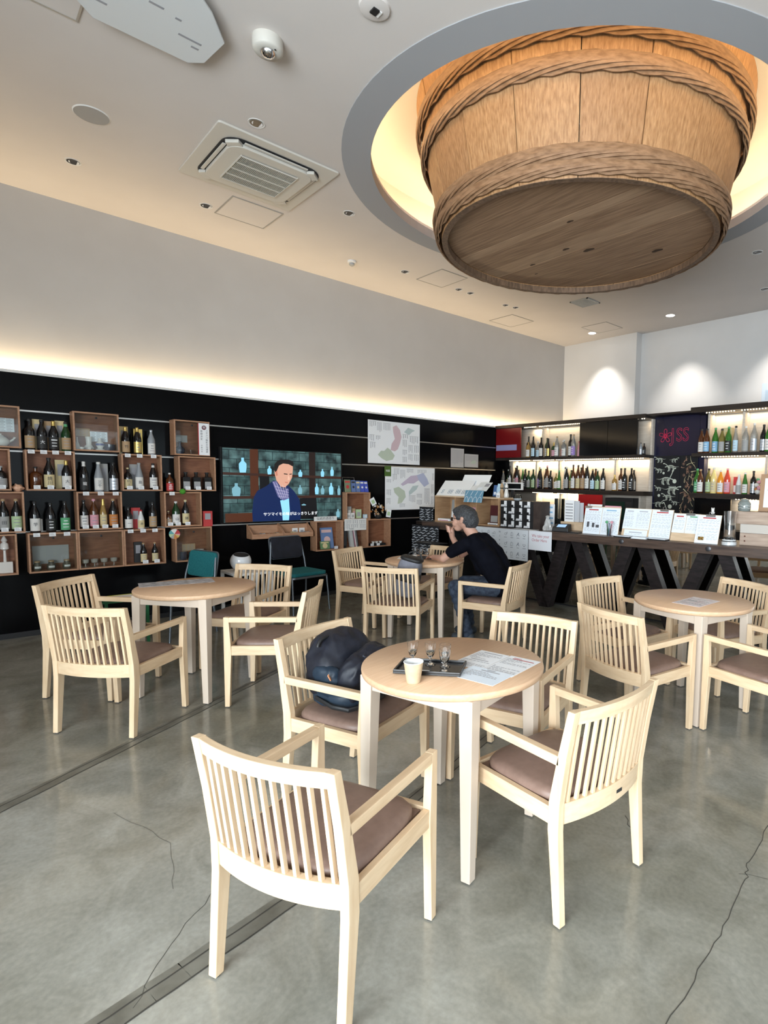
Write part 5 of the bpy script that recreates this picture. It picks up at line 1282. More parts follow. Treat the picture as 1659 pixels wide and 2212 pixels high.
booklet('magazine', 'low green magazine standing before the blue one', 3.475, z2_, 0.13, 0.10, mat('mag_green', (0.12, 0.22, 0.10), 0.5), PC['cream'], x=-6.59, group=None, cat='magazine', lean=0.2)
for i in range(3):
    t = thing('book', '%s leaning thin book in the middle lower crate' % ORD[i], 'book', (-6.62, 3.875 + i * 0.032, z2_), 0, 'leaning books in the middle lower crate', rot=(0.16, 0, 0))
    MB().box(-0.07, 0.05, -0.006, 0.006, 0.001, 0.24).build('book_block', (PC['white'], PC['pink'], PC['grey'])[i], t); MB().box(0.0502, 0.0512, -0.006, 0.006, 0.001, 0.24).build('spine', (PC['grey'], PC['white'], PC['black'])[i], t)
t = thing('black_book', 'dark upright book at left in the middle lower crate', 'book', (-6.60, 3.745, z2_)); MB().box(-0.08, 0.03, -0.02, 0.015, 0, 0.27).build('book_block', M_BLACKM, t); MB().box(0.0302, 0.031, -0.02, 0.02, 0.03, 0.24).build('spine', M_DSTEEL, t)
q = wall_poster('newspaper_sheet', 'printed newspaper sheet hanging over the middle lower crate', 3.72, 4.04, 0.845, 0.995, 9, [], x=XF + 0.003, m=PC['white'])
columns(q, [(0.01, 0.085, 0.10, 0.130, 4), (0.11, 0.085, 0.20, 0.135, 3), (0.21, 0.085, 0.31, 0.130, 4), (0.01, 0.02, 0.08, 0.075, 3), (0.09, 0.03, 0.20, 0.075, 4), (0.22, 0.02, 0.31, 0.075, 4)], 9)
text('日本酒', 0.020, M_INK, q, (0.0025, 0.10, 0.020), FACE_X)
t = thing('cup_tray', 'black tray with small white cups in the right lower crate', 'tray', (-6.61, 4.24, z2_)); MB().box(-0.05, 0.05, -0.11, 0.11, 0, 0.014).build('tray_base', M_BLACKM, t); MB().box(-0.05, 0.05, -0.11, 0.11, 0.0142, 0.028).build('tray_fold', M_BLACKM, t)
for i, yy_ in enumerate((4.18, 4.235, 4.295)): vase(yy_, z2_ + 0.0285, [(0.012, 0), (0.020, 0.012), (0.022, 0.028), (0.020, 0.028)], M_CER, ORD[i] + ' small white cup on the black tray in the right lower crate', 'sake_cup', 'cup', x=-6.60, grp='white cups in the right lower crate')
for i, yy_ in enumerate((4.13, 4.225)): price_card(yy_, z2_ + 0.002, ('left', 'right')[i] + ' white card at the front of the right lower crate')
price_card(3.60, z2_ + 0.002, 'white card at the front of the left lower crate')
pl = thing('flower_arrangement', 'cluster of white and brown dried flowers with photo cards beside the crates', 'flowers', (-6.59, 4.255, 0.9825))
rd = random.Random(5)
for i in range(30):
    r = rd.uniform(0.014, 0.028); y = rd.uniform(-0.10, 0.11); z = 0.03 + rd.uniform(0, 0.20) * (1 - abs(y) * 4); x = rd.uniform(-0.05, 0.03)
    m = (M_WHITE, M_WHITE, PC['cream'], PC['tan'], M_BLACKM, PC['orange'])[rd.randrange(6)]
    mb = MB()
    for k in range(5):
        a = 2 * PI * k / 5 + i; mb.add([(0, 0, 0), (r * .5 * math.cos(a - .5), r * .5 * math.sin(a - .5), r * .4), (r * math.cos(a), r * math.sin(a), r * .3), (r * .5 * math.cos(a + .5), r * .5 * math.sin(a + .5), r * .4)], [(0, 1, 2, 3)])
    mb.lathe([(r * .3, 0), (r * .35, r * .25), (0.001, r * .4)], 6)
    mb.build('blossom', m, pl, (x, y, max(z, 0.012)), (0, 1.2, rd.uniform(-1, 1)))
MB().lathe([(0.03, 0), (0.045, 0.03), (0.03, 0.06)], 16).build('flower_pot', M_BLACKM, pl)
for i, (dy, dz, a, sz) in enumerate(((-0.09, 0.19, 0.5, 0.075), (0.125, 0.02, -0.15, 0.075))):
    MB().box(-0.001, 0.001, -sz / 2, sz / 2, 0, sz * 1.35).build('photo_card', M_PAPER, pl, (0.050, dy, dz), (a, 0, 0)); MB().box(0.0012, 0.002, -sz * .3, sz * .3, sz * .3, sz * 1.0).build('photo', PC['palegreen'], pl, (0.050, dy, dz), (a, 0, 0))
# ================================================================ back bar: left shelving unit, dark middle panel, right shelving unit
YF, YB = 6.60, 6.92
M_EDGE = noisy('dark_shelf_edge', (0.014, 0.010, 0.008), (0.030, 0.022, 0.018), (1, 9, 9), 5, 0.4)
LEDB = mat('led_beads', (1, .9, .7), 0.5, emit=(1.0, 0.86, 0.62), estr=9.0)
def shelf_unit(name, label, x0, x1, tops, posts_top, posts_mid, posts_low, over=0.0):
    t = thing(name, label, 'shelf', (0, 0, 0))
    MB().box(x0, x1, YB, YB + 0.03, 0.0, 2.39).build('back_panel', M_SHELFWOOD, t)
    MB().box(x0 - over, x1, YF - 0.03 - (0.02 if over else 0), YB + 0.03, 2.375 if not over else 2.385, 2.425 if not over else 2.45).build('top_board', M_EDGE, t)
    for z0, z1 in ((1.862, 1.902), (1.36, 1.418)): MB().box(x0 - over * 0.8, x1, YF - 0.01, YB, z0, z1).build('shelf_board', M_EDGE, t)
    for L, z0, z1 in ((posts_top, 1.902, 2.375 if not over else 2.385), (posts_mid, 1.418, 1.862), (posts_low, 0.98, 1.36)):
        for x in L: MB().box(x - 0.014, x + 0.014, YF + 0.17, YB, z0, z1).build('upright', M_SHELFWOOD, t)
    return t
LX0, LX1 = -6.715, -3.94
su = shelf_unit('bar_shelves', 'left bar shelves with dark boards, pale wood back and rows of bottles', LX0, LX1, None, (-5.86, -5.03, -3.955), (-6.50, -5.977, -5.518, -4.508, -3.955), (-5.977, -5.48, -5.03, -4.10))
MB().box(-6.71, -6.16, YF - 0.012, YF + 0.006, 1.905, 2.372).build('red_door', mat('dark_red_lacquer', (0.16, 0.004, 0.006), 0.3), su)
MB().box(-6.70, -6.24, YF - 0.015, YF - 0.0125, 2.02, 2.11).build('lilac_strip', mat('lilac_paper', (0.28, 0.28, 0.50), 0.7), su)
for a, b in ((-5.010, -4.535), (-4.529, -4.066)): MB().box(a, b, YF - 0.004, YF + 0.016, 1.905, 2.372).build('black_door', M_BLACK, su)
MB().box(-5.0, -4.59, YF - 0.002, YF + 0.012, 1.06, 1.355).build('red_panel', mat('red_lacquer', (0.40, 0.010, 0.012), 0.4), su)
MB().box(-6.71, -3.94, YF + 0.02, YB, 0.0, 0.98).build('base_cabinet', M_BLACKM, su)
ru = shelf_unit('bar_shelves', 'right bar shelves with overhanging top board and coloured bottles', -3.235, -1.2, None, (-3.175, -2.755, -1.9), (-2.47, -1.9), (-2.47, -1.9), over=0.075)
MB().box(-3.235, -2.79, YF + 0.01, YF + 0.03, 0.98, 1.355).build('black_door', M_BLACK, ru)
MB().box(-3.235, -1.2, YF + 0.04, YB, 0.0, 0.98).build('base_cabinet', M_BLACKM, ru)
def beads(x0, x1, y, z, parent, strong=True):
    mb = MB(); n = int((x1 - x0) / 0.033)
    for k in range(n): mb.box(x0 + (k + .3) * 0.033, x0 + (k + .3) * 0.033 + 0.011, y - 0.004, y + 0.004, z - 0.005, z)
    mb.build('led_beads', LEDB, parent, kind='stuff')
for x0, x1, z, pw, pr, y in ((-6.15, -5.88, 2.374, 1.6, su, YF + 0.05), (-5.84, -5.04, 2.374, 1.2, su, YF + 0.05), (-4.05, -3.97, 2.374, 0.3, su, YF + 0.05), (-6.48, -5.99, 1.861, 2.6, su, YF + 0.07), (-5.96, -5.53, 1.861, 2.6, su, YF + 0.07), (-5.50, -4.53, 1.861, 4.8, su, YF + 0.07), (-4.49, -3.97, 1.861, 2.2, su, YF + 0.07),
                         (-5.96, -5.50, 1.359, 2.4, su, YF + 0.07), (-5.46, -5.05, 1.359, 2.0, su, YF + 0.07), (-3.16, -2.77, 2.384, 1.1, ru, YF + 0.03), (-2.74, -1.92, 2.384, 1.8, ru, YF + 0.03), (-3.21, -2.49, 1.861, 3.8, ru, YF + 0.07), (-2.45, -1.92, 1.861, 2.0, ru, YF + 0.07), (-2.77, -2.48, 1.359, 2.2, ru, YF + 0.07)):
    beads(x0, x1, y, z, pr)
    area('shelf_led', ((x0 + x1) / 2, YB - 0.05, z - 0.008), ((x0 + x1) / 2, YB - 0.02, z - 1), x1 - x0, 0.02, pw * 0.75, (1.0, 0.80, 0.52))
# solid top of the bar block behind the shelves, and the dark middle panel
struct('trim_5', MB().box(-6.80, 3.5, YB + 0.03, 8.4, 2.33, 2.375), M_BLACKM)
mp_ = thing('middle_panel', 'dark blue black wall panel between the two bar shelves', 'panel', (0, 0, 0))
MB().box(-3.938, -3.312, YB - 0.10, YB - 0.06, 0.0, 2.399).build('panel_board', noisy('midnight_lacquer', (0.006, 0.007, 0.022), (0.008, 0.009, 0.030), (1, 1, 1), 3, 0.25), mp_)
MB().box(-3.938, -3.313, YF + 0.02, YB - 0.06, 2.40, 2.425).build('panel_top', M_EDGE, mp_)
MB().box(-3.309, -3.236, YB - 0.10, YB + 0.03, 0, 2.38).build('end_panel', _mats['midnight_lacquer'], ru)
# neon outline sign
NEON = mat('neon_red', (0.4, 0.02, 0.05), 0.4, emit=(0.24, 0.006, 0.032), estr=1.0)
ns = thing('neon_sign', 'thin red outline sign of a blossom and the letters JSS on the dark panel', 'sign', (-3.665, YB - 0.106, 2.148))
fl_ = MB()
cx0 = -0.115
for k in range(5):
    a0 = PI / 2 + 2 * PI * k / 5; pts = []
    for j in range(15):
        u = j / 14; w = math.sin(PI * u) * 0.040; r = 0.016 + (0.076 if j else 0.076) * (1 - abs(2 * u - 1)) 
        r = 0.012 + 0.082 * math.sin(PI * u) ** 0.7 - (0.014 if j == 7 else 0)
        a = a0 + (u - 0.5) * 0.98
        pts.append((cx0 + r * math.cos(a), 0, r * math.sin(a)))
    fl_.tube(pts, 0.0019, 6, closed=True)
    fl_.tube([(cx0 + 0.010 * math.cos(a0), 0, 0.010 * math.sin(a0)), (cx0 + 0.036 * math.cos(a0), 0, 0.036 * math.sin(a0))], 0.0022, 5)
fl_.build('blossom_outline', NEON, ns)
text('J', 0.24, NEON, ns, (-0.010, -0.002, 0.0), FACE_Y, name='letter', outline=0.0017, squash=0.9)
text('S', 0.24, NEON, ns, (0.082, -0.002, 0.0), FACE_Y, name='letter', outline=0.0017, squash=0.8)
text('S', 0.24, NEON, ns, (0.172, -0.002, 0.0), FACE_Y, name='letter', outline=0.0017, squash=0.8)
# two hanging cloths: skeleton pattern and leaf pattern
M_BONE = mat('bone_print', (0.50, 0.54, 0.46), 0.8); M_LEAFP = mat('brown_leaf_print', (0.30, 0.17, 0.11), 0.8); M_LEAFC = mat('cream_leaf_print', (0.42, 0.37, 0.22), 0.8)
cl = thing('patterned_cloth', 'black cloth with pale dinosaur skeleton pattern on the middle panel', 'cloth', (-3.905, YB - 0.112, 1.06))
MB().box(0, 0.352, 0, 0.004, 0, 0.83).build('cloth', mat('cloth_black', (0.008, 0.008, 0.009), 0.9), cl)
art = MB()
def skeleton(x, y, s, fl=1, neck=0.5, plates=False):
    P = lambda a, b: (x + a * s * fl, y + b * s)
    art.stroke([P(-.6, -.05), P(-.35, .02), P(-.1, .1), P(.15, .1), P(.35, .02)], .07 * s)
    art.stroke([P(.35, .02), P(.6, -.05), P(.9, -.02)], .05 * s, taper=True)
    art.stroke([P(-.3, .06), P(-.5, .15 + neck * .5), P(-.65, .15 + neck)], .06 * s)
    art.disc(*P(-.72, .15 + neck), .10 * s, n=8, ry=.06 * s)
    for k in range(6): art.stroke([P(-.28 + k * .1, .08), P(-.27 + k * .1, -.18 + .02 * abs(k - 3))], .03 * s)
    for a in (-.25, .22): art.stroke([P(a, -.02), P(a + .08, -.28), P(a - .02, -.5)], .07 * s); art.stroke([P(a + .1, -.02), P(a + .2, -.26), P(a + .12, -.46)], .05 * s)
    if plates:
        for k in range(6): art.poly([P(-.35 + k * .12, .12), P(-.24 + k * .12, .12), P(-.3 + k * .12, .27)])
for x, y, s, f, nk, plt in ((.06, .79, .10, 1, .1, 0), (.27, .78, .08, -1, .1, 0), (.22, .69, .13, 1, .15, 0), (.06, .65, .09, 1, .1, 0), (.17, .53, .16, -1, .7, 0), (.26, .40, .15, -1, .05, 1), (.06, .41, .08, 1, .2, 0), (.20, .305, .12, 1, .1, 0), (.07, .21, .11, -1, .2, 0), (.30, .23, .08, 1, .2, 0), (.25, .09, .15, 1, .7, 0), (.06, .07, .10, -1, .3, 0)):
    skeleton(x, y, s, f, nk, bool(plt))
for x, y, r in ((.285, .50, .028), (.125, .605, .016), (.07, .31, .019), (.235, .17, .028), (.15, .04, .015)):
    art.disc(x, y, r, n=14)
art.build('skeleton_print', M_BONE, cl, (0, -0.0008, 0), FACE_Y, kind='stuff')
cl2 = thing('patterned_cloth', 'black cloth with brown and cream leaf pattern, right beside the skeleton cloth', 'cloth', (-3.548, YB - 0.112, 1.06))
MB().box(0, 0.235, 0, 0.004, 0, 0.83).build('cloth', mat('cloth_black', (0.008, 0.008, 0.009), 0.9), cl2)
lf = MB(); rd = random.Random(8)
for k in range(34):
    x, y = rd.uniform(.03, .21), rd.uniform(.04, .80); a = rd.uniform(-.9, .9) + (PI / 2 if rd.random() < .8 else 0); l = rd.uniform(.03, .06); c = rd.uniform(-.6, .6)
    pts = [(x + math.cos(a + c * u) * l * 2 * (u - .5), y + math.sin(a + c * u) * l * 2 * (u - .5)) for u in [i / 6 for i in range(7)]]
    pts = [p for p in pts if 0.004 < p[0] < .231 and 0.004 < p[1] < .826]
    if len(pts) > 2: lf.stroke(pts, rd.choice((.007, .010, .013)), k % 2, 0.0001 * k, taper=True)
for k in range(14):
    x, y = rd.uniform(.04, .20), rd.uniform(.06, .78)
    for j in range(7):
        a = 2 * PI * j / 7; lf.stroke([(x, y), (x + .022 * math.cos(a), y + .022 * math.sin(a))], .003, 0, 0.004)
lf.build('leaf_print', [M_LEAFP, M_LEAFC], cl2, (0, -0.0008, 0), FACE_Y, kind='stuff')
# dark appliance between left shelves and panel, small things on the shelf ends
t = thing('microwave', 'black microwave oven under the left bar shelves', 'appliance', (-4.34, YF + 0.13, 0.981)); MB().box(-0.22, 0.22, -0.10, 0.15, 0.0, 0.34).build('oven_body', M_BLACKM, t, bevel=0.005); MB().box(-0.20, 0.10, -0.104, -0.101, 0.05, 0.29).build('oven_window', mat('oven_glass', (0.01, 0.03, 0.022), 0.1), t); MB().box(0.12, 0.21, -0.104, -0.101, 0.05, 0.29).build('control_panel', M_DSTEEL, t)
for k, (x, h, m) in enumerate(((-4.045, .16, 'silver'), (-3.995, .15, 'black'))):
    bottle(x, YF + 0.06, 1.9025, -PI / 2, 'wine', h, .022, 'grey' if k == 0 else 'black', m, 'black', ('silver', 'black')[k] + ' shaker at the right end of the top left bar shelf', 'shakers on the bar shelf', name='shaker', scene_cat='shaker')
# bottles on the bar
GBB = 'bottles on the bar shelves'
BAR = {
 'top shelf of left bar shelves': (1.9028, [(-6.10, .335, 'wine', 'black', 'grey', 'black'), (-6.05, .26, 'jug', 'amber', 'white', 'black'), (-6.00, .33, 'sake', 'clear', 'white', 'black'), (-5.945, .31, 'wine', 'black', 'lightblue', 'black'), (-5.905, .25, 'slim', 'clear', 'lightblue', 'silver'),
     (-5.782, .30, 'wine', 'black', 'white', 'black'), (-5.715, .295, 'wine', 'darkgreen', 'white', 'black'), (-5.64, .28, 'slim', 'black', 'gold', 'black'), (-5.553, .22, 'jug', 'darkgreen', 'pink', 'gold'), (-5.471, .305, 'sake', 'clear', 'white', 'tan'), (-5.40, .24, 'square', 'clear', 'red', 'white'), (-5.335, .25, 'jug', 'clear', 'white', 'silver'), (-5.262, .33, 'wine', 'black', 'white', 'black'), (-5.158, .32, 'sake', 'clear', 'purple', 'tan'), (-5.10, .22, 'slim', 'pink', 'pink', 'red')]),
 'middle shelf of left bar shelves': (1.4188, [(-6.66, .30, 'sake', 'black', 'black', 'black'), (-6.59, .27, 'slim', 'clear', 'white', 'tan'), (-6.53, .30, 'wine', 'darkgreen', 'cream', 'white'), (-6.44, .36, 'sake', 'black', 'white', 'black'), (-6.37, .33, 'sake', 'brown', 'white', 'black'), (-6.28, .36, 'sake', 'black', 'pink', 'black'), (-6.21, .30, 'slim', 'green', 'white', 'green'), (-6.13, .29, 'wine', 'black', 'black', 'black'), (-6.05, .28, 'wine', 'darkgreen', 'grey', 'black'),
     (-5.93, .30, 'wine', 'darkgreen', 'palegreen', 'black'), (-5.853, .335, 'sake', 'black', 'purple', 'gold'), (-5.778, .33, 'slim', 'black', 'black', 'silver'), (-5.70, .36, 'sake', 'brown', 'grey', 'pink'), (-5.60, .28, 'wine', 'black', 'black', 'black'),
     (-5.49, .24, 'jug', 'olive', 'white', 'olive' if False else 'tan'), (-5.41, .28, 'slim', 'green', 'white', 'green'), (-5.345, .33, 'slim', 'white', 'white', 'black'), (-5.27, .33, 'sake', 'black', 'grey', 'silver'), (-5.169, .365, 'wine', 'brown', 'white', 'black'), (-5.079, .36, 'sake', 'brown', 'cream', 'black'), (-4.995, .37, 'sake', 'brown', 'tan', 'black'), (-4.915, .36, 'sake', 'black', 'white', 'white'), (-4.82, .30, 'sake', 'black', 'lightblue', 'tan'), (-4.735, .29, 'wine', 'darkgreen', 'palegreen', 'white'), (-4.64, .31, 'sake', 'black', 'white', 'black'), (-4.43, .22, 'jug', 'amber', 'white', 'gold'), (-4.37, .31, 'wine', 'brown', 'white', 'black'), (-4.27, .31, 'wine', 'black', 'black', 'black'), (-4.205, .31, 'wine', 'black', 'black', 'black')]),
 'top shelf of right bar shelves': (1.9028, [(-3.218, .295, 'sake', 'brown', 'white', 'black'), (-3.138, .295, 'sake', 'brown', 'blue', 'black'), (-3.06, .305, 'sake', 'green', 'blue', 'green'), (-2.965, .285, 'sake', 'olive', 'grey', 'black'), (-2.885, .305, 'sake', 'green', 'black', 'green'), (-2.80, .31, 'slim', 'clear', 'lightblue', 'black'), (-2.685, .30, 'sake', 'clear', 'grey', 'white'), (-2.59, .33, 'sake', 'clear', 'silver', 'white'), (-2.497, .31, 'sake', 'black', 'silver', 'black'), (-2.42, .30, 'sake', 'green', 'white', 'green'), (-2.32, .30, 'sake', 'brown', 'cream', 'black')]),
 'lower shelf of right bar shelves': (1.4188, [(-3.268, .30, 'sake', 'green', 'green', 'green'), (-3.195, .29, 'sake', 'brown', 'white', 'tan'), (-3.12, .30, 'sake', 'olive', 'palegreen', 'black'), (-3.040, .31, 'sake', 'yellow', 'cream', 'white'), (-2.955, .28, 'sake', 'orange', 'white', 'white'), (-2.874, .30, 'sake', 'red', 'pink', 'pink'), (-2.737, .23, 'slim', 'white', 'grey', 'white'), (-2.654, .25, 'slim', 'green', 'white', 'white'), (-2.583, .27, 'wine', 'black', 'silver', 'black'), (-2.40, .28, 'sake', 'brown', 'white', 'black')]),
}
for nm, (z, L) in BAR.items():
    for i, (x, H, kd, g, lb, cp) in enumerate(L):
        R = {'sake': .037, 'wine': .035, 'slim': .031, 'jug': .038, 'square': .045}[kd]
        near = min([abs(q[0] - x) for j, q in enumerate(L) if j != i] + [1])
        y = YF + (0.052 if i % 2 else 0.115) if near < 0.078 else YF + 0.08
        R = min(R, 0.046 if near > 0.09 else 0.037)
        bottle(x, y, z, -PI / 2, kd, H, R, g, lb, cp, '%s bottle with %s label, %s from left on %s' % ({'darkgreen': 'dark green'}.get(g, g), {'palegreen': 'pale green', 'lightblue': 'light blue'}.get(lb, lb)  , ORD[i], nm.replace(' of left bar shelves', ' at left bar').replace(' of right bar shelves', ' at right bar')), GBB, neck=('gold' if cp == 'gold' else None))
# second row, mostly hidden, shorter list
for i, (x, H, g, lb) in enumerate(((-6.40, .30, 'black', 'cream'), (-6.245, .31, 'darkgreen', 'white'), (-5.81, .31, 'black', 'white'), (-5.31, .29, 'green', 'cream'), (-5.125, .33, 'black', 'tan'), (-5.037, .32, 'darkgreen', 'white'), (-4.865, .31, 'brown', 'white'), (-4.23, .29, 'black', 'grey'))):
    bottle(x, YF + 0.215, 1.4185, -PI / 2, 'sake', H, .035, g, lb, 'black', 'back row bottle, %s from left on middle shelf of left bar shelves' % ORD[i], 'back row bottles on the left bar shelves')
for x, w, h, m, lb in ((-2.80, .05, .20, 'red', 'red and white carton left of the white bottle on the lower right bar shelf'), (-2.755 - 0.0, .001, .001, 'white', '')):
    if w > .01:
        t = thing('carton', lb, 'box', (x, YF + 0.17, 1.4185)); MB().box(-w / 2, w / 2, -.03, .03, 0, h).build('carton_body', PC[m], t); MB().box(-w * .4, w * .4, -.0308, -.0302, .02, h * .5).build('carton_print', PC['white'], t)
t = thing('carton', 'cream carton behind the olive bottle on the top right bar shelf', 'box', (-2.93, YF + 0.17, 1.9025)); MB().box(-.055, .055, -.03, .03, 0, .30).build('carton_body', PC['cream'], t); MB().box(-.02, .02, -.0308, -.0302, .05, .25).build('carton_print', PC['gold'], t)
t = thing('flower_figure', 'small pink and green flower ornament at right on the lower bar shelf', 'decoration', (-2.515, YF + 0.07, 1.4185))
for k, (dx, dz, r, m) in enumerate(((0, .03, .028, 'white'), (.015, .075, .026, 'pink'), (-.015, .11, .024, 'white'), (.012, .145, .022, 'pink'), (0, .17, .018, 'green'), (-.02, .06, .018, 'orange'))):
    MB().grid(lambda u, v: (dx + r * math.cos(2 * PI * u) * math.sin(PI * v) * (1 + .15 * math.sin(10 * PI * u)), r * math.sin(2 * PI * u) * math.sin(PI * v), dz - r * math.cos(PI * v)), 14, 8, wrapu=True).build('blossom_ball', PC[m], t)

# ================================================================ the counter
CA = math.radians(6.5); CX, CY = -4.1, 4.975; ZK = 0.95
ZI = ZK + 0.0008
def CW(lx, ly, z=ZI): return (CX + lx * math.cos(CA) - ly * math.sin(CA), CY + lx * math.sin(CA) + ly * math.cos(CA), z)
ct = thing('counter', 'long dark timber counter on crossed beams with a smoked mirror behind them', 'counter', CW(0, 0, 0), CA)
MB().box(-2.16, 3.3, 0.0, 0.72, 0.862, ZK).build('worktop', M_COUNTER, ct, bevel=0.004)
for lx in (0.840, 1.74): MB().lathe([(0.026, 0), (0.026, 0.010), (0.014, 0.014)], 20, M=T(lx, 0.0005, 0.912) @ Matrix.Rotation(PI / 2, 4, 'X')).build('bolt_head', M_DSTEEL, ct)
mr_ = MB().box(-1.6, 3.3, 0.505, 0.515, 0.02, 0.860).build('mirror_panel', M_MIRROR, ct)
MB().box(-2.14, 3.3, 0.518, 0.56, 0.0, 0.861).build('mirror_backing', M_BLACKM, ct)
BT = [-1.20, -0.30, 0.48, 1.30, 2.12]; TP = [-0.78, 0.02, 0.85, 1.70, 2.5]
zz0, zz1 = 0.02, 0.858
def beam(a, b):
    """timber leg from floor point a to worktop point b, ends cut level"""
    w = 0.070
    MB().hexa([(a - w, 0.27, 0.0), (a + w, 0.27, 0.0), (a + w, 0.38, 0.0), (a - w, 0.38, 0.0)], [(b - w, 0.27, zz1), (b + w, 0.27, zz1), (b + w, 0.38, zz1), (b - w, 0.38, zz1)]).build('timber_leg', M_TRUSS, ct, bevel=0.004)
for k in range(5):
    beam(BT[k], TP[k] - 0.075)
    if k < 4: beam(BT[k + 1], TP[k] + 0.10)
beam(BT[0], -1.62)
# signs hung from the front edge
sn = thing('picture_sign', 'white sheet with rows of small food drawings hanging from the counter front', 'sign', CW(-1.215, -0.004, 0.578), CA)
MB().box(0, 0.86, -0.002, 0.0, 0, 0.368).build('sheet', mat('sign_sheet', (0.60, 0.64, 0.68), 0.7), sn)
ic = MB(); rd = random.Random(31)
def ring_(x, y, r, w=0.003, a0=0, a1=2 * PI, n=12, ry=1.0): ic.stroke([(x + r * math.cos(a0 + (a1 - a0) * k / n), y + ry * r * math.sin(a0 + (a1 - a0) * k / n)) for k in range(n + 1)], w)
icons = 0
for row in range(3):
    for col in range(9):
        if col == 4: continue
        x = 0.055 + col * 0.0935; y = 0.305 - row * 0.118; k = icons % 8; icons += 1
        if k == 0: ic.stroke([(x - .024, y - .015), (x + .024, y - .015), (x, y + .026), (x - .024, y - .015)], .0035); ring_(x, y - .006, .006)
        elif k == 1: ring_(x, y - .010, .022, .0035, PI, 2 * PI); ring_(x, y + .010, .013, .003)
        elif k == 2: ic.stroke([(x - .022, y - .022), (x + .002, y + .002)], .004); ring_(x + .012, y + .012, .013, .0035, ry=1.2)
        elif k == 3: ring_(x + .012, y, .012, .0035, ry=1.4); ring_(x - .014, y - .01, .010, .003)
        elif k == 4: ring_(x, y, .016, .004, ry=.8); ic.stroke([(x + .02, y + .004), (x + .022, y + .026)], .007)
        elif k == 5: ic.stroke([(x - .016, y - .02), (x + .016, y - .02), (x + .016, y + .016), (x, y + .026), (x - .016, y + .016), (x - .016, y - .02)], .0035); ic.stroke([(x, y - .02), (x, y + .024)], .0025)
        elif k == 6: ic.stroke([(x - .02, y - .02), (x, y + .01), (x + .02, y - .016)], .006); ic.disc(x + .006, y + .018, .008, n=8); ic.stroke([(x - .016, y + .006), (x + .02, y)], .004)
        else: ring_(x, y + .008, .020, .0035, PI, 2 * PI); ic.stroke([(x - .02, y + .008), (x + .02, y + .008)], .0035); ic.stroke([(x - .008, y - .016), (x + .008, y - .016)], .004)
        ic.rect(x - .026 + rd.uniform(0, .01), y - .042, x + .026 - rd.uniform(0, .01), y - .037)
ic.build('drawings', mat('sign_ink', (0.13, 0.15, 0.19), 0.8), sn, (0, -0.0026, 0), FACE_Y, kind='stuff')
for k, ch in enumerate('NIPPON'): text(ch, 0.034, mat('sign_ink', (0.13, 0.15, 0.19), 0.8), sn, (0.430, -0.003, 0.325 - k * 0.052), FACE_Y)
s2 = thing('order_sign', 'white sign reading We take your Order Here on the counter front', 'sign', CW(-0.348, -0.004, 0.722), CA)
MB().box(0, 0.322, -0.002, 0, 0, 0.226).build('sheet', mat('sign_sheet2', (0.66, 0.68, 0.72), 0.7), s2)
PK = mat('sign_red_print', (0.42, 0.15, 0.17), 0.8)
text('We take your', 0.050, PK, s2, (0.045, -0.003, 0.168), FACE_Y, align='LEFT', squash=0.86); text('Order Here', 0.050, PK, s2, (0.045, -0.003, 0.118), FACE_Y, align='LEFT', squash=0.86)
# patterned drapes at the counter's left end
M_WAVE = mat('wave_cloth', (0.012, 0.013, 0.016), 0.9); M_WV = mat('wave_print', (0.33, 0.35, 0.38), 0.9)
def wave_cloth(name, label, x0, x1, z0, z1, y):
    t = thing(name, label, 'cloth', (x0, y, z0), CA)
    w, h = x1 - x0, z1 - z0
    def fn(u, v): return (u * w, 0.008 * math.sin(u * w * 60), v * h)
    MB().grid(fn, 30, 2).build('cloth', M_WAVE, t)
    mb = MB(); rd = random.Random(int(x0 * 100)); 
    for r in range(int(h / 0.034)):
        zz = 0.017 + r * 0.034; x = rd.uniform(0, .04) - 0.02
        while x < w - 0.02:
            l = rd.uniform(0.07, 0.16); n = 8; pts = []
            for k in range(n + 1):
                xx = max(0.002, min(w - 0.002, x + l * k / n)); pts.append((xx, zz + 0.007 * math.sin(xx * 75 + r * 1.3)))
            up = [(a, b + 0.0090 * math.sin(PI * k / n)) for k, (a, b) in enumerate(pts)]; dn = [(a, b - 0.0075 * math.sin(PI * k / n)) for k, (a, b) in enumerate(pts)]
            for k in range(n):
                mb.add([(dn[k][0], -0.0095 - 0.0, dn[k][1]), (dn[k + 1][0], -0.0095, dn[k + 1][1]), (up[k + 1][0], -0.0095, up[k + 1][1]), (up[k][0], -0.0095, up[k][1])], [(0, 1, 2, 3)])
            x += l + 0.012
    mb.build('wave_print', M_WV, t, kind='stuff')
    MB().box(0, w, -0.004, 0.010, h - 0.008, h).build('top_rod', M_BLACKM, t)
wave_cloth('wave_cloth', 'upper black cloth with grey wave pattern at the left counter end', -6.42, -6.14, 0.955, 1.145, 4.82)
wave_cloth('wave_cloth', 'lower black cloth with grey wave pattern hanging below the left counter end', -6.40, -5.88, 0.44, 0.90, 4.68)
t = thing('end_shelf', 'dark shelf board under the wave pattern cloth at the left counter end', 'shelf', (-6.25, 4.86, 0.0), CA)
MB().box(-0.20, -0.022, -0.06, 0.30, 0.90, 0.945).build('board', M_EDGE, t)
for lx in (-0.19, -0.06): MB().box(lx, lx + 0.03, 0.20, 0.23, 0, 0.899).build('post', M_EDGE, t)
t = thing('utensil_tray', 'dark tray with steel tongs below the counter edge behind the man', 'tray', CW(-1.72, -0.26, 0.70), CA)
MB().box(-0.19, 0.19, -0.12, 0.12, 0, 0.012).build('tray_base', M_BLACKM, t); MB().tube([(-0.15, -0.10, 0.02), (0.12, -0.115, 0.022)], 0.006, 6).build('tongs', M_STEEL, t)
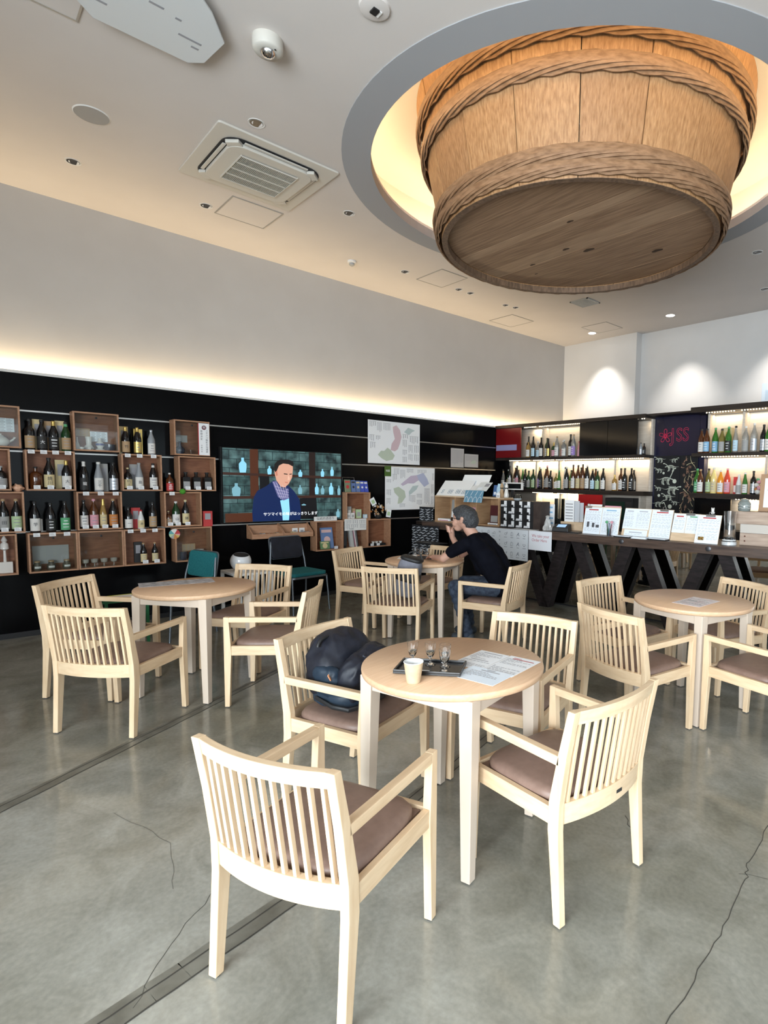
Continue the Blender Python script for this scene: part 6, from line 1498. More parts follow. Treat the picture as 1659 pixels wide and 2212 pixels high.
MB().box(-0.02, 0.02, 0.05, 0.12, -0.70, -0.001).build('stand_post', M_BLACKM, t); MB().box(-0.12, 0.12, -0.02, 0.12, -0.70, -0.69).build('stand_foot', M_BLACKM, t)
# three-bay display box with leaflets on its sloping top
db = thing('display_box', 'light wooden three-bay display box with sloping top on the counter', 'box', CW(-2.03, 0.12), CA)
W3, H3, D3 = 1.13, 0.345, 0.30
M_DBX = noisy('display_oak', (0.36, 0.21, 0.11), (0.46, 0.29, 0.16), (6, 1, 6), 5, 0.5)
MB().box(0, W3, D3 - 0.01, D3, 0.012, H3).build('back_board', M_DBX, db); MB().box(0, W3, 0, D3, 0, 0.014).build('bottom_board', M_DBX, db); MB().box(0, W3, 0, D3, H3, H3 + 0.016).build('top_board', M_LTWOOD, db)
for x in (0, 0.365, 0.74, W3 - 0.018): MB().box(x, x + 0.018, 0, D3 - 0.01, 0.0145, H3).build('divider', M_DBX, db)
def slope_board(lx, label, w, h, z, m, prints, ly=0.14, tilt=48, seed=1):
    t = thing('leaflet_board', label, 'leaflets', CW(lx, ly, z), 0, None, rot=(math.radians(tilt), 0, CA))
    MB().box(0, w, 0, h, -0.004, 0).build('board', m, t)
    for k, (x0, y0, x1, y1, mm) in enumerate(prints): MB().box(x0, x1, y0, y1, 0.0002, 0.0012).build('leaflet', mm, t)
    return t
M_SPOTW = mat('bright_sheet', (0.82, 0.84, 0.84), 0.7)
b_ = slope_board(-2.03, 'bright white sloping sheet with blue square drawings on the display box', 0.56, 0.27, ZI + H3 + 0.0195, M_SPOTW, [(0.02, 0.14, 0.54, 0.26, M_SPOTW)])
bl = MB(); 
for cx_, cy_ in ((.22, .06), (.36, .065), (.10, .06), (.47, .06)):
    for a in range(2):
        for b in range(2):
            if cx_ < .15 and a: continue
            x, y = cx_ + a * .045 - .03, cy_ + b * .035 - .02; bl.stroke([(x, y), (x + .03, y), (x + .03, y + .025), (x, y + .025), (x, y)], .005)
bl.build('square_drawings', mat('prussian', (0.05, 0.16, 0.26), 0.7), b_, (0, 0, 0.0016), kind='stuff')
b_ = slope_board(-1.74, 'large white sheet sticking up behind the square drawings', 0.48, 0.20, ZI + H3 + 0.13, M_SPOTW, [(0.05, 0.05, 0.12, 0.10, M_PAPERB), (0.2, 0.06, 0.26, 0.11, M_PAPERB)], ly=0.30, tilt=60)
b_ = slope_board(-1.47, 'blue fan-patterned leaflet hanging over the front of the display box', 0.31, 0.16, ZI + H3 - 0.055, mat('steel_blue', (0.12, 0.27, 0.38), 0.6), [], ly=0.082, tilt=74)
fn_ = MB()
for k in range(4):
    fn_.stroke([(0.04 + k * .075 + .035 * math.cos(a), 0.0 + .075 * math.sin(a)) for a in [PI * j / 8 for j in range(9)]], .005); fn_.stroke([(0.02 + k * .08, .09), (0.05 + k * .08, .15)], .006)
fn_.build('fan_drawing', M_PAPER, b_, (0, 0, 0.0006), kind='stuff')
for i, (lx, w, h, z, tl, m, lb) in enumerate(((-1.46, .20, .18, .035, 36, M_SPOTW, 'left white map leaflet heaped on the display box'), (-1.33, .20, .17, .075, 40, mat('pale_print', (0.66, 0.70, 0.70), 0.7), 'middle pale map leaflet heaped on the display box'), (-1.21, .10, .15, .004, 80, mat('deep_blue_print', (0.06, 0.13, 0.30), 0.6), 'dark blue leaflet standing behind the map leaflets'), (-1.10, .11, .17, .004, 78, mat('light_blue_print', (0.45, 0.66, 0.80), 0.6), 'light blue leaflet standing at right on the display box'))):
    q = slope_board(lx, lb, w, h, ZI + H3 + 0.0195 + z, m, [(w * .15, h * .15, w * .5, h * .4, M_PAPERB), (w * .55, h * .5, w * .9, h * .85, PC['lightblue'] if i > 1 else M_INKG)], ly=(0.125, 0.135, 0.365, 0.30)[i], tilt=tl)
def small_book(lx, ly, w, h, d, m, m2, label, lean=0.0, z=0.015):
    t = thing('booklet', label, 'booklet', CW(lx, ly, ZI + z + 0.001), 0, 'booklets in the display box', rot=(-lean, 0, CA))
    MB().box(-w / 2, w / 2, 0, d, 0, h).build('booklet_body', m, t); MB().box(-w * .4, w * .4, -0.0008, -0.0002, h * .1, h * .45).build('booklet_print', m2, t)
small_book(-1.80, 0.26, 0.13, 0.29, 0.02, PC['grey'], M_PAPER, 'tall grey booklet leaning in the left bay of the display box', 0.1)
small_book(-1.40, 0.25, 0.16, 0.20, 0.02, PC['pink'], M_INKG, 'pink booklet in the middle bay of the display box')
small_book(-1.08, 0.24, 0.14, 0.24, 0.015, mat('dark_red_book', (0.07, 0.012, 0.015), 0.5), PC['grey'], 'dark red and grey booklet in the right bay', 0.06)
small_book(-0.965, 0.26, 0.07, 0.235, 0.015, PC['black'], PC['white'], 'narrow black and white booklet at right in the right bay')
small_book(-1.90, 0.16, 0.22, 0.03, 0.10, M_SPOTW, PC['pink'], 'flat pile of white and pink papers in the left bay')
small_book(-1.02, 0.14, 0.16, 0.02, 0.03, M_PAPER, M_INKG, 'row of small white cards along the front of the right bay')
# postcard rack
rk = thing('card_rack', 'tall black rack with four columns of white cards on the counter', 'rack', CW(-0.885, 0.13), CA)
MB().box(0, 0.50, 0.0, 0.20, 0, 0.33).build('rack_body', M_BLACKM, rk)
MB().box(0.5005, 0.60, 0.0, 0.20, 0, 0.33).build('side_block', noisy('brown_block', (0.03, 0.02, 0.017), (0.05, 0.035, 0.03), (3, 3, 3), 4, 0.5), rk)
for c in range(4):
    for r in range(4):
        M_ = T(0.03 + c * 0.118, -0.002, 0.012 + r * 0.082)
        MB().box(0.035, 0.072, -0.014, -0.004, 0.0, 0.070, M=M_).build('white_card', M_PAPER, rk)
        MB().hexa([(0.0, -0.034, 0), (0.06, -0.034, 0), (0.06, -0.002, 0), (0.0, -0.002, 0)], [(0.012, -0.040, 0.026), (0.072, -0.040, 0.026), (0.072, -0.036, 0.026), (0.012, -0.036, 0.026)], M=M_).build('card_pocket', (M_BLACKM, mat('pocket_white', (0.62, 0.63, 0.65), 0.5))[(r == 0) or (c + r) % 3 == 0], rk)
# little figures and covered dish on top of the rack
for k, (lx, m) in enumerate(((-0.985, PC['tan']), (-0.86, M_CER))):
    t = thing('figurine', ('brown', 'white')[k] + ' cone-shaped figurine standing on the display box edge', 'figurine', CW((-0.958, -0.885)[k], 0.24, ZI + H3 + 0.0195), CA)
    MB().lathe([(0.030, 0), (0.034, 0.02), (0.022, 0.09), (0.016, 0.11), (0.024, 0.13), (0.020, 0.16), (0.004, 0.18)], 16).build('figure_body', m, t); MB().lathe([(0.022, 0.11), (0.026, 0.118), (0.018, 0.124)], 12).build('scarf', M_BLACKM, t)
t = thing('glass_dish', 'clear glass covered dish on top of the black card rack', 'dish', CW(-0.70, 0.23, ZI + 0.3305), CA); MB().lathe([(0.03, 0), (0.05, 0.012), (0.055, 0.03), (0.05, 0.03), (0.02, 0.008)], 20).build('dish_body', mat('cloudy_glass', (0.45, 0.48, 0.50), 0.15, coat=.3), t); MB().lathe([(0.054, 0.031), (0.045, 0.07), (0.01, 0.085), (0.008, 0.10)], 20).build('lid', M_PANE, t)
t = thing('tag_stand', 'small white price tag standing before the figurines', 'card', CW(-0.925, 0.125, ZI + H3 + 0.0195), CA); MB().box(-0.03, 0.03, -0.001, 0, 0, 0.055).build('card', M_PAPER, t); MB().box(-0.02, 0.02, -0.0018, -0.0011, 0.012, 0.024).build('printing', M_INKG, t)
t = thing('register_display', 'small dark customer display on a post behind the card rack', 'display', CW(-0.95, 0.46), CA); MB().box(-0.16, 0.16, -0.015, 0.015, 0.46, 0.555).build('display_case', M_WHITE, t, bevel=0.004); MB().box(-0.14, 0.14, -0.0165, -0.0155, 0.475, 0.54).build('display_screen', M_BLACK, t); MB().box(-0.02, 0.02, -0.012, 0.012, 0, 0.46).build('post', M_DSTEEL, t)
# plastic bag, card, terminal
t = thing('plastic_bag', 'crumpled clear plastic bag beside the card rack on the counter', 'bag', CW(-0.198, 0.16), CA)
def bagf(u, v):
    a = 2 * PI * u; r = (0.058 + .012 * math.sin(5 * a + 7 * v) + .012 * math.sin(9 * a - 4 * v)) * (1 - v * .75); return (r * math.cos(a), r * .7 * math.sin(a), 0.15 * v + .008 * math.sin(4 * a + 3 * v) * v)
MB().grid(bagf, 26, 8, sm=False, wrapu=True).build('bag_film', mat('bag_film', (0.42, 0.42, 0.41), 0.25, alpha=1.0, coat=0.6), t); MB().lathe([(0.02, 0.14), (0.026, 0.165), (0.01, 0.175)], 8, sm=False).build('bag_twist', mat('bag_film', (0.42, 0.42, 0.41), 0.25), t)
t = thing('blue_card_sign', 'white card sign with light blue print behind the plastic bag', 'sign', CW(-0.30, 0.36), CA); MB().box(-0.068, 0.068, -0.003, 0, 0.02, 0.30).build('card', M_PAPER, t)
for z in (.07, .13, .20, .26): MB().box(-0.05, 0.05 - (z > .15) * .01, -0.0042, -0.0032, z - .008, z + .012).build('blue_print', PC['blue'], t)
MB().box(-0.04, 0.04, -0.02, 0.03, 0, 0.02).build('foot', M_WHITE, t)
t = thing('card_terminal', 'black payment terminal with lit blue screen on the counter', 'payment terminal', CW(-0.005, 0.17), CA + 0.25)
MB().hexa([(-0.10, -0.07, 0), (0.10, -0.07, 0), (0.10, 0.07, 0), (-0.10, 0.07, 0)], [(-0.095, -0.065, 0.045), (0.095, -0.065, 0.045), (0.095, 0.065, 0.085), (-0.095, 0.065, 0.085)]).build('terminal_body', M_BLACKM, t, bevel=0.008)
MB().hexa([(-0.05, -0.045, 0.052), (0.055, -0.045, 0.052), (0.055, 0.03, 0.0755), (-0.05, 0.03, 0.0755)], [(-0.05, -0.045, 0.054), (0.055, -0.045, 0.054), (0.055, 0.03, 0.0775), (-0.05, 0.03, 0.0775)]).build('terminal_screen', mat('terminal_screen', (0.02, 0.03, 0.05), 0.2, emit=(0.35, 0.55, 0.85), estr=0.8), t)
t = thing('black_pad', 'flat black mat lying right of the payment terminal', 'mat', CW(0.18, 0.10), CA); MB().box(-0.045, 0.10, -0.04, 0.05, 0, 0.008).build('pad', M_BLACKM, t); MB().box(-0.03, 0.085, -0.02, 0.03, 0.0082, 0.0095).build('pad_inlay', M_DSTEEL, t)
t = thing('paper_strip', 'white paper strip lying before the card rack', 'paper', CW(-0.42, 0.035), CA); MB().box(-0.16, 0.16, -0.025, 0.04, 0, 0.003).build('sheet', M_SPOTW, t); MB().box(-0.1, 0.1, -0.01, 0.0, 0.0032, 0.004).build('printing', M_INKG, t)
t = thing('menu_stand', 'pale wooden stand holding clear sleeves and small menus', 'stand', CW(-0.02, 0.42), CA)
MB().box(-0.13, 0.17, -0.05, 0.05, 0.0, 0.10).build('wood_base', M_LTWOOD, t, bevel=0.002)
for k, (x0, x1, h) in enumerate(((-0.09, 0.04, .36), (0.0, 0.10, .35), (0.06, 0.14, .33))): MB().box(x0, x1, -0.03 + k * 0.025, -0.027 + k * 0.025, 0.101, h).build('sleeve', M_PAPER if k == 0 else mat('smoky_sleeve', (0.50, 0.52, 0.55), 0.3), t)
for k in range(6): MB().box(-0.075, 0.025, -0.032, -0.0305, 0.13 + k * .035, 0.142 + k * .035).build('sleeve_print', M_INKG, t)
t = thing('acrylic_box', 'clear acrylic holder standing left of the wooden menu stand', 'holder', CW(-0.207, 0.43), CA); 
for a, b, c, d in ((-0.05, 0.05, -0.04, -0.037), (-0.05, 0.05, 0.037, 0.04), (-0.05, -0.047, -0.037, 0.037), (0.047, 0.05, -0.037, 0.037)): MB().box(a, b, c, d, 0, 0.37).build('acrylic_side', M_CLEARP, t)
# clip-board menus
def menu_board(label, lx0, lx1, w, h, ly, tilt, clips, pages, wood=None, rz=0.0):
    t = thing('menu_board', label, 'menu', CW(lx0, ly, ZK + 0.0030), 0, 'menu boards standing on the counter', rot=(math.radians(90 - tilt), 0, CA + rz))
    MB().box(0, w, 0, h, -0.006, 0).build('board', M_LTWOOD, t, bevel=0.001)
    rd = random.Random(int(lx0 * 97))
    for (x0, y0, x1, y1, hd) in pages:
        p = MB().box(x0, x1, y0, y1, 0.0004, 0.0012).build('menu_page', mat('menu_page', (0.76, 0.82, 0.88), 0.75), t)
        pr = MB(); cx_ = (x0 + x1) / 2; hw = (x1 - x0) * .28
        pr.rect(cx_ - hw, y1 - .034, cx_ + hw, y1 - .022, {'red': 1, 'blue': 2, 'green': 3, 'none': 0}[hd])
        yy = y1 - .05
        while yy > y0 + 0.02:
            x = x0 + .015
            while x < x1 - .02:
                l = rd.uniform(.012, .035); e = min(x + l, x1 - .012); pr.rect(x, yy, e, yy + .0035, 0); x = e + rd.uniform(.006, .014)
            yy -= rd.choice((.010, .012, .020))
        pr.build('printing', [mat('light_print', (0.42, 0.44, 0.50), .8), PC['red'], PC['blue'], PC['green']], t, (0, 0, 0.0016), kind='stuff')
    for x in clips:
        MB().box(x - .045, x + .045, h - .022, h + .002, 0.0014, 0.007).build('clip', M_STEEL, t); MB().tube([(x - .012, h - .004, .008), (x - .018, h + .018, .012), (x, h + .028, .012), (x + .018, h + .018, .012), (x + .012, h - .004, .008)], .0025, 6).build('clip_loop', M_STEEL, t)
    return t
b = menu_board('leftmost menu board with red and blue headings behind the pen tube', 0.296, 0.73, 0.44, 0.31, 0.12, 12, (0.04,), [(0.005, 0.0, 0.215, 0.30, 'red'), (0.22, 0.0, 0.435, 0.30, 'blue')])
for k, (x, w, h) in enumerate(((.06, .028, .06), (.125, .03, .05), (.178, .04, .03))): MB().box(x - w / 2, x + w / 2, .075, .075 + h, .0018, .0024).build('bottle_picture', M_INK, b)
for k, (x0, x1, y1, m) in enumerate(((0.02, 0.20, .335, M_WHITE), (0.235, 0.43, .325, PC['pink']))): MB().box(x0, x1, .285, y1, -.0105, -.0065).build('index_tab', m, b)
menu_board('second menu board from left with white pages and a red heading', 0.755, 1.30, 0.54, 0.315, 0.15, 18, (0.44,), [(0.0, 0.085, 0.13, 0.31, 'none'), (0.13, 0.085, 0.30, 0.31, 'none'), (0.31, 0.0, 0.535, 0.31, 'red'), (0.03, 0.0, 0.29, 0.078, 'none')])
b = menu_board('third menu board with pink and green headings above bare wood', 1.315, 1.60, 0.27, 0.29, 0.11, 20, (0.17,), [(0.0, 0.085, 0.13, 0.285, 'red'), (0.135, 0.085, 0.268, 0.285, 'green')])
b = menu_board('rightmost menu board with small food picture beside the glass jug', 1.575, 1.83, 0.225, 0.29, 0.07, 20, (0.12,), [(0.0, 0.0, 0.222, 0.285, 'red')])
MB().box(0.03, 0.085, 0.03, 0.065, .0018, .0024).build('food_picture', noisy('food_print', (0.05, 0.02, 0.01), (0.5, 0.3, 0.05), (1, 1, 1), 60, .6), b)
t = thing('bear_clip', 'white bear-shaped clip on top of the rightmost menu board', 'clip', CW(1.70, 0.195, ZK + 0.285), CA)
MB().lathe([(0.016, 0), (0.020, 0.015), (0.012, 0.028), (0.016, 0.036), (0.014, 0.048), (0.004, 0.054)], 14).build('clip_body', M_WHITE, t); MB().lathe([(0.006, 0.050), (0.006, 0.058), (0.002, 0.061)], 8, M=T(0.010, 0, 0)).build('ear', M_WHITE, t); MB().lathe([(0.006, 0.050), (0.006, 0.058), (0.002, 0.061)], 8, M=T(-0.010, 0, 0)).build('ear', M_WHITE, t)
# pen tube, flat papers, jug, plank box, jar, framed sign
t = thing('pen_tube', 'small glass tube with dark and pink pens before the leftmost menu', 'pen holder', CW(0.665, 0.05), CA); MB().lathe([(0.022, 0), (0.024, 0.08)], 18, cap1=False).build('tube', M_CLEARP, t)
for k, (dx, a, m) in enumerate(((-.008, -.10, M_BLACKM), (0, .02, mat('pen_blue', (0.03, 0.05, 0.16), .4)), (.009, .12, M_BLACKM), (-.002, -.2, PC['green']), (.006, .2, PC['pink']))): MB().tube([(dx, 0.004 * (k - 2), 0.003), (dx + a * .13, 0.004 * (k - 2), 0.13 + .012 * (k % 2))], .0045, 8).build('pen', m, t); 
for k, (dx, m) in enumerate(((-.030, PC['green']), (.030, PC['pink']))): MB().grid(lambda u, v: (dx + .016 * math.cos(2 * PI * u) * math.sin(PI * v), .016 * math.sin(2 * PI * u) * math.sin(PI * v), .150 - .016 * math.cos(PI * v)), 10, 6, wrapu=True).build('pen_top', m, t)
for k, (lx, w, a, m, lb) in enumerate(((0.83, .18, 0, M_BLACKM, 'black folder with white sheet lying before the second menu board'), (1.02, .16, .04, M_PAPERB, 'fanned light sheets lying before the second menu board'), (1.215, .19, -.04, M_BLACKM, 'dark folder under papers before the third menu board'))):
    t = thing('folder', lb, 'folder', CW(lx, 0.058), CA + a); MB().box(-w / 2, w / 2, -.05, .055, 0, .010).build('folder_cover', m, t); MB().box(-w * .46, w * .46, -.035, .05, .0102, .016).build('loose_sheet', M_PAPERB, t)
jg = thing('glass_jug', 'tall clear glass decanter with ground base right of the menu boards', 'decanter', CW(1.885, 0.13), CA)
MB().lathe([(0.066, 0), (0.066, 0.035), (0.058, 0.06), (0.050, 0.20), (0.058, 0.32), (0.055, 0.32), (0.047, 0.20), (0.054, 0.06), (0.04, 0.03)], 32).build('glass_body', M_GLASS, jg)
MB().lathe([(0.0672, 0.002), (0.0672, 0.03), (0.060, 0.055)], 32, cap0=False, cap1=False).build('ground_base', mat('ground_glass', (0.55, 0.57, 0.58), .2, coat=.4), jg)
pb = thing('plank_box', 'rustic wooden plank box at the right end of the counter', 'box', CW(1.99, 0.24), CA)
M_RUS = noisy('rustic_plank', (0.30, 0.215, 0.165), (0.47, 0.36, 0.28), (0.9, 5, 9), 4, 0.6, bump=0.15, lo=.3, hi=.7)
for k, (z0, z1) in enumerate(((0, .115), (.117, .20), (.202, .318))): MB().box(-0.16 if k == 2 else -0.04, 1.0, 0, 0.018, z0, z1).build('plank', (M_RUS, mat('pale_plank', (0.50, 0.46, 0.41), .6), M_RUS)[k], pb, bevel=0.001)
MB().box(-0.04, 1.0, 0.018, 0.22, 0.300, 0.318).build('plank_top', M_RUS, pb); MB().box(-0.04, -0.02, 0.018, 0.22, 0, 0.2995).build('side_plank', M_RUS, pb)
for z in (.04, .085): MB().lathe([(0.008, 0), (0.006, 0.003)], 8, M=T(0.005, -0.0003, z) @ Matrix.Rotation(PI / 2, 4, 'X')).build('screw', mat('rust', (0.10, 0.03, 0.015), .6), pb)
t = thing('glass_jar', 'squat grey glass jar with wave pattern on the plank box', 'jar', CW(1.945, 0.36, ZI + 0.3185), CA)
MB().lathe([(0.050, 0), (0.056, 0.01), (0.058, 0.075), (0.045, 0.095), (0.040, 0.10)], 24).build('jar_glass', mat('grey_jar_glass', (0.20, 0.23, 0.22), .08, coat=.5), t); MB().lathe([(0.040, 0.1005), (0.036, 0.115), (0.010, 0.122)], 20).build('lid', mat('grey_jar_glass', (0.20, 0.23, 0.22), .08), t)
for z in (.03, .055): MB().tube([(0.0585 * math.cos(2 * PI * k / 30), 0.0585 * math.sin(2 * PI * k / 30), z + .005 * math.sin(k * 1.3)) for k in range(30)], .0016, 5, closed=True).build('wave_band', PC['white'], t)
t = thing('framed_notice', 'wood framed white notice at the right image edge on the plank box', 'frame', CW(2.12, 0.42, ZI + 0.3185), 0, rot=(-0.12, 0, CA)); MB().box(-0.06, 0.34, -0.012, 0.006, 0, 0.36).build('frame', mat('oak_frame', (0.34, 0.20, 0.11), .5), t, bevel=.002); MB().box(-0.02, 0.30, -0.0135, -0.0125, 0.04, 0.32).build('notice', M_PAPER, t); MB().box(0.01, 0.27, -0.0145, -0.0137, 0.20, 0.23).build('notice_print', M_INKG, t)
t = thing('hanging_notice', 'pale blue notice high on the white back wall at the right image edge', 'notice', (-3.27 + 0.02, 8.575, 2.66), 0); MB().box(0, 0.30, -0.004, 0, 0, 0.34).build('sheet', mat('pale_blue_sheet', (0.52, 0.60, 0.68), .7), t); MB().box(0.05, 0.22, -0.005, -0.0042, 0.10, 0.24).build('printing', mat('pale_blue_print', (0.40, 0.50, 0.60), .7), t)
# ================================================================ the man at the far table (local frame of his chair: x to his right, y forward)
def make_person():
    root = thing('person', 'man in dark T-shirt and jeans leaning on the far table, hand at his mouth', 'person', (-3.751, 3.673, 0.006), math.radians(111.5))
    S, J, K, H, F = 'shirt', 'jeans', 'skin', 'hair', 'shoe'
    C = []   # tapered capsules: a, b, ra, rb, tag
    def cap(a, b, ra, rb, tg): C.append((Vector(a), Vector(b), ra, rb, tg))
    # trunk
    for sx in (-1, 1):
        cap((0.075 * sx, -0.105, 0.545), (0.085 * sx, -0.085, 0.62), 0.098, 0.092, S)
        cap((0.085 * sx, -0.085, 0.62), (0.095 * sx, 0.03, 0.80), 0.092, 0.098, S)
        cap((0.095 * sx, 0.03, 0.80), (0.105 * sx, 0.15, 0.925), 0.098, 0.085, S)
        cap((0.0, 0.165, 0.955), (0.155 * sx, 0.185, 0.925), 0.065, 0.062, S)
    cap((0, -0.07, 0.60), (0, 0.14, 0.90), 0.105, 0.105, S)
    cap((0, 0.10, 0.70), (0, 0.19, 0.86), 0.075, 0.075, S)
    # hips, thighs, shins, feet
    for sx in (-1, 1): cap((0.085 * sx, -0.10, 0.545), (0.06 * sx, -0.05, 0.54), 0.092, 0.092, J)
    cap((-0.09, -0.08, 0.530), (-0.115, 0.345, 0.510), 0.080, 0.060, J)
    cap((-0.115, 0.345, 0.505), (-0.120, 0.205, 0.11), 0.058, 0.044, J)
    cap((-0.120, 0.215, 0.115), (-0.120, 0.20, 0.085), 0.056, 0.052, J)
    cap((0.09, -0.08, 0.530), (0.115, 0.36, 0.515), 0.082, 0.060, J)
    cap((0.115, 0.36, 0.512), (0.125, 0.30, 0.11), 0.058, 0.044, J)
    for x, y in ((-0.120, 0.200), (0.125, 0.295)):
        cap((x, y - 0.03, 0.046), (x, y + 0.13, 0.036), 0.040, 0.032, F); cap((x, y, 0.05), (x, y, 0.08), 0.038, 0.036, F)
    # neck and head
    cap((0, 0.20, 0.985), (0, 0.262, 1.055), 0.056, 0.053, K)
    cap((0, 0.300, 1.135), (0, 0.335, 1.165), 0.088, 0.084, K)
    cap((0, 0.345, 1.10), (0, 0.375, 1.065), 0.062, 0.042, K)
    cap((0, 0.400, 1.150), (0, 0.436, 1.118), 0.014, 0.015, K)          # nose
    cap((0, 0.402, 1.085), (0, 0.408, 1.082), 0.024, 0.024, K)          # lips
    cap((-0.026, 0.385, 1.172), (0.026, 0.385, 1.172), 0.030, 0.030, K) # brow
    for sx in (-1, 1):
        cap((0.084 * sx, 0.298, 1.118), (0.090 * sx, 0.285, 1.152), 0.014, 0.018, K)
        cap((0.045 * sx, 0.37, 1.12), (0.04 * sx, 0.385, 1.10), 0.032, 0.03, K)
    # hair cap
    cap((0, 0.275, 1.165), (0, 0.318, 1.186), 0.096, 0.091, H)
    cap((0, 0.245, 1.130), (0, 0.262, 1.155), 0.078, 0.084, H)
    cap((-0.03, 0.375, 1.218), (0.03, 0.375, 1.218), 0.033, 0.033, H)
    for sx in (-1, 1): cap((0.070 * sx, 0.325, 1.165), (0.066 * sx, 0.30, 1.19), 0.030, 0.034, H)
    # near arm (his left): elbow on the table, forearm along it
    cap((-0.170, 0.190, 0.930), (-0.205, 0.335, 0.845), 0.060, 0.052, S)
    cap((-0.205, 0.325, 0.852), (-0.215, 0.410, 0.785), 0.042, 0.039, K)
    cap((-0.215, 0.410, 0.783), (-0.13, 0.525, 0.772), 0.038, 0.027, K)
    cap((-0.13, 0.525, 0.772), (-0.09, 0.590, 0.767), 0.025, 0.026, K)
    # far arm (his right): elbow on the table, hand raised to the mouth
    cap((0.170, 0.190, 0.930), (0.195, 0.345, 0.850), 0.060, 0.052, S)
    cap((0.195, 0.325, 0.855), (0.185, 0.425, 0.780), 0.042, 0.040, K)
    cap((0.185, 0.425, 0.782), (0.060, 0.468, 0.955), 0.038, 0.026, K)
    cap((0.060, 0.468, 0.955), (0.032, 0.466, 1.018), 0.026, 0.031, K)
    # fingers
    def finger(pts, r): 
        for a, b in zip(pts[:-1], pts[1:]): cap(a, b, r, r * 0.92, K)
    for k in range(4):   # near hand resting on the table
        o = k * 0.019 - 0.028; dx, dy = 0.497, 0.868
        bx, by = -0.085 + o * dy * 1.0, 0.600 - o * dx
        l = (0.036, 0.042, 0.038, 0.030)[k]
        finger([(bx, by, 0.768), (bx + dx * l, by + dy * l, 0.771), (bx + dx * l * 1.8, by + dy * l * 1.8, 0.757), (bx + dx * l * 2.2, by + dy * l * 2.2, 0.7455)], 0.0085)
    finger([(-0.065, 0.575, 0.764), (-0.035, 0.600, 0.760), (-0.022, 0.630, 0.750)], 0.0095)
    for k in range(4):   # far hand, fingers curled before the mouth
        z = 1.052 - k * 0.018; l = (0.9, 1.0, 0.95, 0.8)[k]
        y4 = -0.004 * k
        finger([(0.040, 0.472 + y4, z), (0.030, 0.500 + y4, z + 0.012), (0.004 * l, 0.506 + y4, z + 0.020), (-0.018 * l, 0.484 + y4, z + 0.016), (-0.012, 0.462 + y4, z + 0.008)], 0.0080)
    finger([(0.028, 0.458, 1.020), (0.012, 0.440, 1.042), (0.000, 0.430, 1.060)], 0.0092)
    me = bpy.data.meshes.new('tmp'); bm = bmesh.new()
    for a, b, ra, rb, tg in C:
        d = b - a; L = max(d.length, 1e-4); q = d.to_track_quat('Z', 'Y').to_matrix().to_4x4(); M = Matrix.Translation(a) @ q
        n = 16; rings = []
        prof = [(-PI / 2 + 0.25, 0)] + [(-PI / 2 + PI / 2 * k / 4, 0) for k in (1, 2, 3, 4)]
        v = []
        pr = [(ra * math.cos(t), ra * math.sin(t)) for t in [-1.4, -1.05, -0.6, -0.2]] + [(ra, 0), (rb, L)] + [(rb * math.cos(t), L + rb * math.sin(t)) for t in [0.2, 0.6, 1.05, 1.4]]
        vs = [[bm.verts.new(M @ Vector((r * math.cos(2 * PI * i / n), r * math.sin(2 * PI * i / n), z))) for i in range(n)] for r, z in pr]
        for j in range(len(vs) - 1):
            for i in range(n): bm.faces.new((vs[j][i], vs[j][(i + 1) % n], vs[j + 1][(i + 1) % n], vs[j + 1][i]))
        bm.faces.new(list(reversed(vs[0]))); bm.faces.new(vs[-1])
    bm.to_mesh(me); bm.free()
    tmp = bpy.data.objects.new('tmp', me); COL.objects.link(tmp)
    r = tmp.modifiers.new('r', 'REMESH'); r.mode = 'VOXEL'; r.voxel_size = 0.0062
    s = tmp.modifiers.new('s', 'SMOOTH'); s.factor = 0.5; s.iterations = 3
    bpy.context.view_layer.update()
    body = bpy.data.meshes.new_from_object(tmp.evaluated_get(bpy.context.evaluated_depsgraph_get()))
    bpy.data.objects.remove(tmp)
    body.name = 'body'
    import numpy as np
    nv = len(body.vertices); co = np.empty(nv * 3); body.vertices.foreach_get('co', co); co = co.reshape(-1, 3)
    nf = len(body.polygons); cen = np.empty(nf * 3); body.polygons.foreach_get('center', cen); cen = cen.reshape(-1, 3)
    best = np.full(nf, 1e9); idx = np.zeros(nf, int); tags = [S, J, K, H, F]
    for a, b, ra, rb, tg in C:
        A = np.array(a); D = np.array(b) - A; t = np.clip(((cen - A) @ D) / max(D @ D, 1e-9), 0, 1)
        dist = np.linalg.norm(cen - (A + t[:, None] * D), axis=1) - (ra + (rb - ra) * t)
        if tg == H: dist = dist - 0.002
        m = dist < best; best[m] = dist[m]; idx[m] = tags.index(tg)
    M_SKIN = mat('skin', (0.47, 0.27, 0.20), 0.5)
    mats = [noisy('dark_cotton', (0.0025, 0.0027, 0.0050), (0.004, 0.0045, 0.008), (1, 1, 1), 12, 0.9, spec=0.08, bump=0.1), noisy('blue_denim', (0.014, 0.021, 0.040), (0.045, 0.062, 0.092), (1, 1, 1), 26, 0.85), M_SKIN, noisy('grey_hair', (0.008, 0.009, 0.011), (0.065, 0.068, 0.074), (3, 3, 9), 22, 0.55, bump=0.6), mat('dark_shoe', (0.04, 0.05, 0.06), 0.6)]
    body.materials.clear()
    for m in (M_SKIN,): body.materials.append(m)
    body.polygons.foreach_set('use_smooth', [True] * nf)
    o = obj('body', body, root)
    # clothing and hair: shells lifted off the same surface
    bm0 = bmesh.new(); bm0.from_mesh(body); bm0.verts.ensure_lookup_table(); bm0.faces.ensure_lookup_table()
    nrm = [v.normal.copy() for v in bm0.verts]
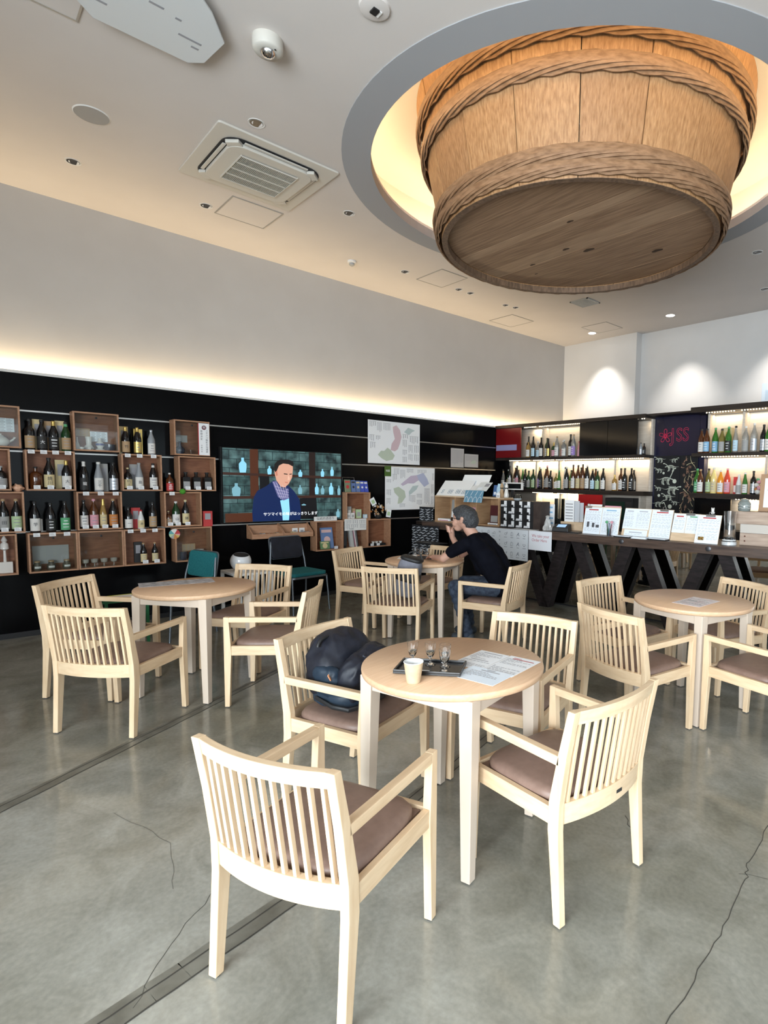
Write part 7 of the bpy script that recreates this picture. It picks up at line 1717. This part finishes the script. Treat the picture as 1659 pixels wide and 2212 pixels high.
    for ti, nm, off in ((0, 't_shirt', 0.0055), (1, 'jeans', 0.0045), (3, 'hair', 0.004), (4, 'shoes', 0.004)):
        mb = MB(); mp = {}; vs = []; fs = []
        for f in bm0.faces:
            if idx[f.index] != ti: continue
            q = []
            for v in f.verts:
                if v.index not in mp:
                    mp[v.index] = len(vs); p = v.co + nrm[v.index] * off
                    if ti == 0: p += nrm[v.index] * 0.0025 * math.sin(p.z * 60 + p.y * 25)
                    if ti == 1 and p.z < 0.45: p += nrm[v.index] * 0.004 * math.sin(p.z * 95 + p.x * 20)
                    if ti == 3: p += nrm[v.index] * 0.0018 * math.sin(p.y * 330 + p.x * 160)
                    vs.append(p)
                q.append(mp[v.index])
            fs.append(q)
        mb.add(vs, fs, None, 0, True)
        c = mb.build(nm, mats[ti], root)
        sm = c.modifiers.new('thickness', 'SOLIDIFY'); sm.thickness = 0.005; sm.offset = -1
    bm0.free()
    g = MB()
    for sx in (-1, 1):
        g.tube([(sx * 0.033 + 0.024 * math.cos(2 * PI * k / 16), 0.424 - abs(0.0 * k), 1.140 + 0.018 * math.sin(2 * PI * k / 16)) for k in range(16)], 0.002, 6, closed=True)
        g.tube([(sx * 0.056, 0.424, 1.146), (sx * 0.088, 0.38, 1.150), (sx * 0.100, 0.295, 1.150)], 0.0025, 6)
        g.add([(sx * 0.033 + 0.023 * math.cos(2 * PI * k / 16), 0.4235, 1.140 + 0.0175 * math.sin(2 * PI * k / 16)) for k in range(16)], [tuple(range(16))])
    g.build('glasses', mat('dark_lens', (0.02, 0.015, 0.012), 0.2), root)
    for sx in (-1, 1):
        MB().grid(lambda u, v: (sx * 0.033 + 0.011 * math.cos(2 * PI * u) * math.sin(PI * v), 0.404 + 0.008 * math.sin(2 * PI * u) * math.sin(PI * v), 1.141 - 0.010 * math.cos(PI * v)), 10, 6, wrapu=True).build('eye', mat('eye_white', (0.5, 0.48, 0.46), 0.3), root)
    return root
make_person()

# ================================================================ dark steel chairs by the windows, seen only in the mirror and from the side
def steel_chair(x, y, rz, label):
    t = thing('steel_chair', label, 'chair', (x, y, 0), rz, 'black steel chairs by the windows')
    MB().prism(sq_ring(0.20, 0.20, 0.05), 0.44, 0.455).build('seat', M_BLACKM, t); MB().prism(sq_ring(0.185, 0.185, 0.05), 0.4555, 0.475).build('seat_pad', M_WHITE, t)
    for sx in (-1, 1):
        MB().tube([(sx * 0.17, 0.17, 0.44), (sx * 0.21, 0.22, 0)], 0.014, 8).build('leg', M_BLACKM, t); MB().tube([(sx * 0.17, -0.17, 0.44), (sx * 0.21, -0.24, 0)], 0.014, 8).build('leg', M_BLACKM, t)
    MB().tube([(-0.17, -0.18, 0.45), (-0.19, -0.22, 0.70), (-0.15, -0.24, 0.80), (0.15, -0.24, 0.80), (0.19, -0.22, 0.70), (0.17, -0.18, 0.45)], 0.012, 8).build('back_hoop', M_BLACKM, t)
    MB().box(-0.17, 0.17, -0.235, -0.225, 0.62, 0.76).build('back_plate', M_STEEL, t)
for x, y, a, lb in ((0.45, -1.4, 20, 'black steel chair with white pad, nearest the right front window'), (1.25, -1.7, -30, 'black steel chair with white pad, between the front windows'), (0.75, -2.4, 170, 'black steel chair with white pad, close to the front glass'), (-0.6, -1.9, 60, 'black steel chair with white pad, left of the other steel chairs')):
    steel_chair(x, y, math.radians(a), lb)
